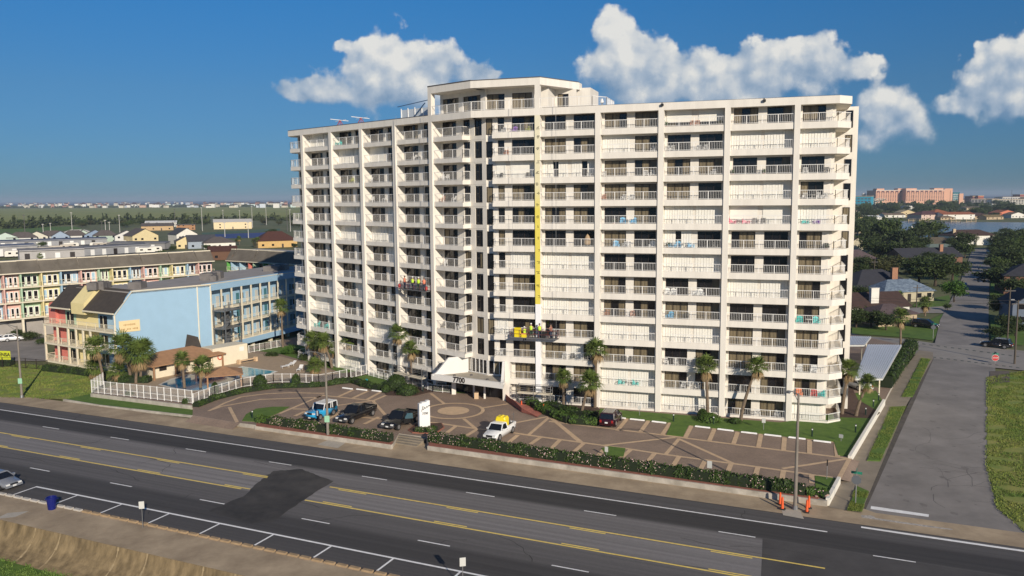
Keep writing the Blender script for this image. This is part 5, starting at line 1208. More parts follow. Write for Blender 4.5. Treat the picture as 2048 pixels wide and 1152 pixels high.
# ---- wheel stops
ws = MB(); ws.loft([[(-.85, -.1, 0), (.85, -.1, 0), (.85, .1, 0), (-.85, .1, 0)], [(-.85, -.09, .1), (.85, -.09, .1), (.85, .09, .1), (-.85, .09, .1)], [(-.8, -.05, .15), (.8, -.05, .15), (.8, .05, .15), (-.8, .05, .15)]])
wso = ws.build('wheel_stop', None, m_white)
stops_ = [((685, 776.4), (705, 779)), ((713, 779), (734, 781.5)), ((744, 781.7), (763, 784)), ((1239, 836), (1251, 838)), ((1260, 839), (1289, 842)), ((1303.7, 843.7), (1332, 847)), ((1390, 853.5), (1420, 857)), ((1435, 859), (1467, 863)), ((1482, 865), (1514, 868.6)), ((1528.6, 870), (1562.5, 874)), ((1577, 875.4), (1611, 879.4)), ((1627, 882), (1662, 886.3))]
for i, (a, b) in enumerate(stops_):
    p = G(*a, .05); q = G(*b, .05); w_ = wso if i == 0 else wso.copy()
    if i: sc.collection.objects.link(w_)
    w_.location = ((p.x+q.x)/2, (p.y+q.y)/2, .06); w_.rotation_euler = (0, 0, math.atan2(q.y-p.y, q.x-p.x)); w_.scale = (min(1.2, (q-p).length/1.7), 1, 1)
    tag(w_, 'white concrete wheel stop before the round shrubs at the left' if i < 3 else 'white concrete wheel stop at the lawn edge before the right wing', 'wheel stop', 'wheel stops by the round shrubs' if i < 3 else 'wheel stops at the lawn edge')
# ---- bollard lights
t = proto('bollard_light'); mb = MB(); mb.tube([(0, 0, 0), (0, 0, .75)], .085, 10); mb.build('post', t, M('dark_green_post', (.012, .03, .022), .4)); mb = MB(); mb.tube([(0, 0, .75), (0, 0, .9)], .075, 10); mb.build('lens', t, m_lamp); mb = MB(); mb.tube([(0, 0, .9), (0, 0, .98)], [.10, .05], 10); mb.build('cap', t, m_blk)
for (u, v, wh_) in ((1347, 843, 'by the grass tongue between the stalls'), (1427, 848, 'by the planted mound'), (1624, 873, 'behind the last wheel stops'), (1711, 865, 'near the lower end of the white garden wall'), (1731, 830, 'halfway along the white garden wall'), (1746.5, 814, 'near the top of the white garden wall'), (1757, 801, 'beside the carport entrance'), (846, 783, 'beside the round shrubs'), (505, 836, 'on the small grass island by the left drive'), (1036, 803, 'right of the entrance canopy')):
    put(t, at(u, v, .05), 0, 'dark green bollard lamp '+wh_, 'bollard lamp', 'bollard lamps of the garden')
# ---- sign posts
def signpost(label, u, v, hgt, w, h, pc, ang=0.0, z=.03, cat='sign', back=None):
    o = thing('sign_post', label, cat, at(u, v, z)); x, y, _ = at(u, v, z)
    mb = MB(); mb.beam((x, y, z), (x, y, z+hgt), .05); mb.build('post', o, m_metal)
    T = frame((x, y), ang); mb = MB(); mb.box(-w/2, w/2, -.06, -.03, hgt-h, hgt, 0, lambda s, d, q: T(s, d, q+z)); mb.build('panel', o, pc); return o
pale = M('pale_sign_panel', (.56, .56, .52), .5); tq = M('turquoise_panel', (.02, .36, .42), .5)
signpost('white sign on a thin post behind the maroon car', 1279, 831.5, 1.25, .35, .45, pale, .3)
signpost('white sign on a post in the lawn before the middle stalls', 1527, 860, 1.35, .4, .5, pale, .3)
signpost('small tilted white sign at the right end of the lawn', 1682, 883, .8, .45, .4, pale, .8)
signpost('white sign on the green patch between the lower stalls', 1213, 912, 1.0, .35, .55, pale, .4)
signpost('white sign rising out of the long flowering hedge', 1419, 948, 1.3, .45, .7, pale, .4)
signpost('dark narrow sign post on the grass by the corner hedge', 1653.5, 958, 1.9, .12, .6, m_frame, .4)
signpost('small turquoise sign in the mound grass at the left wing', 734, 768, .75, .4, .45, tq, .5)
signpost('tiny turquoise marker beside the white picket gate', 704, 762, .5, .4, .45, tq, .5)
signpost('white panel on a post in front of the blue car', 637, 846, 1.5, .35, .6, pale, .4)
signpost('white road sign on a post at the seawall walk', 286, 1056, 2.3, .42, .62, pale, -.2, -.45)
o = signpost('white road sign near the bottom edge of the seawall walk', 926, 1178, 2.3, .42, .62, pale, -.2, -.45)
# stop sign and street names
def octo(mb, T, r, z, d0, d1):
    P = [(r*math.cos(math.pi/8+k*math.pi/4), r*math.sin(math.pi/8+k*math.pi/4)) for k in range(8)]; mb.loft([[T(s, d0, z+q) for s, q in P], [T(s, d1, z+q) for s, q in P]])
m_sred = M('sign_red', (.55, .03, .03), .5); m_sgreen = M('sign_green', (.02, .22, .14), .5)
def street_sign(label, u, v, hgt, ang, back, z=-.4, r=.42):
    x, y, _ = at(u, v, z); o = thing('street_sign', label, 'road sign', (x, y, z)); T0 = frame((x, y), ang); T = lambda s, d, q: T0(s, d, q+z)
    mb = MB(); mb.beam((x, y, z), (x, y, z+hgt), .07); mb.build('post', o, m_metal)
    mb = MB(); octo(mb, T, r, hgt-.75, -.07, -.04); p = mb.build('octagon_plate', o, M('sign_back_grey', (.13, .14, .15), .6) if back else m_sred)
    if not back:
        mb = MB(); octo(mb, T, r*1.12, hgt-.75, -.045, -.035); mb.build('white_rim', o, pale)
        c = T(0, -.075, hgt-.75); lettering('stop_lettering', 'STOP', p, .34, c, T0.e+(0,), pale, .008)
    for a, q in ((ang, hgt-.1), (ang+1.5, hgt+.08)):
        T2 = frame((x, y), a); mb = MB(); mb.box(-.45, .45, -.02, .02, q-.11, q+.11, 0, lambda s, d, zz: T2(s, d, zz+z)); mb.build('name_plate', o, m_sgreen)
    return o
street_sign('green street name signs above the dark back of a stop sign at the corner verge', 1711, 1007, 2.9, .5, True)
street_sign('dark backed stop sign at the corner house beyond the crossing', 1866, 677, 2.9, .5, True)
street_sign('red stop sign at the far right corner of the crossing', 1990, 726, 1.6, .25, False, -.4, .5)
# ---- street lamps
def lamp(label, u, v, vt, ut, z=-.45, plate=False):
    x, y, _ = at(u, v, z); h = DEP(ut, vt, y).z-z; o = thing('street_lamp', label, 'street lamp', (x, y, z))
    mb = MB(); mb.tube([(x, y, z), (x, y, z+h*.5), (x, y, z+h)], [.17, .13, .09], 12); mb.build('pole', o, M('weathered_pole', (.22, .19, .155), .6, var=.15, scale=1))
    mb = MB(); mb.tube([(x, y, z), (x, y, z+.35)], [.26, .2], 10); mb.build('base_flange', o, m_metal)
    mb = MB(); a = Vector((x, y, z+h-.15)); b = a+Vector((-1.35, -1.6, .75)); mb.tube([a, (a+b)/2+Vector((0, 0, .12)), b], .05, 6); mb.tube([a-Vector((0, 0, .6)), (a+b)/2], .035, 6); mb.build('arm', o, m_metal)
    mb = MB(); c = b+Vector((-.3, -.35, 0)); mb.loft([[b+Vector((.1, -.1, -.06)), b+Vector((-.1, .1, -.06)), b+Vector((-.1, .1, .06)), b+Vector((.1, -.1, .06))], [c+Vector((.16, -.15, -.1)), c+Vector((-.16, .15, -.1)), c+Vector((-.1, .1, .06)), c+Vector((.1, -.1, .06))]]); mb.build('lamp_head', o, m_metal)
    if plate:
        pm_ = M('pale_green_sign', (.30, .55, .36), .5); mb = MB(); mb.box(x-.28, x+.28, y-.2, y-.15, z+2.0, z+2.75); mb.build('bus_stop_plate', o, pm_)
lamp('tall grey street lamp at the traffic cones by the corner', 1590, 1018, 787, 1597)
lamp('tall street lamp with a pale green plate in front of the blue car', 656, 878, 708, 652.5, plate=True)
lamp('street lamp with a pale green plate on the left lawn edge', 44, 795, 652, 36, plate=True)
# ---- utility poles and wires
pts_w = []
for label, ub, vb, ut, vt in (('brown utility pole with a lamp at the right edge of the crossing', 2029, 728, 2040, 600), ('thin utility pole behind the black car at the crossing', 2014.5, 682, 2016, 575), ('utility pole in front of the brick chimney house', 1747.5, 569, 1749, 520), ('utility pole on the lawn before the blue patched roof', 1832.5, 615, 1833, 570), ('thin pole among the trees behind the long hedge', 1778, 520, 1779, 497), ('tall thin pole by the lagoon houses', 1899, 418, 1899, 381), ('tall dark pylon at the right skyline', 2022, 413, 2022, 380), ('white flag pole right of the pink hotel', 1825, 419, 1825, 390), ('pole before the middle of the pink hotel', 1810.5, 412, 1810.5, 379)):
    x, y, _ = at(ub, vb, -.5); h = DEP(ut, vt, y).z; o = thing('utility_pole', label, 'utility pole', (x, y, -.5)); r = .16 if y < 300 else .4
    mb = MB(); mb.tube([(x, y, -.5), (x, y, h)], [r, r*.7], 8); mb.build('pole', o, M('pole_wood', (.10, .08, .06), .9))
    mb = MB(); mb.box(x-1.0, x+1.0, y-.06, y+.06, h-.7, h-.55); mb.build('crossarm', o, m_cap)
    if y < 300: pts_w.append(Vector((x, y, h-.6)))
    if 'lamp' in label: mb = MB(); mb.tube([(x, y, h-.3), (x-1.4, y-.8, h+.2)], .04, 5); mb.box(x-1.8, x-1.2, y-1.0, y-.6, h+.1, h+.25); mb.build('lamp_arm', o, m_metal)
mb = MB(); a = pts_w[0]; b = Vector((34, 176, 8.0)); c = Vector((120, 100, 9))
for off in (0, .5):
    for p, q in ((a, b), (a, c)): mb.tube([p.lerp(q, t)+Vector((0, 0, off-1.2*math.sin(math.pi*t))) for t in [i/8 for i in range(9)]], .022, 4)
tag(mb.build('overhead_wire', None, m_cap), 'thin overhead wires strung from the utility pole across the side street', 'wire')
# ---- channelizer cones
t = proto('traffic_channelizer'); mo = M('cone_orange', (.80, .12, .03), .5); mb = MB(); mb.prism([(-.24, -.2), (.24, -.2), (.28, 0), (.24, .2), (-.24, .2), (-.28, 0)], 0, .09); mb.build('rubber_base', t, m_blk)
mb = MB(); mb.tube([(0, 0, .09), (0, 0, 1.05)], [.13, .085], 10); mb.tube([(0, 0, 1.05), (0, 0, 1.12)], [.05, .05], 8); mb.build('post', t, mo)
for z in (.35, .72): mb = MB(); mb.tube([(0, 0, z), (0, 0, z+.17)], [.128-.04*z, .12-.04*z], 10); mb.build('reflective_band', t, pale)
for u, v, lb in ((1560, 1009, 'left rear of the two pairs'), (1564.5, 1018.5, 'left front of the two pairs'), (1617.5, 1016, 'right rear of the two pairs'), (1613.5, 1024.5, 'right front of the two pairs'), (1087, 823, 'at the end of the fallen red netting'), (1043, 816, 'in the middle of the red netting'), (1018, 799, 'at the building end of the red netting')):
    put(t, at(u, v, -.46 if v > 1000 else .05), u*.1, 'orange and white traffic post '+(lb+' by the street lamp' if v > 1000 else lb), 'traffic post', 'traffic posts', scale=1.0 if v > 1000 else .85)
mb = MB(); P = [G(u, v, .0) for u, v in ((1010, 800), (1020, 808), (1032, 816), (1043, 825), (1060, 830), (1075, 836))]; Q = [G(u, v, .0) for u, v in ((1014, 797), (1026, 803), (1040, 808), (1056, 812), (1072, 819), (1085, 828))]
for i in range(5):
    h0 = (.9, .8, .75, .6, .3, .15)
    mb.face([P[i]+Vector((0, 0, .05)), P[i+1]+Vector((0, 0, .05)), P[i+1]+Vector((0, 0, h0[i+1])), P[i]+Vector((0, 0, h0[i]))]); mb.face([P[i]+Vector((0, 0, h0[i])), P[i+1]+Vector((0, 0, h0[i+1])), Q[i+1]+Vector((0, 0, .12)), Q[i]+Vector((0, 0, .12))])
tag(mb.build('safety_netting', None, M('faded_red_netting', (.36, .12, .085), .8, var=.2, scale=3)), 'sagging red safety netting lying along the planting right of the entrance', 'safety netting')
# ---- blue bin
t = proto('litter_bin'); mbn = M('deep_blue_plastic', (.006, .012, .14), .35)
mb = MB(); mb.loft([[(r*math.cos(k*math.pi/8), r*math.sin(k*math.pi/8), z) for k in range(16)] for r, z in ((.28, 0), (.36, .85), (.40, .86), (.40, .95), (.34, .96), (.30, .4))]); mb.build('barrel', t, mbn)
for s in (-1, 1): mb = MB(); mb.beam((s*.38, -.1, .8), (s*.46, .1, .8), .06); mb.build('handle', t, mbn)
put(t, at(104, 1018, -.45), .3, 'deep blue round litter bin on the seawall walk', 'litter bin', scale=1.15)
# ---- monument sign
x, y, _ = at(848.5, 858, .1); o = thing('monument_sign', 'tall white slab sign with black script in the brick edged bed', 'sign', (x, y, .1)); T0 = frame((x, y), RAD(-28)); 
mb = MB(); P = [(-.65, 0), (.65, 0), (.65, 3.35), (.25, 3.35), (.25, 3.22), (-.35, 3.22), (-.35, 3.1), (-.65, 3.1)]
mb.loft([[T0(s, -.25, q+.1) for s, q in P], [T0(s, .25, q+.1) for s, q in P]]); slab = mb.build('slab', o, M('white_sign_slab', (.82, .80, .76), .6))
mb = MB(); pts = [(-.35+.1*i, 2.35+.045*i+.10*math.sin(i*2.4)*(1.6 if i < 2 else 1)) for i in range(11)]
mb.tube([T0(s, -.265, q+.1) for s, q in pts], .045, 5); mb.tube([T0(-.38, -.265, 2.28), T0(-.25, -.265, 2.85), T0(-.02, -.265, 2.72)], .045, 5); mb.build('script_line', slab, m_blk)
c = T0(.05, -.26, 1.98); lettering('house_number', '7700', slab, .36, c, T0.e+(0,), m_blk, .008)
# ---- carports
for label, pts, zr in (('long white carport roof beside the hedge at the right', [(1710, 757), (1765, 757), (1803, 690), (1735, 689)], 2.6), ('smaller ribbed white carport roof next to the tower end', [(1690, 690), (1729, 690), (1742, 673.5), (1690, 672)], 2.6)):
    P = [G(u, v, zr) for u, v in pts]; o = thing('carport', label, 'carport', (P[0].x, P[0].y, 0)); mb = MB()
    n = 14
    for i in range(n):
        for j in (0, 1):
            t0, t1 = (i+.5*j)/n, (i+.5*j+.5)/n; a, b = P[0].lerp(P[1], t0), P[0].lerp(P[1], t1); c, d = P[3].lerp(P[2], t1), P[3].lerp(P[2], t0); dz = Vector((0, 0, .06*j)); mb.face([a+dz, b+dz*1, c+dz, d+dz])
    mb.build('ribbed_roof', o, M('white_sheet_roof', (.84, .86, .87), .5)); mb = MB()
    for a, b in zip(P, P[1:]+P[:1]): mb.beam(a-Vector((0, 0, .12)), b-Vector((0, 0, .12)), .06, .24)
    mb.build('roof_fascia', o, pale)
    for t in (.06, .94):
        for q in (.15, .85):
            p = P[0].lerp(P[1], q).lerp(P[3].lerp(P[2], q), t); mb = MB(); mb.beam((p.x, p.y, 0), (p.x, p.y, zr-.1), .14); mb.build('column', o, m_trim)
# ---- balcony chairs and tables
def chair_proto(kind, col):
    t = proto('balcony_chair'); m = M('chair_'+col[0], col[1], .5)
    if kind == 'adi':
        mb = MB()
        for i in range(5): mb.box(-.28, .28, -.28+.11*i, -.19+.11*i, .36-.03*i, .39-.03*i)
        mb.build('seat', t, m); mb = MB()
        for i in range(5):
            x = -.26+.13*i; h = 1.02-.05*abs(i-2); mb.loft([[(x-.055, .24, .22), (x+.055, .24, .22), (x+.055, .27, .22), (x-.055, .27, .22)], [(x-.06, .5, h), (x+.06, .5, h), (x+.06, .53, h), (x-.06, .53, h)]])
        mb.build('backrest', t, m)
        for s in (-1, 1): mb = MB(); mb.box(s*.34-.06, s*.34+.06, -.35, .4, .56, .59); mb.build('armrest', t, m)
        for s in (-1, 1):
            for y in (-.3, .3): mb = MB(); mb.box(s*.33-.03, s*.33+.03, y-.04, y+.04, 0, .56); mb.build('leg', t, m)
    else:
        mb = MB(); mb.box(-.25, .25, -.25, .22, .41, .45); mb.build('seat', t, m); mb = MB()
        for i in range(4): mb.beam((-.2+.133*i, .22, .45), (-.2+.133*i, .33, .9), .06, .03)
        mb.beam((-.25, .335, .9), (.25, .335, .9), .07, .05); mb.build('backrest', t, m)
        for s in (-1, 1): mb = MB(); mb.box(s*.27-.03, s*.27+.03, -.22, .26, .62, .66); mb.build('armrest', t, m)
        for s in (-1, 1):
            for y in (-.22, .22): mb = MB(); mb.beam((s*.27, y*1.15, 0), (s*.25, y, .62), .045); mb.build('leg', t, m)
    return t
CH = {'turquoise': ('adi', (.02, .50, .46)), 'purple': ('adi', (.20, .07, .38)), 'pink': ('adi', (.75, .16, .26)), 'sky blue': ('adi', (.12, .42, .66)), 'white slatted': ('adi', (.75, .75, .72)), 'orange': ('adi', (.75, .20, .06)), 'red': ('adi', (.55, .06, .05)), 'white plastic': ('pl', (.72, .71, .68)), 'grey wicker': ('pl', (.22, .21, .20)), 'black': ('pl', (.03, .03, .03)), 'yellow green': ('pl', (.45, .48, .08)), 'terracotta': ('pl', (.42, .18, .10))}
CP = {k: chair_proto(v[0], (k.replace(' ', '_'), v[1])) for k, v in CH.items()}
seat_list = [('turquoise', 1612, 8), ('purple', 1634, 8), ('turquoise', 1601, 4), ('turquoise', 1636, 4), ('pink', 1466, 8), ('pink', 1493, 8), ('grey wicker', 1513, 8), ('grey wicker', 1528, 8), ('white slatted', 1600, 2), ('white slatted', 1631, 2), ('orange', 1602, 1), ('red', 1631, 1), ('turquoise', 1647, 1),
    ('turquoise', 1243, 1), ('turquoise', 1271.5, 1), ('sky blue', 1246, 8), ('sky blue', 1266.5, 8), ('sky blue', 1233, 7), ('white plastic', 1251, 7), ('white plastic', 1259, 7), ('white slatted', 1305, 7), ('sky blue', 1343, 7), ('sky blue', 1356.5, 7), ('sky blue', 1383, 7), ('grey wicker', 1432, 7),
    ('white slatted', 1336, 5), ('white slatted', 1346.5, 5), ('white slatted', 1391, 5), ('white slatted', 1403, 5), ('white plastic', 1335, 11), ('white plastic', 1344, 11), ('white plastic', 1397, 11), ('white plastic', 1411, 11), ('white plastic', 1307, 11), ('white plastic', 1293, 10), ('white plastic', 1306, 10), ('white plastic', 1207, 10), ('white plastic', 1247, 9), ('white plastic', 1265, 9), ('terracotta', 1207, 9), ('white plastic', 1427, 10), ('white plastic', 1180, 10),
    ('white plastic', 1368, 1), ('white plastic', 1396, 1), ('white plastic', 1333, 2), ('white plastic', 1353, 2), ('white plastic', 1379, 2), ('black', 1248, 2), ('black', 1260, 2), ('white plastic', 1129, 2), ('black', 1146, 2), ('black', 1640, 12), ('white plastic', 1611, 9), ('white plastic', 1639, 9), ('white plastic', 1650, 9), ('black', 1655, 7), ('white plastic', 1519, 0), ('white plastic', 1557, 0), ('white plastic', 1612, 10), ('black', 1655, 10),
    ('terracotta', 1385, 12), ('terracotta', 1395, 12), ('terracotta', 1214, 4), ('terracotta', 1266, 4), ('sky blue', 1340, 4), ('black', 1374, 4), ('white plastic', 1000, 2), ('purple', 1028, 12), ('yellow green', 1057, 12), ('white plastic', 1008, 12), ('terracotta', 1012, 11), ('black', 1000, 10), ('black', 1056, 10), ('white plastic', 1000, 3)]
seat_left = [('turquoise', 634, 2), ('turquoise', 651, 2), ('turquoise', 676, 12), ('white plastic', 828, 11), ('white plastic', 842, 11), ('white plastic', 883, 10), ('white plastic', 893, 10), ('white plastic', 740, 10), ('white plastic', 743, 9), ('white plastic', 768, 9), ('terracotta', 884, 9), ('white plastic', 907, 9), ('yellow green', 703, 10), ('white plastic', 683, 3), ('white plastic', 692, 3), ('white plastic', 889, 6), ('grey wicker', 886, 3), ('white plastic', 917, 3), ('white plastic', 690, 4), ('white plastic', 838, 2)]
SEAT_N = {}
allseat = [(c, u, k, TR, .82) for c, u, k in seat_list]+[(c, u, k, TL, 1.1) for c, u, k in seat_left]
def bay_name(T, s):
    if T is TR: return 'centre bay left of the yellow pillar' if s < 0 else ['first bay right of the yellow pillar', 'second bay right of the yellow pillar', 'third bay right of the yellow pillar', 'fourth bay right of the yellow pillar', 'right end bay'][min(4, int(s//SW))]
    return 'corner bay left of the centre windows' if s > 0 else ['innermost left wing bay', 'second left wing bay', 'third left wing bay', 'fourth left wing bay', 'left end bay'][min(4, int(-s//SW))]
rows = {}
for c, u, k, T, d in allseat:
    s = onp(u, 400+40*(8-k), T, d)[0]; rows.setdefault((bay_name(T, s), k, c), []).append(s)
for c, u, k, T, d in allseat:
    s = onp(u, 400+40*(8-k), T, d)[0]; bn_ = bay_name(T, s); L_ = sorted(rows[(bn_, k, c)]); i = L_.index(s)
    pre = '' if len(L_) == 1 else (('left', 'right')[i]+' ' if len(L_) == 2 else ('leftmost', 'middle', 'rightmost')[min(i, 2)]+' ')
    x, y, z = T(s, d, ST*k-.1 if k else .05); a = math.atan2(-T.e[1], T.e[0])
    put(CP[c], (x, y, z), -a+((u*7.3) % 1-.5)*.7, f'{pre}{c} chair, {ORDN[k]} storey, {bn_}'.strip(), 'chair', 'chairs on the tower balconies')
t = proto('balcony_table'); mb = MB(); mb.disc((0, 0, .7), .38, 14); mb.tube([(0, 0, .66), (0, 0, .699)], .38, 14); mb.build('table_top', t, m_rail); mb = MB(); mb.tube([(0, 0, 0), (0, 0, .66)], .03, 6); mb.tube([(0, 0, 0), (0, 0, .03)], .25, 10); mb.build('pedestal', t, m_rail)
for u, k, T, d, lb in ((1260, 1, TR, .85, 'between the turquoise chairs'), (1381, 1, TR, .85, 'between two white chairs on the second storey'), (1625, 9, TR, .85, 'among white chairs in the right end bay'), (836, 11, TL, 1.1, 'between white chairs in the innermost left bay'), (1256, 8, TR, .9, 'between the two sky blue chairs'), (1480, 8, TR, .85, 'between the two pink chairs'), (1620, 4, TR, .85, 'between turquoise chairs in the right end bay'), (1365, 7, TR, .85, 'right of the sky blue chairs')):
    s = onp(u, 400+40*(8-k), T, d)[0]; put(t, T(s, d, ST*k-.1), 0, 'small round table '+lb, 'table', 'tables on the tower balconies')
# hanging chair with a beige shade, potted plants
s = onp(1175, 478, TR, .8)[0]; x, y, z = TR(s, .8, ST*7-.1); o = thing('hanging_chair', 'beige hanging egg chair on a curved black stand, eighth storey', 'chair', (x, y, z))
mb = MB(); mb.tube([(x+.3+.45*math.cos(t), y, z+1.0+.95*math.sin(t)) for t in [(-.9+i*.25) for i in range(12)]], .03, 6); mb.build('stand', o, m_blk)
mb = MB(); mb.loft([[(x+r*math.cos(k*math.pi/6), y+r*.8*math.sin(k*math.pi/6), z+h) for k in range(12)] for r, h in ((.05, .4), (.35, .5), (.42, .8), (.38, 1.2), (.2, 1.6), (.03, 1.8))]); mb.build('basket', o, M('beige_wicker', (.42, .30, .18), .8))
t = proto('potted_plant'); mb = MB(); mb.tube([(0, 0, 0), (0, 0, .35)], [.14, .2], 10); mb.build('pot', t, M('clay_pot', (.28, .12, .07), .8)); mb = MB(); rq = random.Random(2)
for i in range(90):
    a = rq.uniform(0, 6.28); e = rq.uniform(.2, 1.4); l = rq.uniform(.3, .65); q = Vector((math.cos(a)*math.cos(e)*l, math.sin(a)*math.cos(e)*l, .35+math.sin(e)*l)); w = Vector((-math.sin(a), math.cos(a), 0))*.05; mb.face([Vector((0, 0, .35)), q*.6+w+Vector((0, 0, .14)), q, q*.6-w+Vector((0, 0, .14))])
mb.build('leaves', t, M('plant_leaf', (.03, .09, .015), .6))
for u, k, lb in ((1332, 12, 'terracotta chairs, left end of the top storey'), (1440, 12, 'white shutters, right end of the top storey'), (1466, 10, 'glass doors, left end of the eleventh storey'), (1528, 10, 'middle pier, eleventh storey'), (1228, 8, 'sky blue chairs, ninth storey'), (1655, 6.98, 'black chair in the right end bay'), (1338, 7, 'left rail end, eighth storey')):
    s = onp(u, 400+40*(8-k), TR, .9)[0]; put(t, TR(s, .9, ST*round(k)-.1), 0, 'potted green plant by the '+lb, 'potted plant', 'potted plants on the balconies')
# ---- people on the suspended platforms
def person(label, loc, ang, vest, trousers, hat, pose):
    """one skinned body with five-fingered hands; clothing and hat are children"""
    o = thing('person', label, 'person', loc, ang)
    V = []; E = []; Rr = []
    def j(p, r, par=None):
        V.append(p); Rr.append(r); k = len(V)-1
        if par is not None: E.append((par, k))
        return k
    pel = j((0, 0, .95), .15); ch = j((0, -.02, 1.22), .16, pel); sh = j((0, -.02, 1.42), .13, ch); nk = j((0, -.02, 1.52), .06, sh); hd0 = j((0, -.03, 1.60), .085, nk); hd = j((0, -.03, 1.70), .095, hd0); j((0, -.03, 1.77), .06, hd); j((0, -.125, 1.67), .018, hd)
    for s in (-1, 1):
        j((s*.095, -.03, 1.68), .02, hd)
        hp = j((s*.10, 0, .88), .11, pel); kn = j((s*.12, -.04 if pose else .0, .50), .075, hp); an = j((s*.12, .03, .10), .05, kn); j((s*.13, -.14, .05), .04, an)
        sl = j((s*.20, -.02, 1.40), .075, sh)
        if (pose == 1) or (pose == 2 and s > 0): el = j((s*.26, -.18, 1.20), .055, sl); wr_ = j((s*.20, -.40, 1.26), .038, el); dr = Vector((-s*.1, -1, .1)).normalized()
        else: el = j((s*.27, .02, 1.14), .055, sl); wr_ = j((s*.26, -.10, .92), .038, el); dr = Vector((0, -.35, -1)).normalized()
        w0 = Vector(V[wr_]); pm_ = w0+dr*.07; pk = j(tuple(pm_), .034, wr_); sd = dr.cross(Vector((s, 0, .2))).normalized()
        for i, fl in enumerate((.07, .08, .075, .06)):
            b = pm_+sd*(-.03+.02*i)+dr*.035; f1 = j(tuple(b), .011, pk); f2 = j(tuple(b+dr*fl*.55), .009, f1); j(tuple(b+dr*fl+Vector((-s*.02, 0, -.01))), .008, f2)
        th = j(tuple(w0+dr*.03+sd*-.035), .012, wr_); j(tuple(w0+dr*.07+sd*-.055), .009, th)
    me = bpy.data.meshes.new('body'); me.from_pydata(V, E, []); b = bpy.data.objects.new('body', me); sc.collection.objects.link(b)
    b.modifiers.new('skin', 'SKIN'); sv = me.skin_vertices[0].data
    for k, r in enumerate(Rr): sv[k].radius = (r, r)
    sv[0].use_root = True
    sd_ = b.modifiers.new('sub', 'SUBSURF'); sd_.levels = 1; sd_.render_levels = 1
    m2 = bpy.data.meshes.new_from_object(b.evaluated_get(bpy.context.evaluated_depsgraph_get())); b.modifiers.clear(); b.data = m2; m2.materials.clear(); m2.materials.append(M('skin', (.42, .24, .16), .6)); b.parent = o
    def lo(rings, nm, m):
        q = MB(); q.loft([[(cx+rx*math.cos(k*math.pi/7), cy+ry*math.sin(k*math.pi/7), z) for k in range(14)] for cx, cy, rx, ry, z in rings]); c = q.build(nm, None, m, True); c.parent = o
    lo([(0, 0, .19, .15, .92), (0, -.01, .19, .16, 1.1), (0, -.02, .22, .17, 1.3), (0, -.02, .20, .15, 1.44), (0, -.02, .09, .09, 1.50)], 'safety_vest', vest)
    for s in (-1, 1): lo([(s*.13, .02, .075, .075, .10), (s*.12, -.03, .095, .095, .5), (s*.10, 0, .13, .14, .88), (s*.07, 0, .13, .15, .97)], 'trouser_leg', trousers)
    for s in (-1, 1): lo([(s*.13, -.06, .06, .12, .0), (s*.13, -.05, .06, .12, .07), (s*.13, .01, .055, .06, .13)], 'boot', m_blk)
    lo([(0, -.05, .135, .165, 1.72), (0, -.03, .118, .125, 1.74), (0, -.03, .10, .11, 1.82), (0, -.03, .04, .05, 1.86)], 'hard_hat', hat)
    for s in (-1, 1):
        q = MB(); q.box(s*.035-.012, s*.035+.012, -.128, -.118, 1.685, 1.70); c = q.build('eye', None, m_blk); c.parent = o
    return o
hv = M('lime_vest', (.55, .80, .05), .6); ov = M('orange_shirt', (.75, .22, .12), .6); jeans = M('dark_jeans', (.03, .04, .07), .8); grn = M('dark_green_trousers', (.03, .06, .04), .8); hatw = M('white_hat', (.75, .75, .70), .4); hatb = M('dark_hat', (.05, .03, .025), .5)
def platform(label, T, s0, s1, d, z, hoist):
    x, y, _ = T((s0+s1)/2, d, z); o = thing('suspended_platform', label, 'work platform', (x, y, z)); mb = MB()
    mb.box(s0, s1, d-.4, d+.35, z-.1, z, 0, T); mb.build('deck', o, m_metal); mb = MB()
    for dd in (d-.4, d+.35):
        for zz in (.45, .95): mb.beam(T(s0, dd, z+zz), T(s1, dd, z+zz), .04)
        for i in range(6): s = s0+(s1-s0)*i/5; mb.beam(T(s, dd, z), T(s, dd, z+.95), .04)
    mb.build('guard_rail', o, M('rusty_red_steel', (.16, .05, .04), .7))
    for s in (s0+.3, s1-.3):
        mb = MB(); mb.tube([T(s, d-.1, z+.1), T(s, d-.1, z+.25), T(s, d-.1, z+.5), T(s, d-.1, z+.62)], [.14, .2, .2, .1], 8); mb.build('hoist_motor', o, hoist)
        mb = MB(); mb.beam(T(s, d, z+.7), T(s, d-.02, ROOF+.4), .03); mb.build('rope', o, m_metal)
    return o
s0 = onp(797, 565, TL, -.6)[0]; s1 = onp(856, 565, TL, -.6)[0]
zp = onp(826, 579, TL, -.6)[1]
platform('red motored work platform with four workers on the left wing', TL, s0, s1, -.6, zp, M('hoist_red', (.50, .05, .05), .5))
for i, (u, vst, tr, lb, hat) in enumerate(((809, ov, jeans, 'worker in an orange shirt at the left end of the left platform', hatb), (825, hv, jeans, 'worker in a lime vest, left of the lime pair on the left platform', hatw), (837, hv, grn, 'worker in a lime vest, right of the lime pair on the left platform', hatw), (848, ov, jeans, 'worker in a dull orange shirt at the right end of the left platform', hatb))):
    s = onp(u, 560, TL, -.6)[0]; x, y, _ = TL(s, -.6, 0); person(lb, (x, y, zp), math.pi+RAD(-42)+.3*i, vst, tr, hat, 1 if i % 2 else 2)
s0 = onp(1022, 670, TR, -.7)[0]; s1 = onp(1117, 670, TR, -.7)[0]; zp2 = onp(1070, 675, TR, -.7)[1]
platform('grey work platform with two lime clad workers across the yellow pillar', TR, s0, s1, -.7, zp2, M('hoist_grey', (.10, .10, .11), .5))
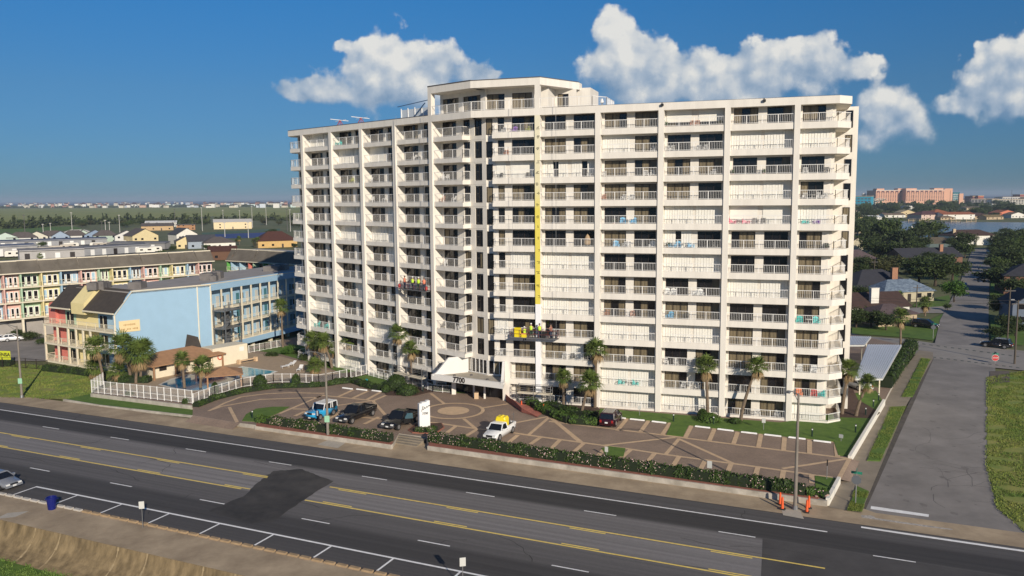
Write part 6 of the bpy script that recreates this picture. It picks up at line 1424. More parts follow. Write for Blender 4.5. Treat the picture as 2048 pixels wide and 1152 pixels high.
for i, (u, lb, hat) in enumerate(((1062, 'worker in a lime vest with a white hat, standing left of the pillar', hatw), (1079, 'worker in a lime vest with a dark hat, standing on the pillar', hatb), (1049, 'worker in a pale lime vest crouched beside the orange box', hatw), (1102, 'worker in a brown shirt at the right end of the platform', hatb))):
    s = onp(u, 660, TR, -.7)[0]; x, y, _ = TR(s, -.7, 0); person(lb, (x, y, zp2-(.45 if i == 2 else 0)), math.pi+RAD(-18)+.4*i, hv if i < 3 else M('brown_shirt', (.30, .12, .08), .7), jeans if i else grn, hat, 1 if i != 1 else 2)
def pbox(nm, lb, cat, u, d, z, wx, wy, h, m, lidm=None):
    s = onp(u, 660, TR, d)[0]; x, y, _ = TR(s, d, z); o = thing(nm, lb, cat, (x, y, z)); mb = MB(); mb.prism([(s-wx, d-wy), (s+wx, d-wy), (s+wx, d+wy), (s-wx, d+wy)], z, z+h, 0, TR); mb.build('body', o, m); mb = MB(); mb.prism([(s-wx*1.1, d-wy*1.1), (s+wx*1.1, d-wy*1.1), (s+wx*.9, d+wy), (s-wx*.9, d+wy)], z+h, z+h+.1, 0, TR); mb.build('lid', o, lidm or m)
pbox('storage_box', 'tall bright yellow box at the left end of the centre platform', 'box', 1035.5, -.75, zp2, .38, .28, 1.1, mt)
pbox('cool_box', 'yellow and orange cool box beside the tall yellow box', 'cool box', 1048, -.9, zp2, .3, .22, .42, mt, M('salmon_lid', (.75, .25, .15), .5))
pbox('waste_bin', 'dark grey bin between the workers on the centre platform', 'bin', 1087, -.75, zp2, .22, .22, .75, m_blk)
# ---- scaffolds
def scaffold(label, T, s0, s1, d0, d1, z0, z1):
    x, y, _ = T((s0+s1)/2, d0, 0); o = thing('scaffold', label, 'scaffold', (x, y, 0)); mb = MB()
    for s in (s0, (s0+s1)/2, s1):
        for d in (d0, d1): mb.beam(T(s, d, z0), T(s, d, z1), .06)
    z = z0+.4
    while z < z1: 
        for d in (d0, d1): mb.beam(T(s0, d, z), T(s1, d, z), .05)
        for s in (s0, s1): mb.beam(T(s, d0, z), T(s, d1, z), .05)
        z += .55
    mb.beam(T(s0, d0, z0), T(s1, d0, z1), .05); mb.build('tube_frame', o, m_metal)
    mb = MB(); mb.box(s0, s1, d0, d1, z0+1.55, z0+1.62, 0, T); mb.build('plank', o, m_trim)
scaffold('steel tube scaffold under the yellow pillar right of the entrance', TR, -2.1, 2.4, -1.6, -.6, 0, 2.7)
scaffold('grey tube scaffold behind the palms at the left wing foot', TL, -7.0, -.6, -1.5, -.5, 0, 3.1)
# ---- things on the roof
redst = M('red_oxide_steel', (.30, .05, .05), .6)
for lb, u in (('red trestle with white roof outrigger, farthest left on the roof', 680), ('red trestle and reel in the middle of the left roof', 722)):
    s = onp(u, 245, TL, 3.0)[0]; x, y, _ = TL(s, 3.0, 37.4); o = thing('roof_outrigger', lb, 'outrigger', (x, y, 37.4)); mb = MB()
    for a, b in ((-.7, -.5), (.7, -.5), (-.7, .6), (.7, .6)): mb.beam(TL(s+a, 3+b, 37.4), TL(s, 3.0, 39.0), .10)
    mb.beam(TL(s-.6, 2.7, 38.1), TL(s+.6, 2.7, 38.1), .08); mb.build('trestle', o, redst); mb = MB(); mb.beam(TL(s, 1.2, 39.02), TL(s, 4.6, 38.95), .08); mb.beam(TL(s-1.2, 3, 38.85), TL(s+1.6, 3, 38.95), .05); mb.build('beam', o, m_rail)
    mb = MB(); mb.box(s+1.3, s+2.3, 2.6, 3.4, 37.41, 38.1, 0, TL); mb.build('counterweight', o, redst)
s0 = onp(803, 225, TL, 4.5)[0]; s1 = onp(858, 222, TL, 4.5)[0]; o = thing('roof_screen', 'white louvred screen with blue braces beside the penthouse', 'screen', TL(s0, 4.5, 37.4)); mb = MB()
mb.box(s0, s1, 4.5, 4.6, 37.4, 39.6, 0, TL); mb.build('louvre_panel', o, M('pale_screen', (.55, .60, .64), .6)); 
for i in range(5): s = s0+(s1-s0)*i/4; mb = MB(); mb.box(s-.06, s+.06, 4.4, 4.5, 37.4, 39.8, 0, TL); mb.build('post', o, m_rail)
mb = MB(); mb.beam(TL(s0-.5, 4.2, 40.1), TL(s1+1, 4.2, 40.6), .1); mb.beam(TL(s0+2, 4.2, 37.6), TL(s1-.5, 4.2, 40.2), .12); mb.build('brace', o, M('blue_steel', (.06, .12, .22), .5))
for lb, u in (('small dark floodlight on the roof edge over the second bay', 1325), ('small dark floodlight on the roof edge over the fourth bay', 1529)):
    s = onp(u, 200, TR, 0)[0]; x, y, z = TR(s, -.08, 37.5); o = thing('floodlight', lb, 'floodlight', (x, y, z)); mb = MB(); mb.box(s-.16, s+.16, -.3, -.02, 37.35, 37.6, 0, TR); mb.build('housing', o, m_blk); mb = MB(); mb.box(s-.04, s+.04, -.1, .1, 37.6, 37.8, 0, TR); mb.build('bracket', o, m_metal)
s = onp(1204, 200, TR, 4)[0]; x, y, _ = TR(s, 4, 37.4); o = thing('roof_vent', 'small white capped vent pipe on the right roof', 'vent', (x, y, 37.4)); mb = MB(); mb.tube([(x, y, 37.4), (x, y, 38.6)], .08, 8); mb.build('pipe', o, m_metal); mb = MB(); mb.tube([(x, y, 38.5), (x, y, 39.0)], [.25, .12], 10); mb.build('cowl', o, m_rail)
# ---- pool furniture
t = proto('sun_lounger'); mb = MB(); mb.box(-.3, .3, -.9, .35, .28, .34); mb.build('seat', t, m_rail); mb = MB(); mb.loft([[(-.3, .35, .30), (.3, .35, .30), (.3, .35, .34), (-.3, .35, .34)], [(-.3, .95, .72), (.3, .95, .72), (.3, .95, .76), (-.3, .95, .76)]]); mb.build('backrest', t, m_rail)
for x in (-.27, .27):
    for y in (-.8, .3): mb = MB(); mb.beam((x, y, 0), (x, y, .28), .04); mb.build('leg', t, m_rail)
for u, v, lb in ((573, 735, 'left of the pair on the deck right of the small pool'), (582, 732, 'right of the pair on the deck right of the small pool'), (600, 741, 'alone beside the garden palms'), (317, 752, 'left of those in front of the pool house'), (327, 749, 'in the middle before the pool house'), (336, 747, 'right of those in front of the pool house')):
    put(t, at(u, v, .01), .8+u*.03, 'white sun lounger '+lb, 'sun lounger', 'sun loungers by the pools')
# ================================================================ vegetation and the town behind
def leafmat(name, a, b, rough=.6, scale=.9):
    m = M(name, a, rough, scale=scale, col2=b, detail=6, spec=.3)
    p = m.node_tree.nodes['Principled BSDF']
    return m
m_palm = leafmat('palm_frond', (.065, .105, .018), (.15, .195, .045)); m_palmd = leafmat('dead_frond', (.20, .13, .06), (.34, .24, .12)); m_trunk = M('palm_trunk', (.17, .125, .085), .9, var=.3, scale=4)
m_bark = M('tree_bark', (.07, .05, .035), .95, var=.3, scale=3)
def palm_crown(seed, n=46, dead=14):
    """fan palm crown of unit radius: stems that end in folded fans of narrow blades"""
    r = random.Random(seed); g = MB(); dd = MB()
    for i in range(n+dead):
        isd = i >= n; mb = dd if isd else g
        az = i*2.39996+r.uniform(-.3, .3); t = r.random() if isd else i/n
        el = r.uniform(-1.35, -.75) if isd else 1.35-1.75*t+r.uniform(-.15, .15)
        d = Vector((math.cos(az)*math.cos(el), math.sin(az)*math.cos(el), math.sin(el))); side = Vector((-math.sin(az), math.cos(az), 0)); up = side.cross(d)*-1
        pl = r.uniform(.26, .50)*(.8 if isd else 1); sag = Vector((0, 0, -.10*(1-el*.4)))
        h = d*pl+sag*.5; mb.face([side*.012, -side*.012, h-side*.008, h+side*.008])
        nb = 8; sp = .95 if not isd else .5
        for k in range(nb):
            a = (k/(nb-1)-.5)*2*sp; bl = r.uniform(.50, .76)*(1-.25*abs(a)/1.3)*(.85 if isd else 1)
            bd = (d*math.cos(a)+side*math.sin(a)); w = side*math.cos(a)*.034-d*math.sin(a)*.034; lift = up*(.05*math.cos(a))
            m1 = h+bd*bl*.55+lift; tp = h+bd*bl+Vector((0, 0, -r.uniform(.06, .22)))
            mb.face([h-w*.3, h+w*.3, m1+w, m1-w]); mb.face([m1-w, m1+w, tp])
    return g, dd
PC = []
for sd in range(4):
    a, b = palm_crown(sd+1, 46+4*sd, 10+5*(sd % 3)); PC.append((a.build('crown', None, m_palm).data, b.build('dead_fronds', None, m_palmd).data))
for ob in [o for o in sc.objects if o.name.split('.')[0] in ('crown', 'dead_fronds') and o.parent is None]: bpy.data.objects.remove(ob)
def palm(label, cu, cv, rp, bu, bv, z=.05, var=0, group='palms', tr=.17, dead=True):
    b = G(bu, bv, z); c = DEP(cu, cv, b.y); depth = b.y; R = rp*depth/FPX*(1.25 if cu < 300 else 1.16)
    o = thing('palm_tree', label, 'palm tree', tuple(b), 0, group)
    mb = MB(); n = 7; pts = []; rad = []
    for i in range(n+1):
        t = i/n; p = b.lerp(c, t); q = Vector((b.x+(c.x-b.x)*t**1.4, b.y, b.z+(c.z-b.z)*t)); pts.append(q); rad.append(tr*(1.25-.45*t))
    mb.tube(pts, rad, 9); mb.build('trunk', o, m_trunk)
    for nm, me in (('crown', PC[var % 4][0]), ('dead_fronds', PC[var % 4][1])):
        if nm == 'dead_fronds' and not dead: continue
        q = bpy.data.objects.new(nm, me); sc.collection.objects.link(q); q.parent = o; q.location = c-b; q.scale = (R, R, R*1.02); q.rotation_euler = (0, 0, var*1.7)
    return o
PALMS = [(191, 693, 23, 207, 762, 'tall palm nearest the left end of the pool fence'), (245, 692, 29, 262, 760, 'broad full palm in the clump before the blue wall'), (276, 708, 30, 272, 766, 'leaning palm at the front of the clump before the blue wall'), (287, 700, 24, 281, 764, 'slim straight palm at the right of the clump before the blue wall'),
    (190, 735, 21, 193, 752, 'low stubby palm left of the pool fence corner'), (237, 740, 20, 238, 755, 'low ragged palm under the clump before the blue wall'), (363.7, 719, 19, 369, 776, 'slim palm on the left edge of the big pool'), (404.5, 732, 23, 401, 775, 'bushy palm on the right edge of the big pool'),
    (562, 613, 18, 566, 700, 'tall palm before the hotel galleries'), (623, 679, 19, 629, 726, 'left palm of the garden group at the left tower end'), (646, 683, 20, 664, 736, 'leaning palm in the middle of the garden group at the left tower end'), (669, 699, 15, 662, 730, 'small palm behind the garden group at the left tower end'), (634, 692, 16, 640, 731, 'short palm inside the garden group at the left tower end'),
    (699, 680, 21, 700.5, 732, 'full palm beside the white picket gate'), (629, 731, 19, 629, 746, 'low shrubby palm on the pool deck'), (797, 667, 22, 801, 762, 'tallest palm before the left wing'), (822, 698, 20, 822, 768, 'shorter palm right of the tallest one before the left wing'),
    (1193, 699, 25, 1190, 815, 'tall palm against the second pillar of the right wing'), (1127, 755, 20, 1127, 815, 'palm in front of the scaffold right of the yellow pillar'), (1181, 765, 27, 1163, 830, 'leaning palm in the hedge bed right of the entrance'), (1412, 732, 25, 1415, 832, 'palm rising from the planted mound before the third bay'), (1513.7, 733, 24, 1481, 843, 'strongly leaning palm before the fourth bay'),
    (1697.7, 739, 24, 1684, 828, 'taller palm at the right tower corner'), (1736, 765, 20, 1712, 832, 'shorter palm at the right tower corner'), (1801, 634, 21, 1801, 690, 'fan palm with a dry skirt at the cross street'), (1850, 606, 16, 1850, 632, 'round palm on the corner lawn beyond the cross street'), (1797, 592, 12, 1797, 606, 'small palm beside the blue patched roof')]
for i, (cu, cv, rp, bu, bv, lb) in enumerate(PALMS):
    palm(lb, cu, cv, rp, bu, bv, .05 if bv > 700 else -.5, i, 'garden palms')
for i, (cu, cv, rp, bu, bv) in enumerate(((92, 590, 11, 93, 640), (55, 612, 11, 56, 655), (88, 612, 10, 89, 650), (210, 562, 12, 212, 600), (80, 512, 7, 80, 524), (113, 509, 7, 113, 522), (145, 507, 7, 145, 520), (508, 482, 6, 508, 494), (515, 480, 7, 515, 496), (478, 477, 6, 479, 490))):
    palm('distant fan palm in front of the pastel terrace' if i < 4 else 'distant fan palm standing behind the pastel terraces', cu, cv, rp, bu, bv, -.5, i, 'distant palms before the terrace' if i < 4 else 'distant palms behind the terraces')
# ---- broadleaf trees: leaf clumps spread through an uneven crown
def crown_mesh(seed, clusters=70, per=44, leaf=.085, flat=.72):
    r = random.Random(seed); mb = MB(); C_ = []
    lobes = [(Vector((r.uniform(-.5, .5), r.uniform(-.5, .5), r.uniform(-.2, .35))), r.uniform(.42, .68)) for _ in range(7)]
    for _ in range(clusters):
        c, R = r.choice(lobes); d = Vector((r.gauss(0, 1), r.gauss(0, 1), r.gauss(0, 1)+.25)).normalized(); C_.append(c+d*R*r.uniform(.62, 1.0))
    for c in C_:
        c = Vector((c.x, c.y, c.z*flat)); s = r.uniform(.10, .20)
        for _ in range(per):
            p = c+Vector((r.gauss(0, s), r.gauss(0, s), r.gauss(0, s*.7))); n = Vector((r.gauss(0, 1), r.gauss(0, 1), r.gauss(0, 1)+.7)).normalized()
            a = n.orthogonal().normalized(); b = n.cross(a); q = leaf*r.uniform(.5, 1.2); t = r.uniform(0, 6.28); u = a*math.cos(t)+b*math.sin(t); w = n.cross(u)
            mb.face([p-u*q, p-w*q*.5, p+u*q, p+w*q*.5])
    return mb
def limb_mesh(seed):
    r = random.Random(seed); mb = MB(); mb.tube([(0, 0, -.95), (.02, 0, -.6), (0, .02, -.3)], [.075, .06, .05], 8)
    for i in range(6):
        a = i*1.05+r.uniform(-.3, .3); mb.tube([(0, .02, -.35), (.25*math.cos(a), .25*math.sin(a), -.1), (.55*math.cos(a), .55*math.sin(a), r.uniform(.05, .35))], [.04, .028, .012], 6)
    return mb
TK = {'dark': ((.022, .038, .010), (.058, .082, .020)), 'mid': ((.034, .060, .012), (.080, .112, .026)), 'bright': ((.035, .085, .010), (.075, .15, .020)), 'olive': ((.045, .052, .014), (.085, .085, .026))}
TMESH = {}
for k, (a, b) in TK.items():
    mt_ = leafmat('foliage_'+k, a, b, .65, .35)
    TMESH[k] = []
    for v in range(2):
        c = crown_mesh(hash_ := (7*v+len(k)*13+ord(k[0])), 74, 42).build('crown', None, mt_); t = limb_mesh(hash_).build('trunk', None, m_bark); TMESH[k].append((c.data, t.data)); bpy.data.objects.remove(c); bpy.data.objects.remove(t)
def tree(label, u, bv, rp, kind='dark', hs=1.0, group=None, z=-.5, name='broadleaf_tree', cat='tree', trunk=1.0):
    """u, bv = pixel of the trunk foot, rp = crown radius in photo pixels"""
    b = G(u, bv, z); R = rp*b.y/FPX*(1.22 if u > 1690 and bv > 445 else 1.0); v = int(u+bv) % 2; o = thing(name, label, cat, tuple(b), 0, group)
    cz = R*hs*(.62+.33*trunk)
    for nm, me in zip(('crown', 'trunk'), TMESH[kind][v]):
        q = bpy.data.objects.new(nm, me); sc.collection.objects.link(q); q.parent = o; q.location = (0, 0, cz if nm == 'crown' else .95*cz); q.scale = (R, R, R*hs) if nm == 'crown' else (R, R, cz); q.rotation_euler = (0, 0, u*.37)
    return o
TREES = [(1908, 604, 20, 'bright', 1.1, 'bright green round tree on the lawn left of the side street'), (1870, 572, 34, 'dark', .8, 'wide dark tree behind the blue patched roof'), (1838, 566, 30, 'dark', .8, 'dark spreading tree left of the wide one behind the blue roof'), (1905, 560, 26, 'dark', .8, 'dark tree overhanging the street above the bright green one'),
    (2002, 582, 38, 'dark', .62, 'large dark tree spreading over the right side of the street'), (2035, 600, 30, 'dark', .8, 'dark tree behind the big one at the right edge'), (2010, 640, 24, 'olive', .9, 'olive tree behind the thin utility pole'), (2040, 640, 22, 'dark', 1.0, 'dark tree by the grey house at the right edge'), (1998, 678, 22, 'dark', .55, 'dark clipped bush tree behind the crossing car'), (2030, 672, 20, 'dark', .7, 'dark bush tree right of the crossing car'),
    (1990, 545, 20, 'mid', .8, 'mid green tree at the right kerb halfway up the street'), (2020, 540, 26, 'dark', .8, 'dark round tree right of the halfway kerb tree'), (2042, 532, 24, 'dark', .9, 'dark tree at the right edge halfway up'), (2006, 518, 22, 'dark', .8, 'dark tree by the white car far up the street'), (2036, 510, 26, 'mid', .7, 'broad mid green tree at the far right edge'), (1998, 500, 16, 'dark', .9, 'small dark tree at the street end'), (2020, 492, 17, 'dark', .9, 'dark tree before the lagoon at the right'), (2046, 490, 16, 'dark', 1.0, 'dark tree cut by the right edge near the lagoon'),
    (1930, 516, 14, 'mid', 1.1, 'mid green tree on the verge left of the far street'), (1918, 512, 13, 'dark', 1.1, 'dark slim tree left of the verge tree'), (1930, 498, 18, 'dark', .9, 'dark tree before the brown roofed street end house'), (1905, 498, 14, 'dark', .9, 'dark tree right of the low white house'), (1858, 482, 27, 'mid', .8, 'big round tree standing before the lagoon'), (1838, 484, 20, 'dark', .8, 'dark tree left of the big round lagoon tree'), (1880, 486, 16, 'dark', .7, 'low dark tree right of the big round lagoon tree'),
    (1775, 492, 26, 'mid', 1.1, 'tall pointed tree before the left end of the lagoon'), (1800, 500, 22, 'dark', .9, 'dark tree right of the tall pointed tree'), (1745, 510, 24, 'dark', .8, 'dark tree left of the tall pointed tree'), (1760, 520, 22, 'dark', .8, 'dark tree above the pale blue pool roof'), (1810, 525, 26, 'dark', .9, 'dark tree right of the pale blue pool roof'), (1720, 480, 22, 'dark', .8, 'dark tree beside the tower edge near the lagoon'), (1728, 462, 18, 'mid', .8, 'mid green tree touching the tower edge'), (1745, 470, 17, 'dark', .8, 'dark tree beside the mid green tower edge tree'),
    (1835, 502, 20, 'dark', .8, 'dark tree left of the low white house'), (1795, 545, 28, 'olive', .6, 'olive hedge-like tree above the brick chimney'), (1760, 552, 24, 'olive', .7, 'olive tree left of the brick chimney'), (1730, 545, 22, 'dark', .8, 'dark tree left of the olive pair'), (1716, 560, 18, 'dark', .9, 'dark tree at the tower edge above the fence'), (1716, 612, 22, 'dark', .9, 'very dark tree at the tower edge beside the brick house'), (1712, 655, 24, 'dark', .9, 'very dark tree at the tower edge above the carport'), (1742, 655, 24, 'dark', .8, 'dark tree behind the carports'), (1772, 660, 20, 'dark', .8, 'dark tree left of the dry skirted palm'),
    (1736, 612, 14, 'olive', .8, 'olive bush tree before the white chimney house'), (1778, 612, 13, 'dark', .8, 'dark bush before the blue patched roof'), (1884, 545, 18, 'dark', .8, 'dark tree on the left kerb before the grey roofed house'), (1895, 620, 8, 'mid', .8, 'small bush at the corner of the house drive'),
    (1707, 445, 14, 'dark', .9, 'dark tree against the tower near the skyline'), (1845, 500, 12, 'mid', .9, 'small green tree beside the brown hipped roof')]
for u, bv, rp, k, hs, lb in TREES: tree(lb, u, bv, rp, k, hs)

for u, bv, rp, k, hs in ((1735, 575, 22, 'dark', .8), (1768, 580, 16, 'dark', .8), (1890, 540, 20, 'dark', .8), (1870, 552, 22, 'dark', .7), (1820, 548, 20, 'dark', .8), (1790, 520, 20, 'dark', .8), (1740, 492, 18, 'dark', .9), (1830, 512, 18, 'dark', .8), (1770, 470, 14, 'mid', .9), (1735, 452, 13, 'dark', .9), (1718, 465, 14, 'dark', .9), (1705, 500, 18, 'dark', .9),
    (1708, 580, 18, 'dark', .9), (1706, 630, 20, 'dark', .9), (1725, 640, 18, 'dark', .9), (1760, 645, 16, 'dark', .8), (2015, 560, 24, 'dark', .8), (2045, 570, 26, 'dark', .8), (2000, 530, 20, 'dark', .8), (2030, 522, 22, 'mid', .8), (1992, 512, 14, 'dark', .9), (2040, 500, 20, 'dark', .8), (2060, 560, 26, 'dark', .9), (2000, 620, 20, 'dark', .8), (2016, 662, 20, 'dark', .8), (1752, 535, 20, 'olive', .7), (1778, 540, 18, 'dark', .8), (1860, 530, 16, 'dark', .8), (1846, 540, 18, 'dark', .8), (1990, 486, 12, 'dark', .9), (2012, 478, 12, 'dark', .9)):
    tree('dark tree among the houses and gardens beyond the cross street', u, bv, rp, k, hs, 'garden trees beyond the cross street')
rt = random.Random(8)
for i in range(56):      # trees on the far shore, around the hotel and before the lagoon
    u = rt.uniform(1700, 2090); v = rt.uniform(416, 437) if i < 44 else rt.uniform(410, 418)
    if v > 430 and rt.random() < .5: v -= 8
    tree('dark rounded tree among the houses on the far lagoon shore', u, v, rt.uniform(7, 15)*(1 if v > 420 else .7), rt.choice(['dark', 'dark', 'mid']), .8, 'trees on the far lagoon shore')
for i in range(46):
    u = rt.uniform(-30, 640); v = rt.choice([rt.uniform(449, 456), rt.uniform(449, 456), rt.uniform(457, 500)])
    if 130 < u < 180 and v > 456: continue
    tree('dark scrubby tree at the edge of the marsh fields', u, v, rt.uniform(5, 11), rt.choice(['dark', 'mid', 'olive']), .8, 'scrub trees at the marsh')
for u, bv, rp, k, lb in ((155, 700, 14, 'mid', 'leafy bush by the hotel porch'), (62, 680, 15, 'dark', 'dark bush under the row house balconies'), (108, 684, 12, 'mid', 'green bush left of the hotel porch'), (36, 676, 15, 'dark', 'dark shrub under the first row houses'), (84, 688, 11, 'mid', 'small green shrub at the hotel porch'), (345, 500, 8, 'dark', 'dark tree behind the terrace right end'), (325, 512, 10, 'mid', 'green tree rising above the terrace roofs'), (579, 712, 17, 'bright', 'bright broad leaved shrub at the hotel fence'), (545, 716, 13, 'dark', 'dark clipped shrub behind the small pool'), (600, 712, 13, 'mid', 'green shrub at the left tower end'), (652, 736, 14, 'mid', 'shrub under the garden palms'), (610, 724, 15, 'dark', 'dark shrub left of the garden palms')):
    tree(lb, u, bv, rp, k, .85, None, -.4, 'garden_shrub', 'shrub', .1)
# belts of scrub and far woods that read as one mass
def belt(name, label, pts, h, m, n, seed, leaf):
    r = random.Random(seed); mb = MB()
    for _ in range(n):
        i = r.randrange(len(pts)-1); t = r.random(); (u0, v0), (u1, v1) = pts[i], pts[i+1]; p = G(u0+(u1-u0)*t, v0+(v1-v0)*t+r.uniform(-.8, .8), -.6); hh = h*r.random()**1.4*(.55+.45*math.sin(u0+t*37)*math.sin(t*61+u1))
        nrm = Vector((r.gauss(0, 1), r.gauss(0, 1), r.gauss(0, 1)+.4)).normalized(); a = nrm.orthogonal().normalized(); b = nrm.cross(a); q = leaf*r.uniform(.5, 1.3); c = p+Vector((0, 0, max(.3, hh)))
        mb.face([c-a*q, c-b*q*.6, c+a*q, c+b*q*.6])
    return tag(mb.build(name, None, m), label, 'woodland', None, 'stuff')
fd = leafmat('belt_foliage', (.028, .04, .012), (.06, .075, .022), .8, .05)
belt('scrub_belt', 'dark belt of scrub along the edge of the green marsh', [(-60, 458), (60, 456), (120, 450), (240, 447), (330, 449), (420, 447)], 13, fd, 5200, 1, 2.2)
belt('scrub_belt', 'thin dark tree line behind the warehouse', [(430, 444), (520, 440), (640, 442)], 10, fd, 1600, 2, 2.4)
belt('far_wood', 'hazy tree line along the far edge of the marsh', [(-100, 416), (200, 414.5), (420, 413), (640, 412)], 9, fd, 2600, 3, 6)
belt('far_wood', 'dark woods behind the lagoon shore houses', [(1690, 420), (1800, 417), (1900, 416), (2100, 418)], 15, fd, 4200, 4, 4)
belt('far_wood', 'dark woods filling the gaps between the lagoon shore houses', [(1690, 432), (1780, 428), (1900, 426), (2100, 428)], 9, fd, 3000, 5, 2.5)
belt('far_wood', 'low woods among the houses before the lagoon', [(1700, 500), (1760, 490), (1800, 505), (1850, 495)], 7, leafmat('dark_belt_foliage', (.018, .028, .008), (.04, .055, .014), .8, .3), 3000, 6, .9)
# ---- hedges
m_hedge = leafmat('hedge_leaf', (.022, .045, .008), (.055, .090, .016), .6, 1.5); m_core = M('hedge_core', (.012, .022, .006), .9); m_flower = M('pink_white_flower', (.62, .42, .40), .7, var=.3, scale=6)
m_hbr = leafmat('bright_hedge_leaf', (.04, .085, .012), (.085, .14, .022), .6, 1.5)
def hedge(label, pts, w, h, fl=0.0, leafm=None, z=.05, dens=90, off=0.0, seed=1, name='hedge', rise=None):
    r = random.Random(seed); P = [G(u, v, z) for u, v in pts]; o = thing(name, label, 'hedge', tuple(P[0]))
    lf = MB(); co = MB(); fw = MB()
    for i, (a, b) in enumerate(zip(P, P[1:])):
        L = (b-a).length; D = (b-a)/L; n = Vector((-D.y, D.x, 0)); a2, b2 = a+n*off, b+n*off
        q = w*.36; co.prism([(a2-n*q)[:2], (b2-n*q)[:2], (b2+n*q)[:2], (a2+n*q)[:2]], z, z+h*.74)
        for _ in range(int(L*dens)):
            t = r.random()*L; bul = .82+.18*math.sin(t*1.9+i)+.10*math.sin(t*5.1+2*i); th = r.uniform(0, math.pi); rad = r.uniform(.82, 1.06)*bul
            c = a2+D*t+n*(math.cos(th)*w*.5*rad)+Vector((0, 0, h*(.12+.9*math.sin(th)**.6*rad*.95) if r.random() < .7 else h*r.uniform(.05, .9)))
            nn = (n*math.cos(th)+Vector((0, 0, math.sin(th)))+Vector((r.gauss(0, .5), r.gauss(0, .5), r.gauss(0, .5)))).normalized(); u_ = nn.orthogonal().normalized(); v_ = nn.cross(u_); g_ = r.uniform(.07, .16)
            lf.face([c-u_*g_, c-v_*g_*.6, c+u_*g_, c+v_*g_*.6])
            if r.random() < fl*(.55+.45*math.sin(t*.9+i*2)):
                e = r.uniform(.03, .07); c2 = c+nn*.05; fw.face([c2-u_*e, c2-v_*e, c2+u_*e, c2+v_*e])
    lf.build('leaves', o, leafm or m_hedge); co.build('hedge_core', o, m_core)
    if fl: fw.build('blossom', o, m_flower)
    return o
hedge('long dark hedge dotted with pink and white blossom above the low road wall', [(860, 882), (980, 899), (1100, 917), (1250, 938), (1400, 959), (1530, 977), (1610, 988)], 1.25, 1.15, .30, seed=3, dens=330)
hedge('shorter blossom covered hedge in front of the parked cars', [(545, 848), (620, 859), (700, 871), (783, 883)], 1.2, 1.05, .34, seed=4, dens=330)
hedge('plain green end of the hedge beside the small grass island', [(515, 843), (545, 848)], 1.1, .9, 0, m_hbr, seed=5, dens=300)
hedge('low dark hedge under the curved pool fence', [(392, 814), (430, 799), (486, 785), (547, 776), (640, 773), (668, 769)], 1.1, .7, 0, seed=6, dens=240)
hedge('green hedge on the left mound below the picket gate', [(668, 768), (705, 764), (742, 776), (765, 780)], 1.5, .8, 0, seed=7, dens=260)
hedge('dense hedge along the bed right of the entrance', [(1058, 806), (1088, 824), (1140, 845), (1196, 849)], 1.7, .9, 0, m_hbr, seed=8, dens=330)
hedge('dark planting between the hedge and the right wing', [(1095, 812), (1140, 827), (1190, 836)], 2.0, .8, 0, seed=9, dens=260)
hedge('tall dark hedge beside the long white carport', [(1770, 775), (1790, 745), (1822, 700)], 2.4, 2.2, .02, seed=10, dens=420)
hedge('clipped hedge at the front of the blue hotel', [(90, 741), (150, 747), (205, 755)], 1.4, 1.1, 0, seed=11, z=-.4, dens=220)
hedge('bush under the yellow banner', [(-20, 731), (24, 731)], 1.6, 1.0, 0, seed=12, z=-.4, dens=220)
hedge('small planting at the foot of the white sign slab', [(832, 862), (850, 864), (872, 858)], .9, .5, .12, seed=13, z=.14, dens=300)
hedge('yellowish planting with pale rocks at the corner bed', [(1612, 988), (1640, 991), (1652, 995)], 1.1, .7, .05, m_hbr, seed=14, dens=260)
hedge('dark shrubs on the deck behind the pool fence corner', [(240, 764), (300, 764)], 1.8, 1.0, 0, seed=15, dens=240)
hedge('dark planting left of the entrance canopy', [(862, 776), (900, 781)], 1.2, .8, 0, seed=16, dens=240)
def shrub(label, u, v, rx, hh, m, seed, z=.05):
    r = random.Random(seed); b = G(u, v, z); o = thing('round_shrub', label, 'shrub', tuple(b)); R = rx*b.y/FPX; mb = MB(); co = MB()
    co.loft([[(b.x+R*.8*q*math.cos(k*math.pi/6), b.y+R*.8*q*math.sin(k*math.pi/6), z+hh*zz) for k in range(12)] for q, zz in ((.9, 0), (1, .3), (.9, .6), (.5, .85), (.1, .92))]); co.build('shrub_core', o, m_core)
    for _ in range(int(900*R)):
        a = r.uniform(0, 6.283); e = r.random()**.7*math.pi/2; n = Vector((math.cos(a)*math.cos(e), math.sin(a)*math.cos(e), math.sin(e))); k = r.uniform(.85, 1.05); c = Vector((b.x+n.x*R*k, b.y+n.y*R*k, z+.1+n.z*hh*k)); nn = (n+Vector((r.gauss(0, .4), r.gauss(0, .4), r.gauss(0, .4)))).normalized(); u_ = nn.orthogonal().normalized(); v_ = nn.cross(u_); g_ = r.uniform(.06, .14); mb.face([c-u_*g_, c-v_*g_*.6, c+u_*g_, c+v_*g_*.6])
    mb.build('leaves', o, m); return o
shrub('large round clipped shrub left of the entrance', 792, 778, 25, 1.9, m_hedge, 1); shrub('lower clipped shrub in front of the large round one', 815, 788, 24, 1.2, m_hedge, 2); shrub('small clipped shrub behind the left wheel stops', 772, 784, 10, .9, m_hedge, 3)
shrub('grassy planted mound around the palm before the third bay', 1418, 842, 26, .8, m_hbr, 4); shrub('dark shrub beside the tower at the third bay', 1405, 836, 12, 1.0, m_hedge, 5); shrub('low planting right of the mound', 1470, 846, 14, .5, m_hedge, 6); shrub('small shrub in front of the picket fence wall', 258, 795, 11, .8, m_hedge, 7, -.4); shrub('thin shrub at the fence corner', 372, 812, 9, 1.0, m_hedge, 8, -.4)
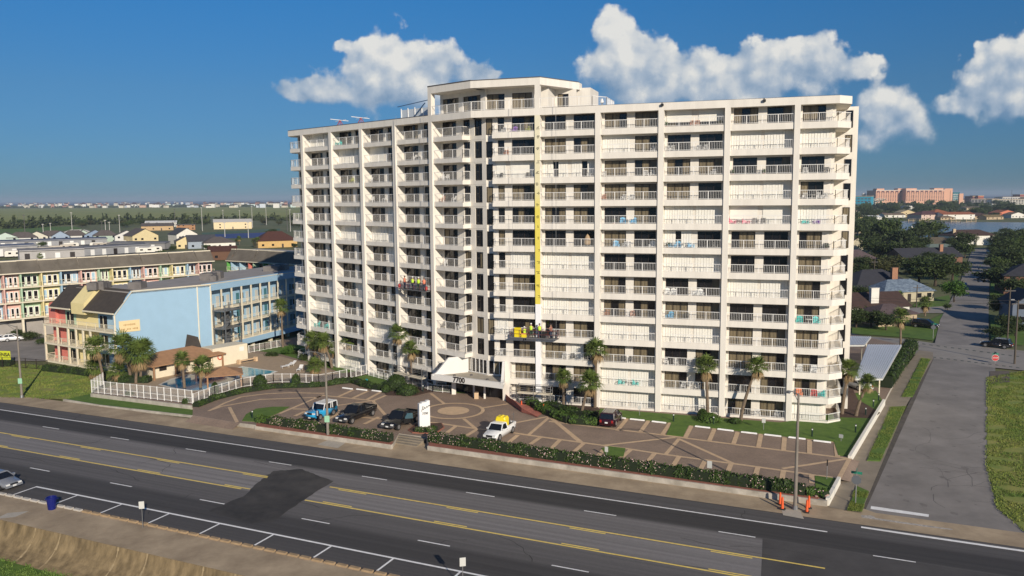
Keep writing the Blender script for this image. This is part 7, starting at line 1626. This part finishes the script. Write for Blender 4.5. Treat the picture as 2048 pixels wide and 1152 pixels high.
shrub('climbing bush on the curved pool fence', 430, 786, 9, 1.4, m_hedge, 9); shrub('dark bush on the pool fence right of the climbing one', 520, 772, 16, 1.5, m_hedge, 10); shrub('dark bush on the pool fence near the lamp', 592, 770, 10, 1.5, m_hedge, 11)
rk = random.Random(6)
for i in range(7):
    u, v = rk.uniform(1630, 1656), rk.uniform(984, 997); p = G(u, v, .05); q = rk.uniform(.16, .3); mb = MB()
    mb.loft([[(p.x+q*r_*rk.uniform(.8, 1.1)*math.cos(k*math.pi/4), p.y+q*r_*rk.uniform(.8, 1.1)*math.sin(k*math.pi/4), .05+q*h_) for k in range(8)] for r_, h_ in ((.8, 0), (1, .4), (.75, .85), (.25, 1.05))])
    tag(mb.build('garden_rock', None, M('pink_granite', (.42, .27, .22), .8, var=.2, scale=5)), 'pinkish granite rock in the corner planting bed', 'rock', 'rocks in the corner bed')
p = G(953, 797, 0); o = thing('litter_bin', 'square tan litter bin in front of the entrance posts', 'litter bin', tuple(p)); mb = MB(); mb.prism([(p.x-.28, p.y-.28), (p.x+.28, p.y-.28), (p.x+.28, p.y+.28), (p.x-.28, p.y+.28)], 0, .85); mb.build('body', o, m_band); mb = MB(); mb.prism([(p.x-.3, p.y-.3), (p.x+.3, p.y-.3), (p.x+.2, p.y+.2), (p.x-.2, p.y+.2)], .86, 1.0); mb.build('lid', o, m_bark)
# ---- houses beyond the crossing
rf_d = C('charcoal_roof', 52, 52, 58, .9, .2); rf_b = C('brown_roof', 70, 52, 46, .9, .2); rf_p = C('mauve_roof', 88, 74, 74, .9, .2); rf_g = C('grey_green_roof', 100, 112, 104, .9, .15); rf_t = C('tan_roof', 122, 104, 84, .9, .2); rf_r = C('terracotta_roof', 150, 90, 60, .9, .2)
w_br = C('house_brick', 118, 84, 68, .9, .2, 3); w_cr = C('house_cream', 176, 166, 140); w_wh = C('house_white', 220, 216, 205); w_bg = C('house_beige', 180, 160, 130)
m_tarp = M('blue_grey_tarp', (.045, .070, .11), .6, scale=1.3, col2=(.26, .32, .38), stretch=(1, 1, 3), detail=10)
brick = M('chimney_brick', (.34, .17, .10), .9, var=.25, scale=5)
SA = RAD(-30)
house('bungalow', 'wide bungalow with a dark hipped roof and tall brick chimney', 1775, 598, 19, 13, 3.2, 4.0, w_br, rf_d, -.25, 'hip', wins=4, chim=(2.5, 1.0, 1.7, 8.0, brick))
house('bungalow_wing', 'front wing with a blue grey mottled roof and cream walls', 1818, 604, 15, 8, 2.8, 2.6, w_cr, m_tarp, -.25, 'hip', wins=5)
house('bungalow', 'low dark roofed house with a broad white chimney beside the tower', 1745, 640, 18, 9, 2.8, 2.6, w_wh, rf_b, -.20, 'side', wins=3, chim=(1.0, 1.2, 1.9, 6.8, w_wh))
house('garage', 'small garage with a pale door behind the dry skirted palm', 1795, 652, 9, 7, 2.6, 1.6, w_bg, rf_p, -.2, 'hip', wins=1)
house('bungalow', 'house with a broad charcoal roof and a small brick chimney by the street', 1866, 530, 26, 12, 3.0, 3.2, w_br, rf_d, -.2, 'side', wins=4, chim=(6, 3.5, 1.4, 7.6, brick))
house('bungalow', 'house with a grey green flat hipped roof behind the charcoal one', 1888, 509, 16, 8, 3.0, 1.6, w_wh, rf_g, -.2, 'hip', wins=3)
house('bungalow', 'white house with a brown hipped roof and front gable', 1880, 498, 24, 12, 3.0, 2.6, w_wh, C('olive_brown_roof', 96, 86, 70, .9, .2), -.2, 'hip', wins=4)
house('two_storey_house', 'two storey white house with a dark brown roof at the end of the street', 1950, 490, 26, 12, 5.2, 2.8, w_wh, rf_b, -.2, 'hip', wins=4, chim=(-10, 4, 1.6, 8.6, w_bg))
mb = MB(); c = G(1965, 490, -.5); T = frame((c.x, c.y), -.2); mb.box(-4.2, 4.2, -.6, -.2, -.5, 2.6, 0, T); tag(mb.build('garage_door', None, w_wh), 'wide white garage door of the brown roofed house at the street end', 'garage door')
house('bungalow', 'house with a mauve brown roof at the tower edge', 1722, 540, 18, 12, 3, 4, w_br, rf_p, -.2, 'hip', wins=3)
house('bungalow', 'house with a cream front gable near the tower edge', 1715, 506, 15, 12, 3, 4, w_cr, rf_b, -.2, 'gable', wins=2)
house('bungalow', 'pale roofed house behind the cream gable', 1720, 488, 20, 12, 3, 3, w_bg, rf_t, -.2, 'hip', wins=3, chim=(1, 2, 2, 6.5, w_bg))
house('bungalow', 'pale blue roofed patio house among dark trees', 1767, 519, 10, 8, 3, 1.6, w_cr, C('pale_blue_roof', 140, 165, 175), -.2, 'side', wins=2)
house('bungalow', 'dark roofed house with a tall white chimney before the lagoon', 1795, 480, 24, 9, 3, 2.4, w_bg, rf_d, -.2, 'side', wins=3, chim=(11, 2, 1.2, 8, w_wh))
house('bungalow', 'tan roofed small house behind the dark trees', 1815, 500, 14, 9, 3, 3, w_bg, rf_r, -.2, 'hip', wins=2)
house('bungalow', 'dark roofed house right of the street end', 2022, 484, 26, 10, 3.0, 2.4, w_bg, rf_g, -.2, 'side', wins=3)
house('brick_house', 'brick house with a dark hipped roof at the right edge', 2058, 590, 12, 12, 5.2, 3, w_br, rf_d, .35, 'hip', wins=3)
house('grey_house', 'grey walled house at the right edge beyond the pole', 2062, 655, 7, 10, 4.5, 2.5, C('blue_grey_wall', 105, 115, 130), rf_d, .3, 'gable', wins=2)
# lagoon shore
for i, (u, v, w, d, wh_, rh, wc, rc, kd, lb) in enumerate(((1866, 441, 36, 22, 7, 6, C('pinkish_wall', 205, 180, 165), C('plum_roof', 92, 60, 60, .9, .2), 'hip', 'large pinkish villa with a plum roof on the far shore'), (1884, 440, 24, 18, 9, 6, C('pinkish_wall', 205, 180, 165), rf_r, 'hip', 'tall terracotta roofed wing right of the plum villa'), (1918, 441, 44, 18, 7, 4, w_wh, rf_r, 'side', 'white boathouse villa with a tan red roof on the far shore'), (1895, 442, 18, 10, 3.5, 3, w_bg, rf_t, 'hip', 'low boat shed between the two villas'), (1960, 440, 30, 16, 4, 6, w_bg, rf_b, 'hip', 'low brown roofed house on the far shore'), (1990, 441, 26, 12, 3.5, 3.5, w_bg, C('ochre_roof', 120, 104, 70), 'side', 'ochre roofed boathouse on the far shore'), (2015, 437, 28, 16, 7, 5, C('orange_wall', 200, 120, 90), rf_r, 'gable', 'orange two storey house on the far shore'), (2036, 438, 20, 14, 5, 4, w_wh, rf_t, 'gable', 'white gabled house right of the orange one'),
    (1816, 436, 22, 16, 7, 5, C('sand_wall', 200, 180, 140), C('sand_roof', 190, 170, 130), 'gable', 'sand coloured gabled house on the far shore'), (1790, 437, 30, 16, 4, 3, w_wh, rf_t, 'side', 'pale house left of the sand gabled one'), (1765, 434, 24, 16, 4, 4, w_bg, rf_b, 'hip', 'brown house left of the pale one on the far shore'), (1728, 441, 18, 14, 4, 3, C('butter_wall', 215, 195, 140), rf_t, 'hip', 'butter yellow house left of the lagoon'), (1748, 441, 22, 14, 3, 3, w_wh, C('white_roof', 220, 220, 216), 'side', 'white roofed house left of the lagoon'), (1716, 430, 16, 12, 5, 3, w_wh, rf_t, 'hip', 'white house at the tower edge near the skyline'), (1750, 448, 24, 14, 3, 3, w_bg, C('grey_tile', 130, 128, 120), 'hip', 'grey roofed house before the left lagoon end'), (1785, 452, 22, 12, 3, 3, w_bg, rf_g, 'side', 'grey green roofed house at the lagoon bank'), (1832, 420, 44, 20, 6, 2, w_wh, C('bright_white_roof', 230, 228, 222), 'flat', 'long white flat roofed building before the hotel'), (1960, 422, 60, 30, 5, 3, w_bg, rf_t, 'side', 'long tan roofed building right of the hotel'), (1985, 420, 40, 30, 5, 4, w_bg, rf_g, 'hip', 'grey roofed hall right of the tan building'))):
    house('shore_house', lb, u, v-2, w*.85, d, wh_*.78, rh*.62, wc, rc, -.25+.06*(i % 5), kd, wins=4)
for i, (u, v) in enumerate(((1820, 443), (1842, 443), (1905, 444), (1935, 444))):
    mb = MB(); c = G(u, v, -.55); T = frame((c.x, c.y), -.2); mb.box(-6, 6, -5, 0, .2, .5, 0, T); 
    for s in (-5.5, 0, 5.5): mb.box(s-.2, s+.2, -4.8, -4.4, -.6, 2.0, 0, T)
    mb.box(-6, 6, -5, -.5, 2.0, 2.2, 0, T); tag(mb.build('boat_dock', None, w_bg), 'roofed timber boat dock on the far lagoon shore', 'dock', 'docks on the far lagoon shore')
# ---- hotel, glass hall and the skyline
m_pink = C('salmon_stucco', 216, 166, 136, .85, .05, .05); m_win = C('hotel_window', 100, 62, 58, .3, .2, .2)
def block(o, A, B, dp, z0, z1, m, nm='block'):
    T, L = fr2(Vector(A[:2]), Vector(B[:2])); mb = MB(); mb.box(0, L, 0, dp, z0, z1, 0, T); mb.build(nm, o, m); return T, L
base = G(1750, 409.5, -.5); o = thing('resort_hotel', 'long salmon pink resort hotel on the far skyline', 'hotel', tuple(base)); Y0 = base.y
def hp(u, v, dy=0.0): return DEP(u, v, Y0+dy)
for k, (u0, u1, vt, dy) in enumerate(((1751, 1811, 380.5, 0), (1811, 1888, 380, -25))):
    A = hp(u0, 409, dy); B = hp(u1, 409, dy); top = hp((u0+u1)/2, vt, dy).z; T, L = block(o, A, B, 60, -.6, top, m_pink, 'hotel_wing')
    q = MB(); nf = 8; nc = int((u1-u0)/4.4); zb = hp(u0, 403, dy).z
    for f in range(nf-1):
        for c in range(nc): s = L*(c+.5)/nc; z = zb+(top*.88-zb)*(f+.3)/(nf-1); q.box(s-1.5, s+1.5, -.4, 0, z, z+2.2, 0, T)
    for c in range(int(nc/2)): s = L*(c+.5)/(nc/2); q.box(s-4, s+4, -.4, 0, top-5.5, top-1.8, 0, T)
    tag(q.build('window', o, m_win), kind='stuff'); q = MB(); q.box(0, L, -.6, 1, top-.8, top+.6, 0, T); q.build('cornice', o, w_wh)
    q = MB(); q.box(L*.05 if k == 0 else 2, L*.3, 5, 30, top, top+5, 0, T); q.build('roof_block', o, m_pink); q = MB(); q.box(L*.75, L-1, 5, 30, top, top+5, 0, T); q.build('roof_block', o, m_pink)
A = hp(1888, 409, -10); B = hp(1904, 409, -10); block(o, A, B, 40, -.6, hp(1895, 377, -10).z, m_pink, 'lift_tower')
A = hp(1884, 409, 5); B = hp(1889, 409, 5); block(o, A, B, 30, -.6, hp(1886, 383, 5).z, C('glass_green', 130, 165, 160, .2, .1, .1), 'glass_link')
o2 = thing('glass_hall', 'teal glass hall with white floor bands right of the pink hotel', 'hall', tuple(hp(1905, 409))); A = hp(1905, 409); B = hp(1919, 409); tz = hp(1910, 384.5).z; T, L = block(o2, A, B, 50, -.6, tz, C('teal_glass', 40, 105, 115, .2, .1, .1), 'glass_wall')
for f in range(5): q = MB(); q.box(0, L, -.5, 0, 5+f*(tz-6)/5, 6.4+f*(tz-6)/5, 0, T); q.build('floor_band', o2, w_wh)
A = hp(1918, 409, -4); B = hp(1926, 409, -4); block(o2, A, B, 30, -.6, hp(1922, 387, -4).z, m_pink, 'end_tower')
for nm, lb, u0, u1, vb, vt, col, dy in (('apartment_block', 'long white apartment block on the right skyline', 1984, 2070, 411, 399, (226, 220, 205), -200), ('office_block', 'grey concrete car park building left of the white block', 1942, 1986, 409, 398.5, (150, 145, 142), -100), ('brick_block', 'small orange block above the grey car park', 1956, 1967, 402, 392, (190, 105, 70), 0), ('brick_block', 'low dark red block beside the orange one', 1945, 1957, 402, 393, (125, 70, 62), 10), ('slide_hall', 'turquoise water park hall beside the tower edge', 1700, 1733, 411, 393, (40, 150, 175), -300), ('white_building', 'low white building above the far trees at the right', 2005, 2060, 400, 394.5, (205, 205, 205), 300), ('red_block', 'red block at the far right skyline', 2040, 2058, 397, 389.5, (150, 75, 70), 300)):
    A = DEP(u0, vb, Y0+dy); B = DEP(u1, vb, Y0+dy); o = thing(nm, lb, 'building', (A.x, A.y, -.5)); top = DEP((u0+u1)/2, vt, Y0+dy).z
    T, L = block(o, (A.x, A.y), (B.x, A.y-(25 if dy < 0 else 0)), 40, -.6, top, C('skyline_%d_%d' % col[:2], *col, .8, .1, .03), 'wall'); q = MB(); q.box(-1, L+1, -1, 41, top, top+1.5, 0, T); q.build('roof', o, w_bg)
    q = MB(); n = max(3, int((u1-u0)/5))
    for f in range(3):
        for c in range(n): s = L*(c+.5)/n; z = top*(.15+.28*f); q.box(s-2.5, s+2.5, -.4, 0, z, z+2.4, 0, T)
    q.build('window', o, m_win if 'white' not in lb else m_frame)
p = DEP(1727, 408, Y0+60); tp = DEP(1727, 385.5, Y0+60); o = thing('water_tower', 'white bulbous water tower on the skyline beside the tower edge', 'water tower', (p.x, p.y, 0)); mb = MB(); mb.tube([(p.x, p.y, 0), (p.x, p.y, tp.z-9)], [2.5, 2], 10); mb.build('stem', o, w_wh); mb = MB(); r_ = 6.5; mb.loft([[(p.x+r_*q*math.cos(k*math.pi/8), p.y+r_*q*math.sin(k*math.pi/8), tp.z-h) for k in range(16)] for q, h in ((.3, 10), (.85, 8), (1, 5.2), (.85, 2.2), (.3, .2))]); mb.build('tank', o, w_wh, True)
o = thing('water_slide', 'pale tangle of water slides in front of the pink hotel', 'water slide', tuple(hp(1740, 409, -60))); mb = MB(); rz = random.Random(4)
for k in range(7): 
    c = hp(1736+5*k, 408, -60); mb.tube([(c.x+8*math.cos(t*.8+k), c.y+8*math.sin(t*.8+k), 22-2.0*t-k) for t in range(10)], 1.0, 6)
mb.build('slide_tube', o, C('pale_slide', 190, 195, 180)); mb = MB()
for k in range(9): c = hp(1734+4.2*k, 408, -62); mb.tube([(c.x, c.y, 0), (c.x, c.y, rz.uniform(8, 22))], .4, 5)
mb.build('slide_support', o, w_wh)
for i in range(70):
    u = rt.uniform(1700, 2080); p = G(u, rt.uniform(401, 408), -.5); w = rt.uniform(14, 40); h = rt.uniform(5, 12); T = frame((p.x, p.y), rt.uniform(-.5, .3)); col = rt.choice([(215, 212, 205), (190, 180, 165), (150, 140, 130), (205, 190, 160), (120, 90, 80), (200, 200, 205)])
    mb = MB(); mb.box(-w/2, w/2, 0, 16, -.5, h, 0, T); mb.loft([[T(-w/2, -.3, h), T(w/2, -.3, h), T(w/2-2, 8, h+3), T(-w/2+2, 8, h+3)], [T(-w/2, 16.3, h), T(w/2, 16.3, h), T(w/2-2, 8.1, h+3), T(-w/2+2, 8.1, h+3)]], 1)
    tag(mb.build('town_building', None, [C(f'town_wall_{col[0]}_{col[1]}', *col), gr1 if i % 2 else rf_b]), 'small distant town building along the right skyline', 'building', 'distant town buildings')
# ================================================================ air between the camera and the far town
def haze(dens):
    mb = MB(); mb.box(-9500, 9500, -220, 14000, -4.5, 75, 0); o = mb.build('haze', None, None); tag(o, kind='stuff', label='thin bluish sea haze over the far town and marsh')
    m = bpy.data.materials.new('haze_air'); m.use_nodes = True; nt = m.node_tree; nt.nodes.clear(); out = nt.nodes.new('ShaderNodeOutputMaterial'); v = nt.nodes.new('ShaderNodeVolumePrincipled')
    v.inputs['Color'].default_value = (.62, .74, .90, 1); v.inputs['Density'].default_value = dens; v.inputs['Anisotropy'].default_value = 0.0
    nt.links.new(v.outputs[0], out.inputs['Volume']); o.data.materials.clear(); o.data.materials.append(m)
haze(.000095)
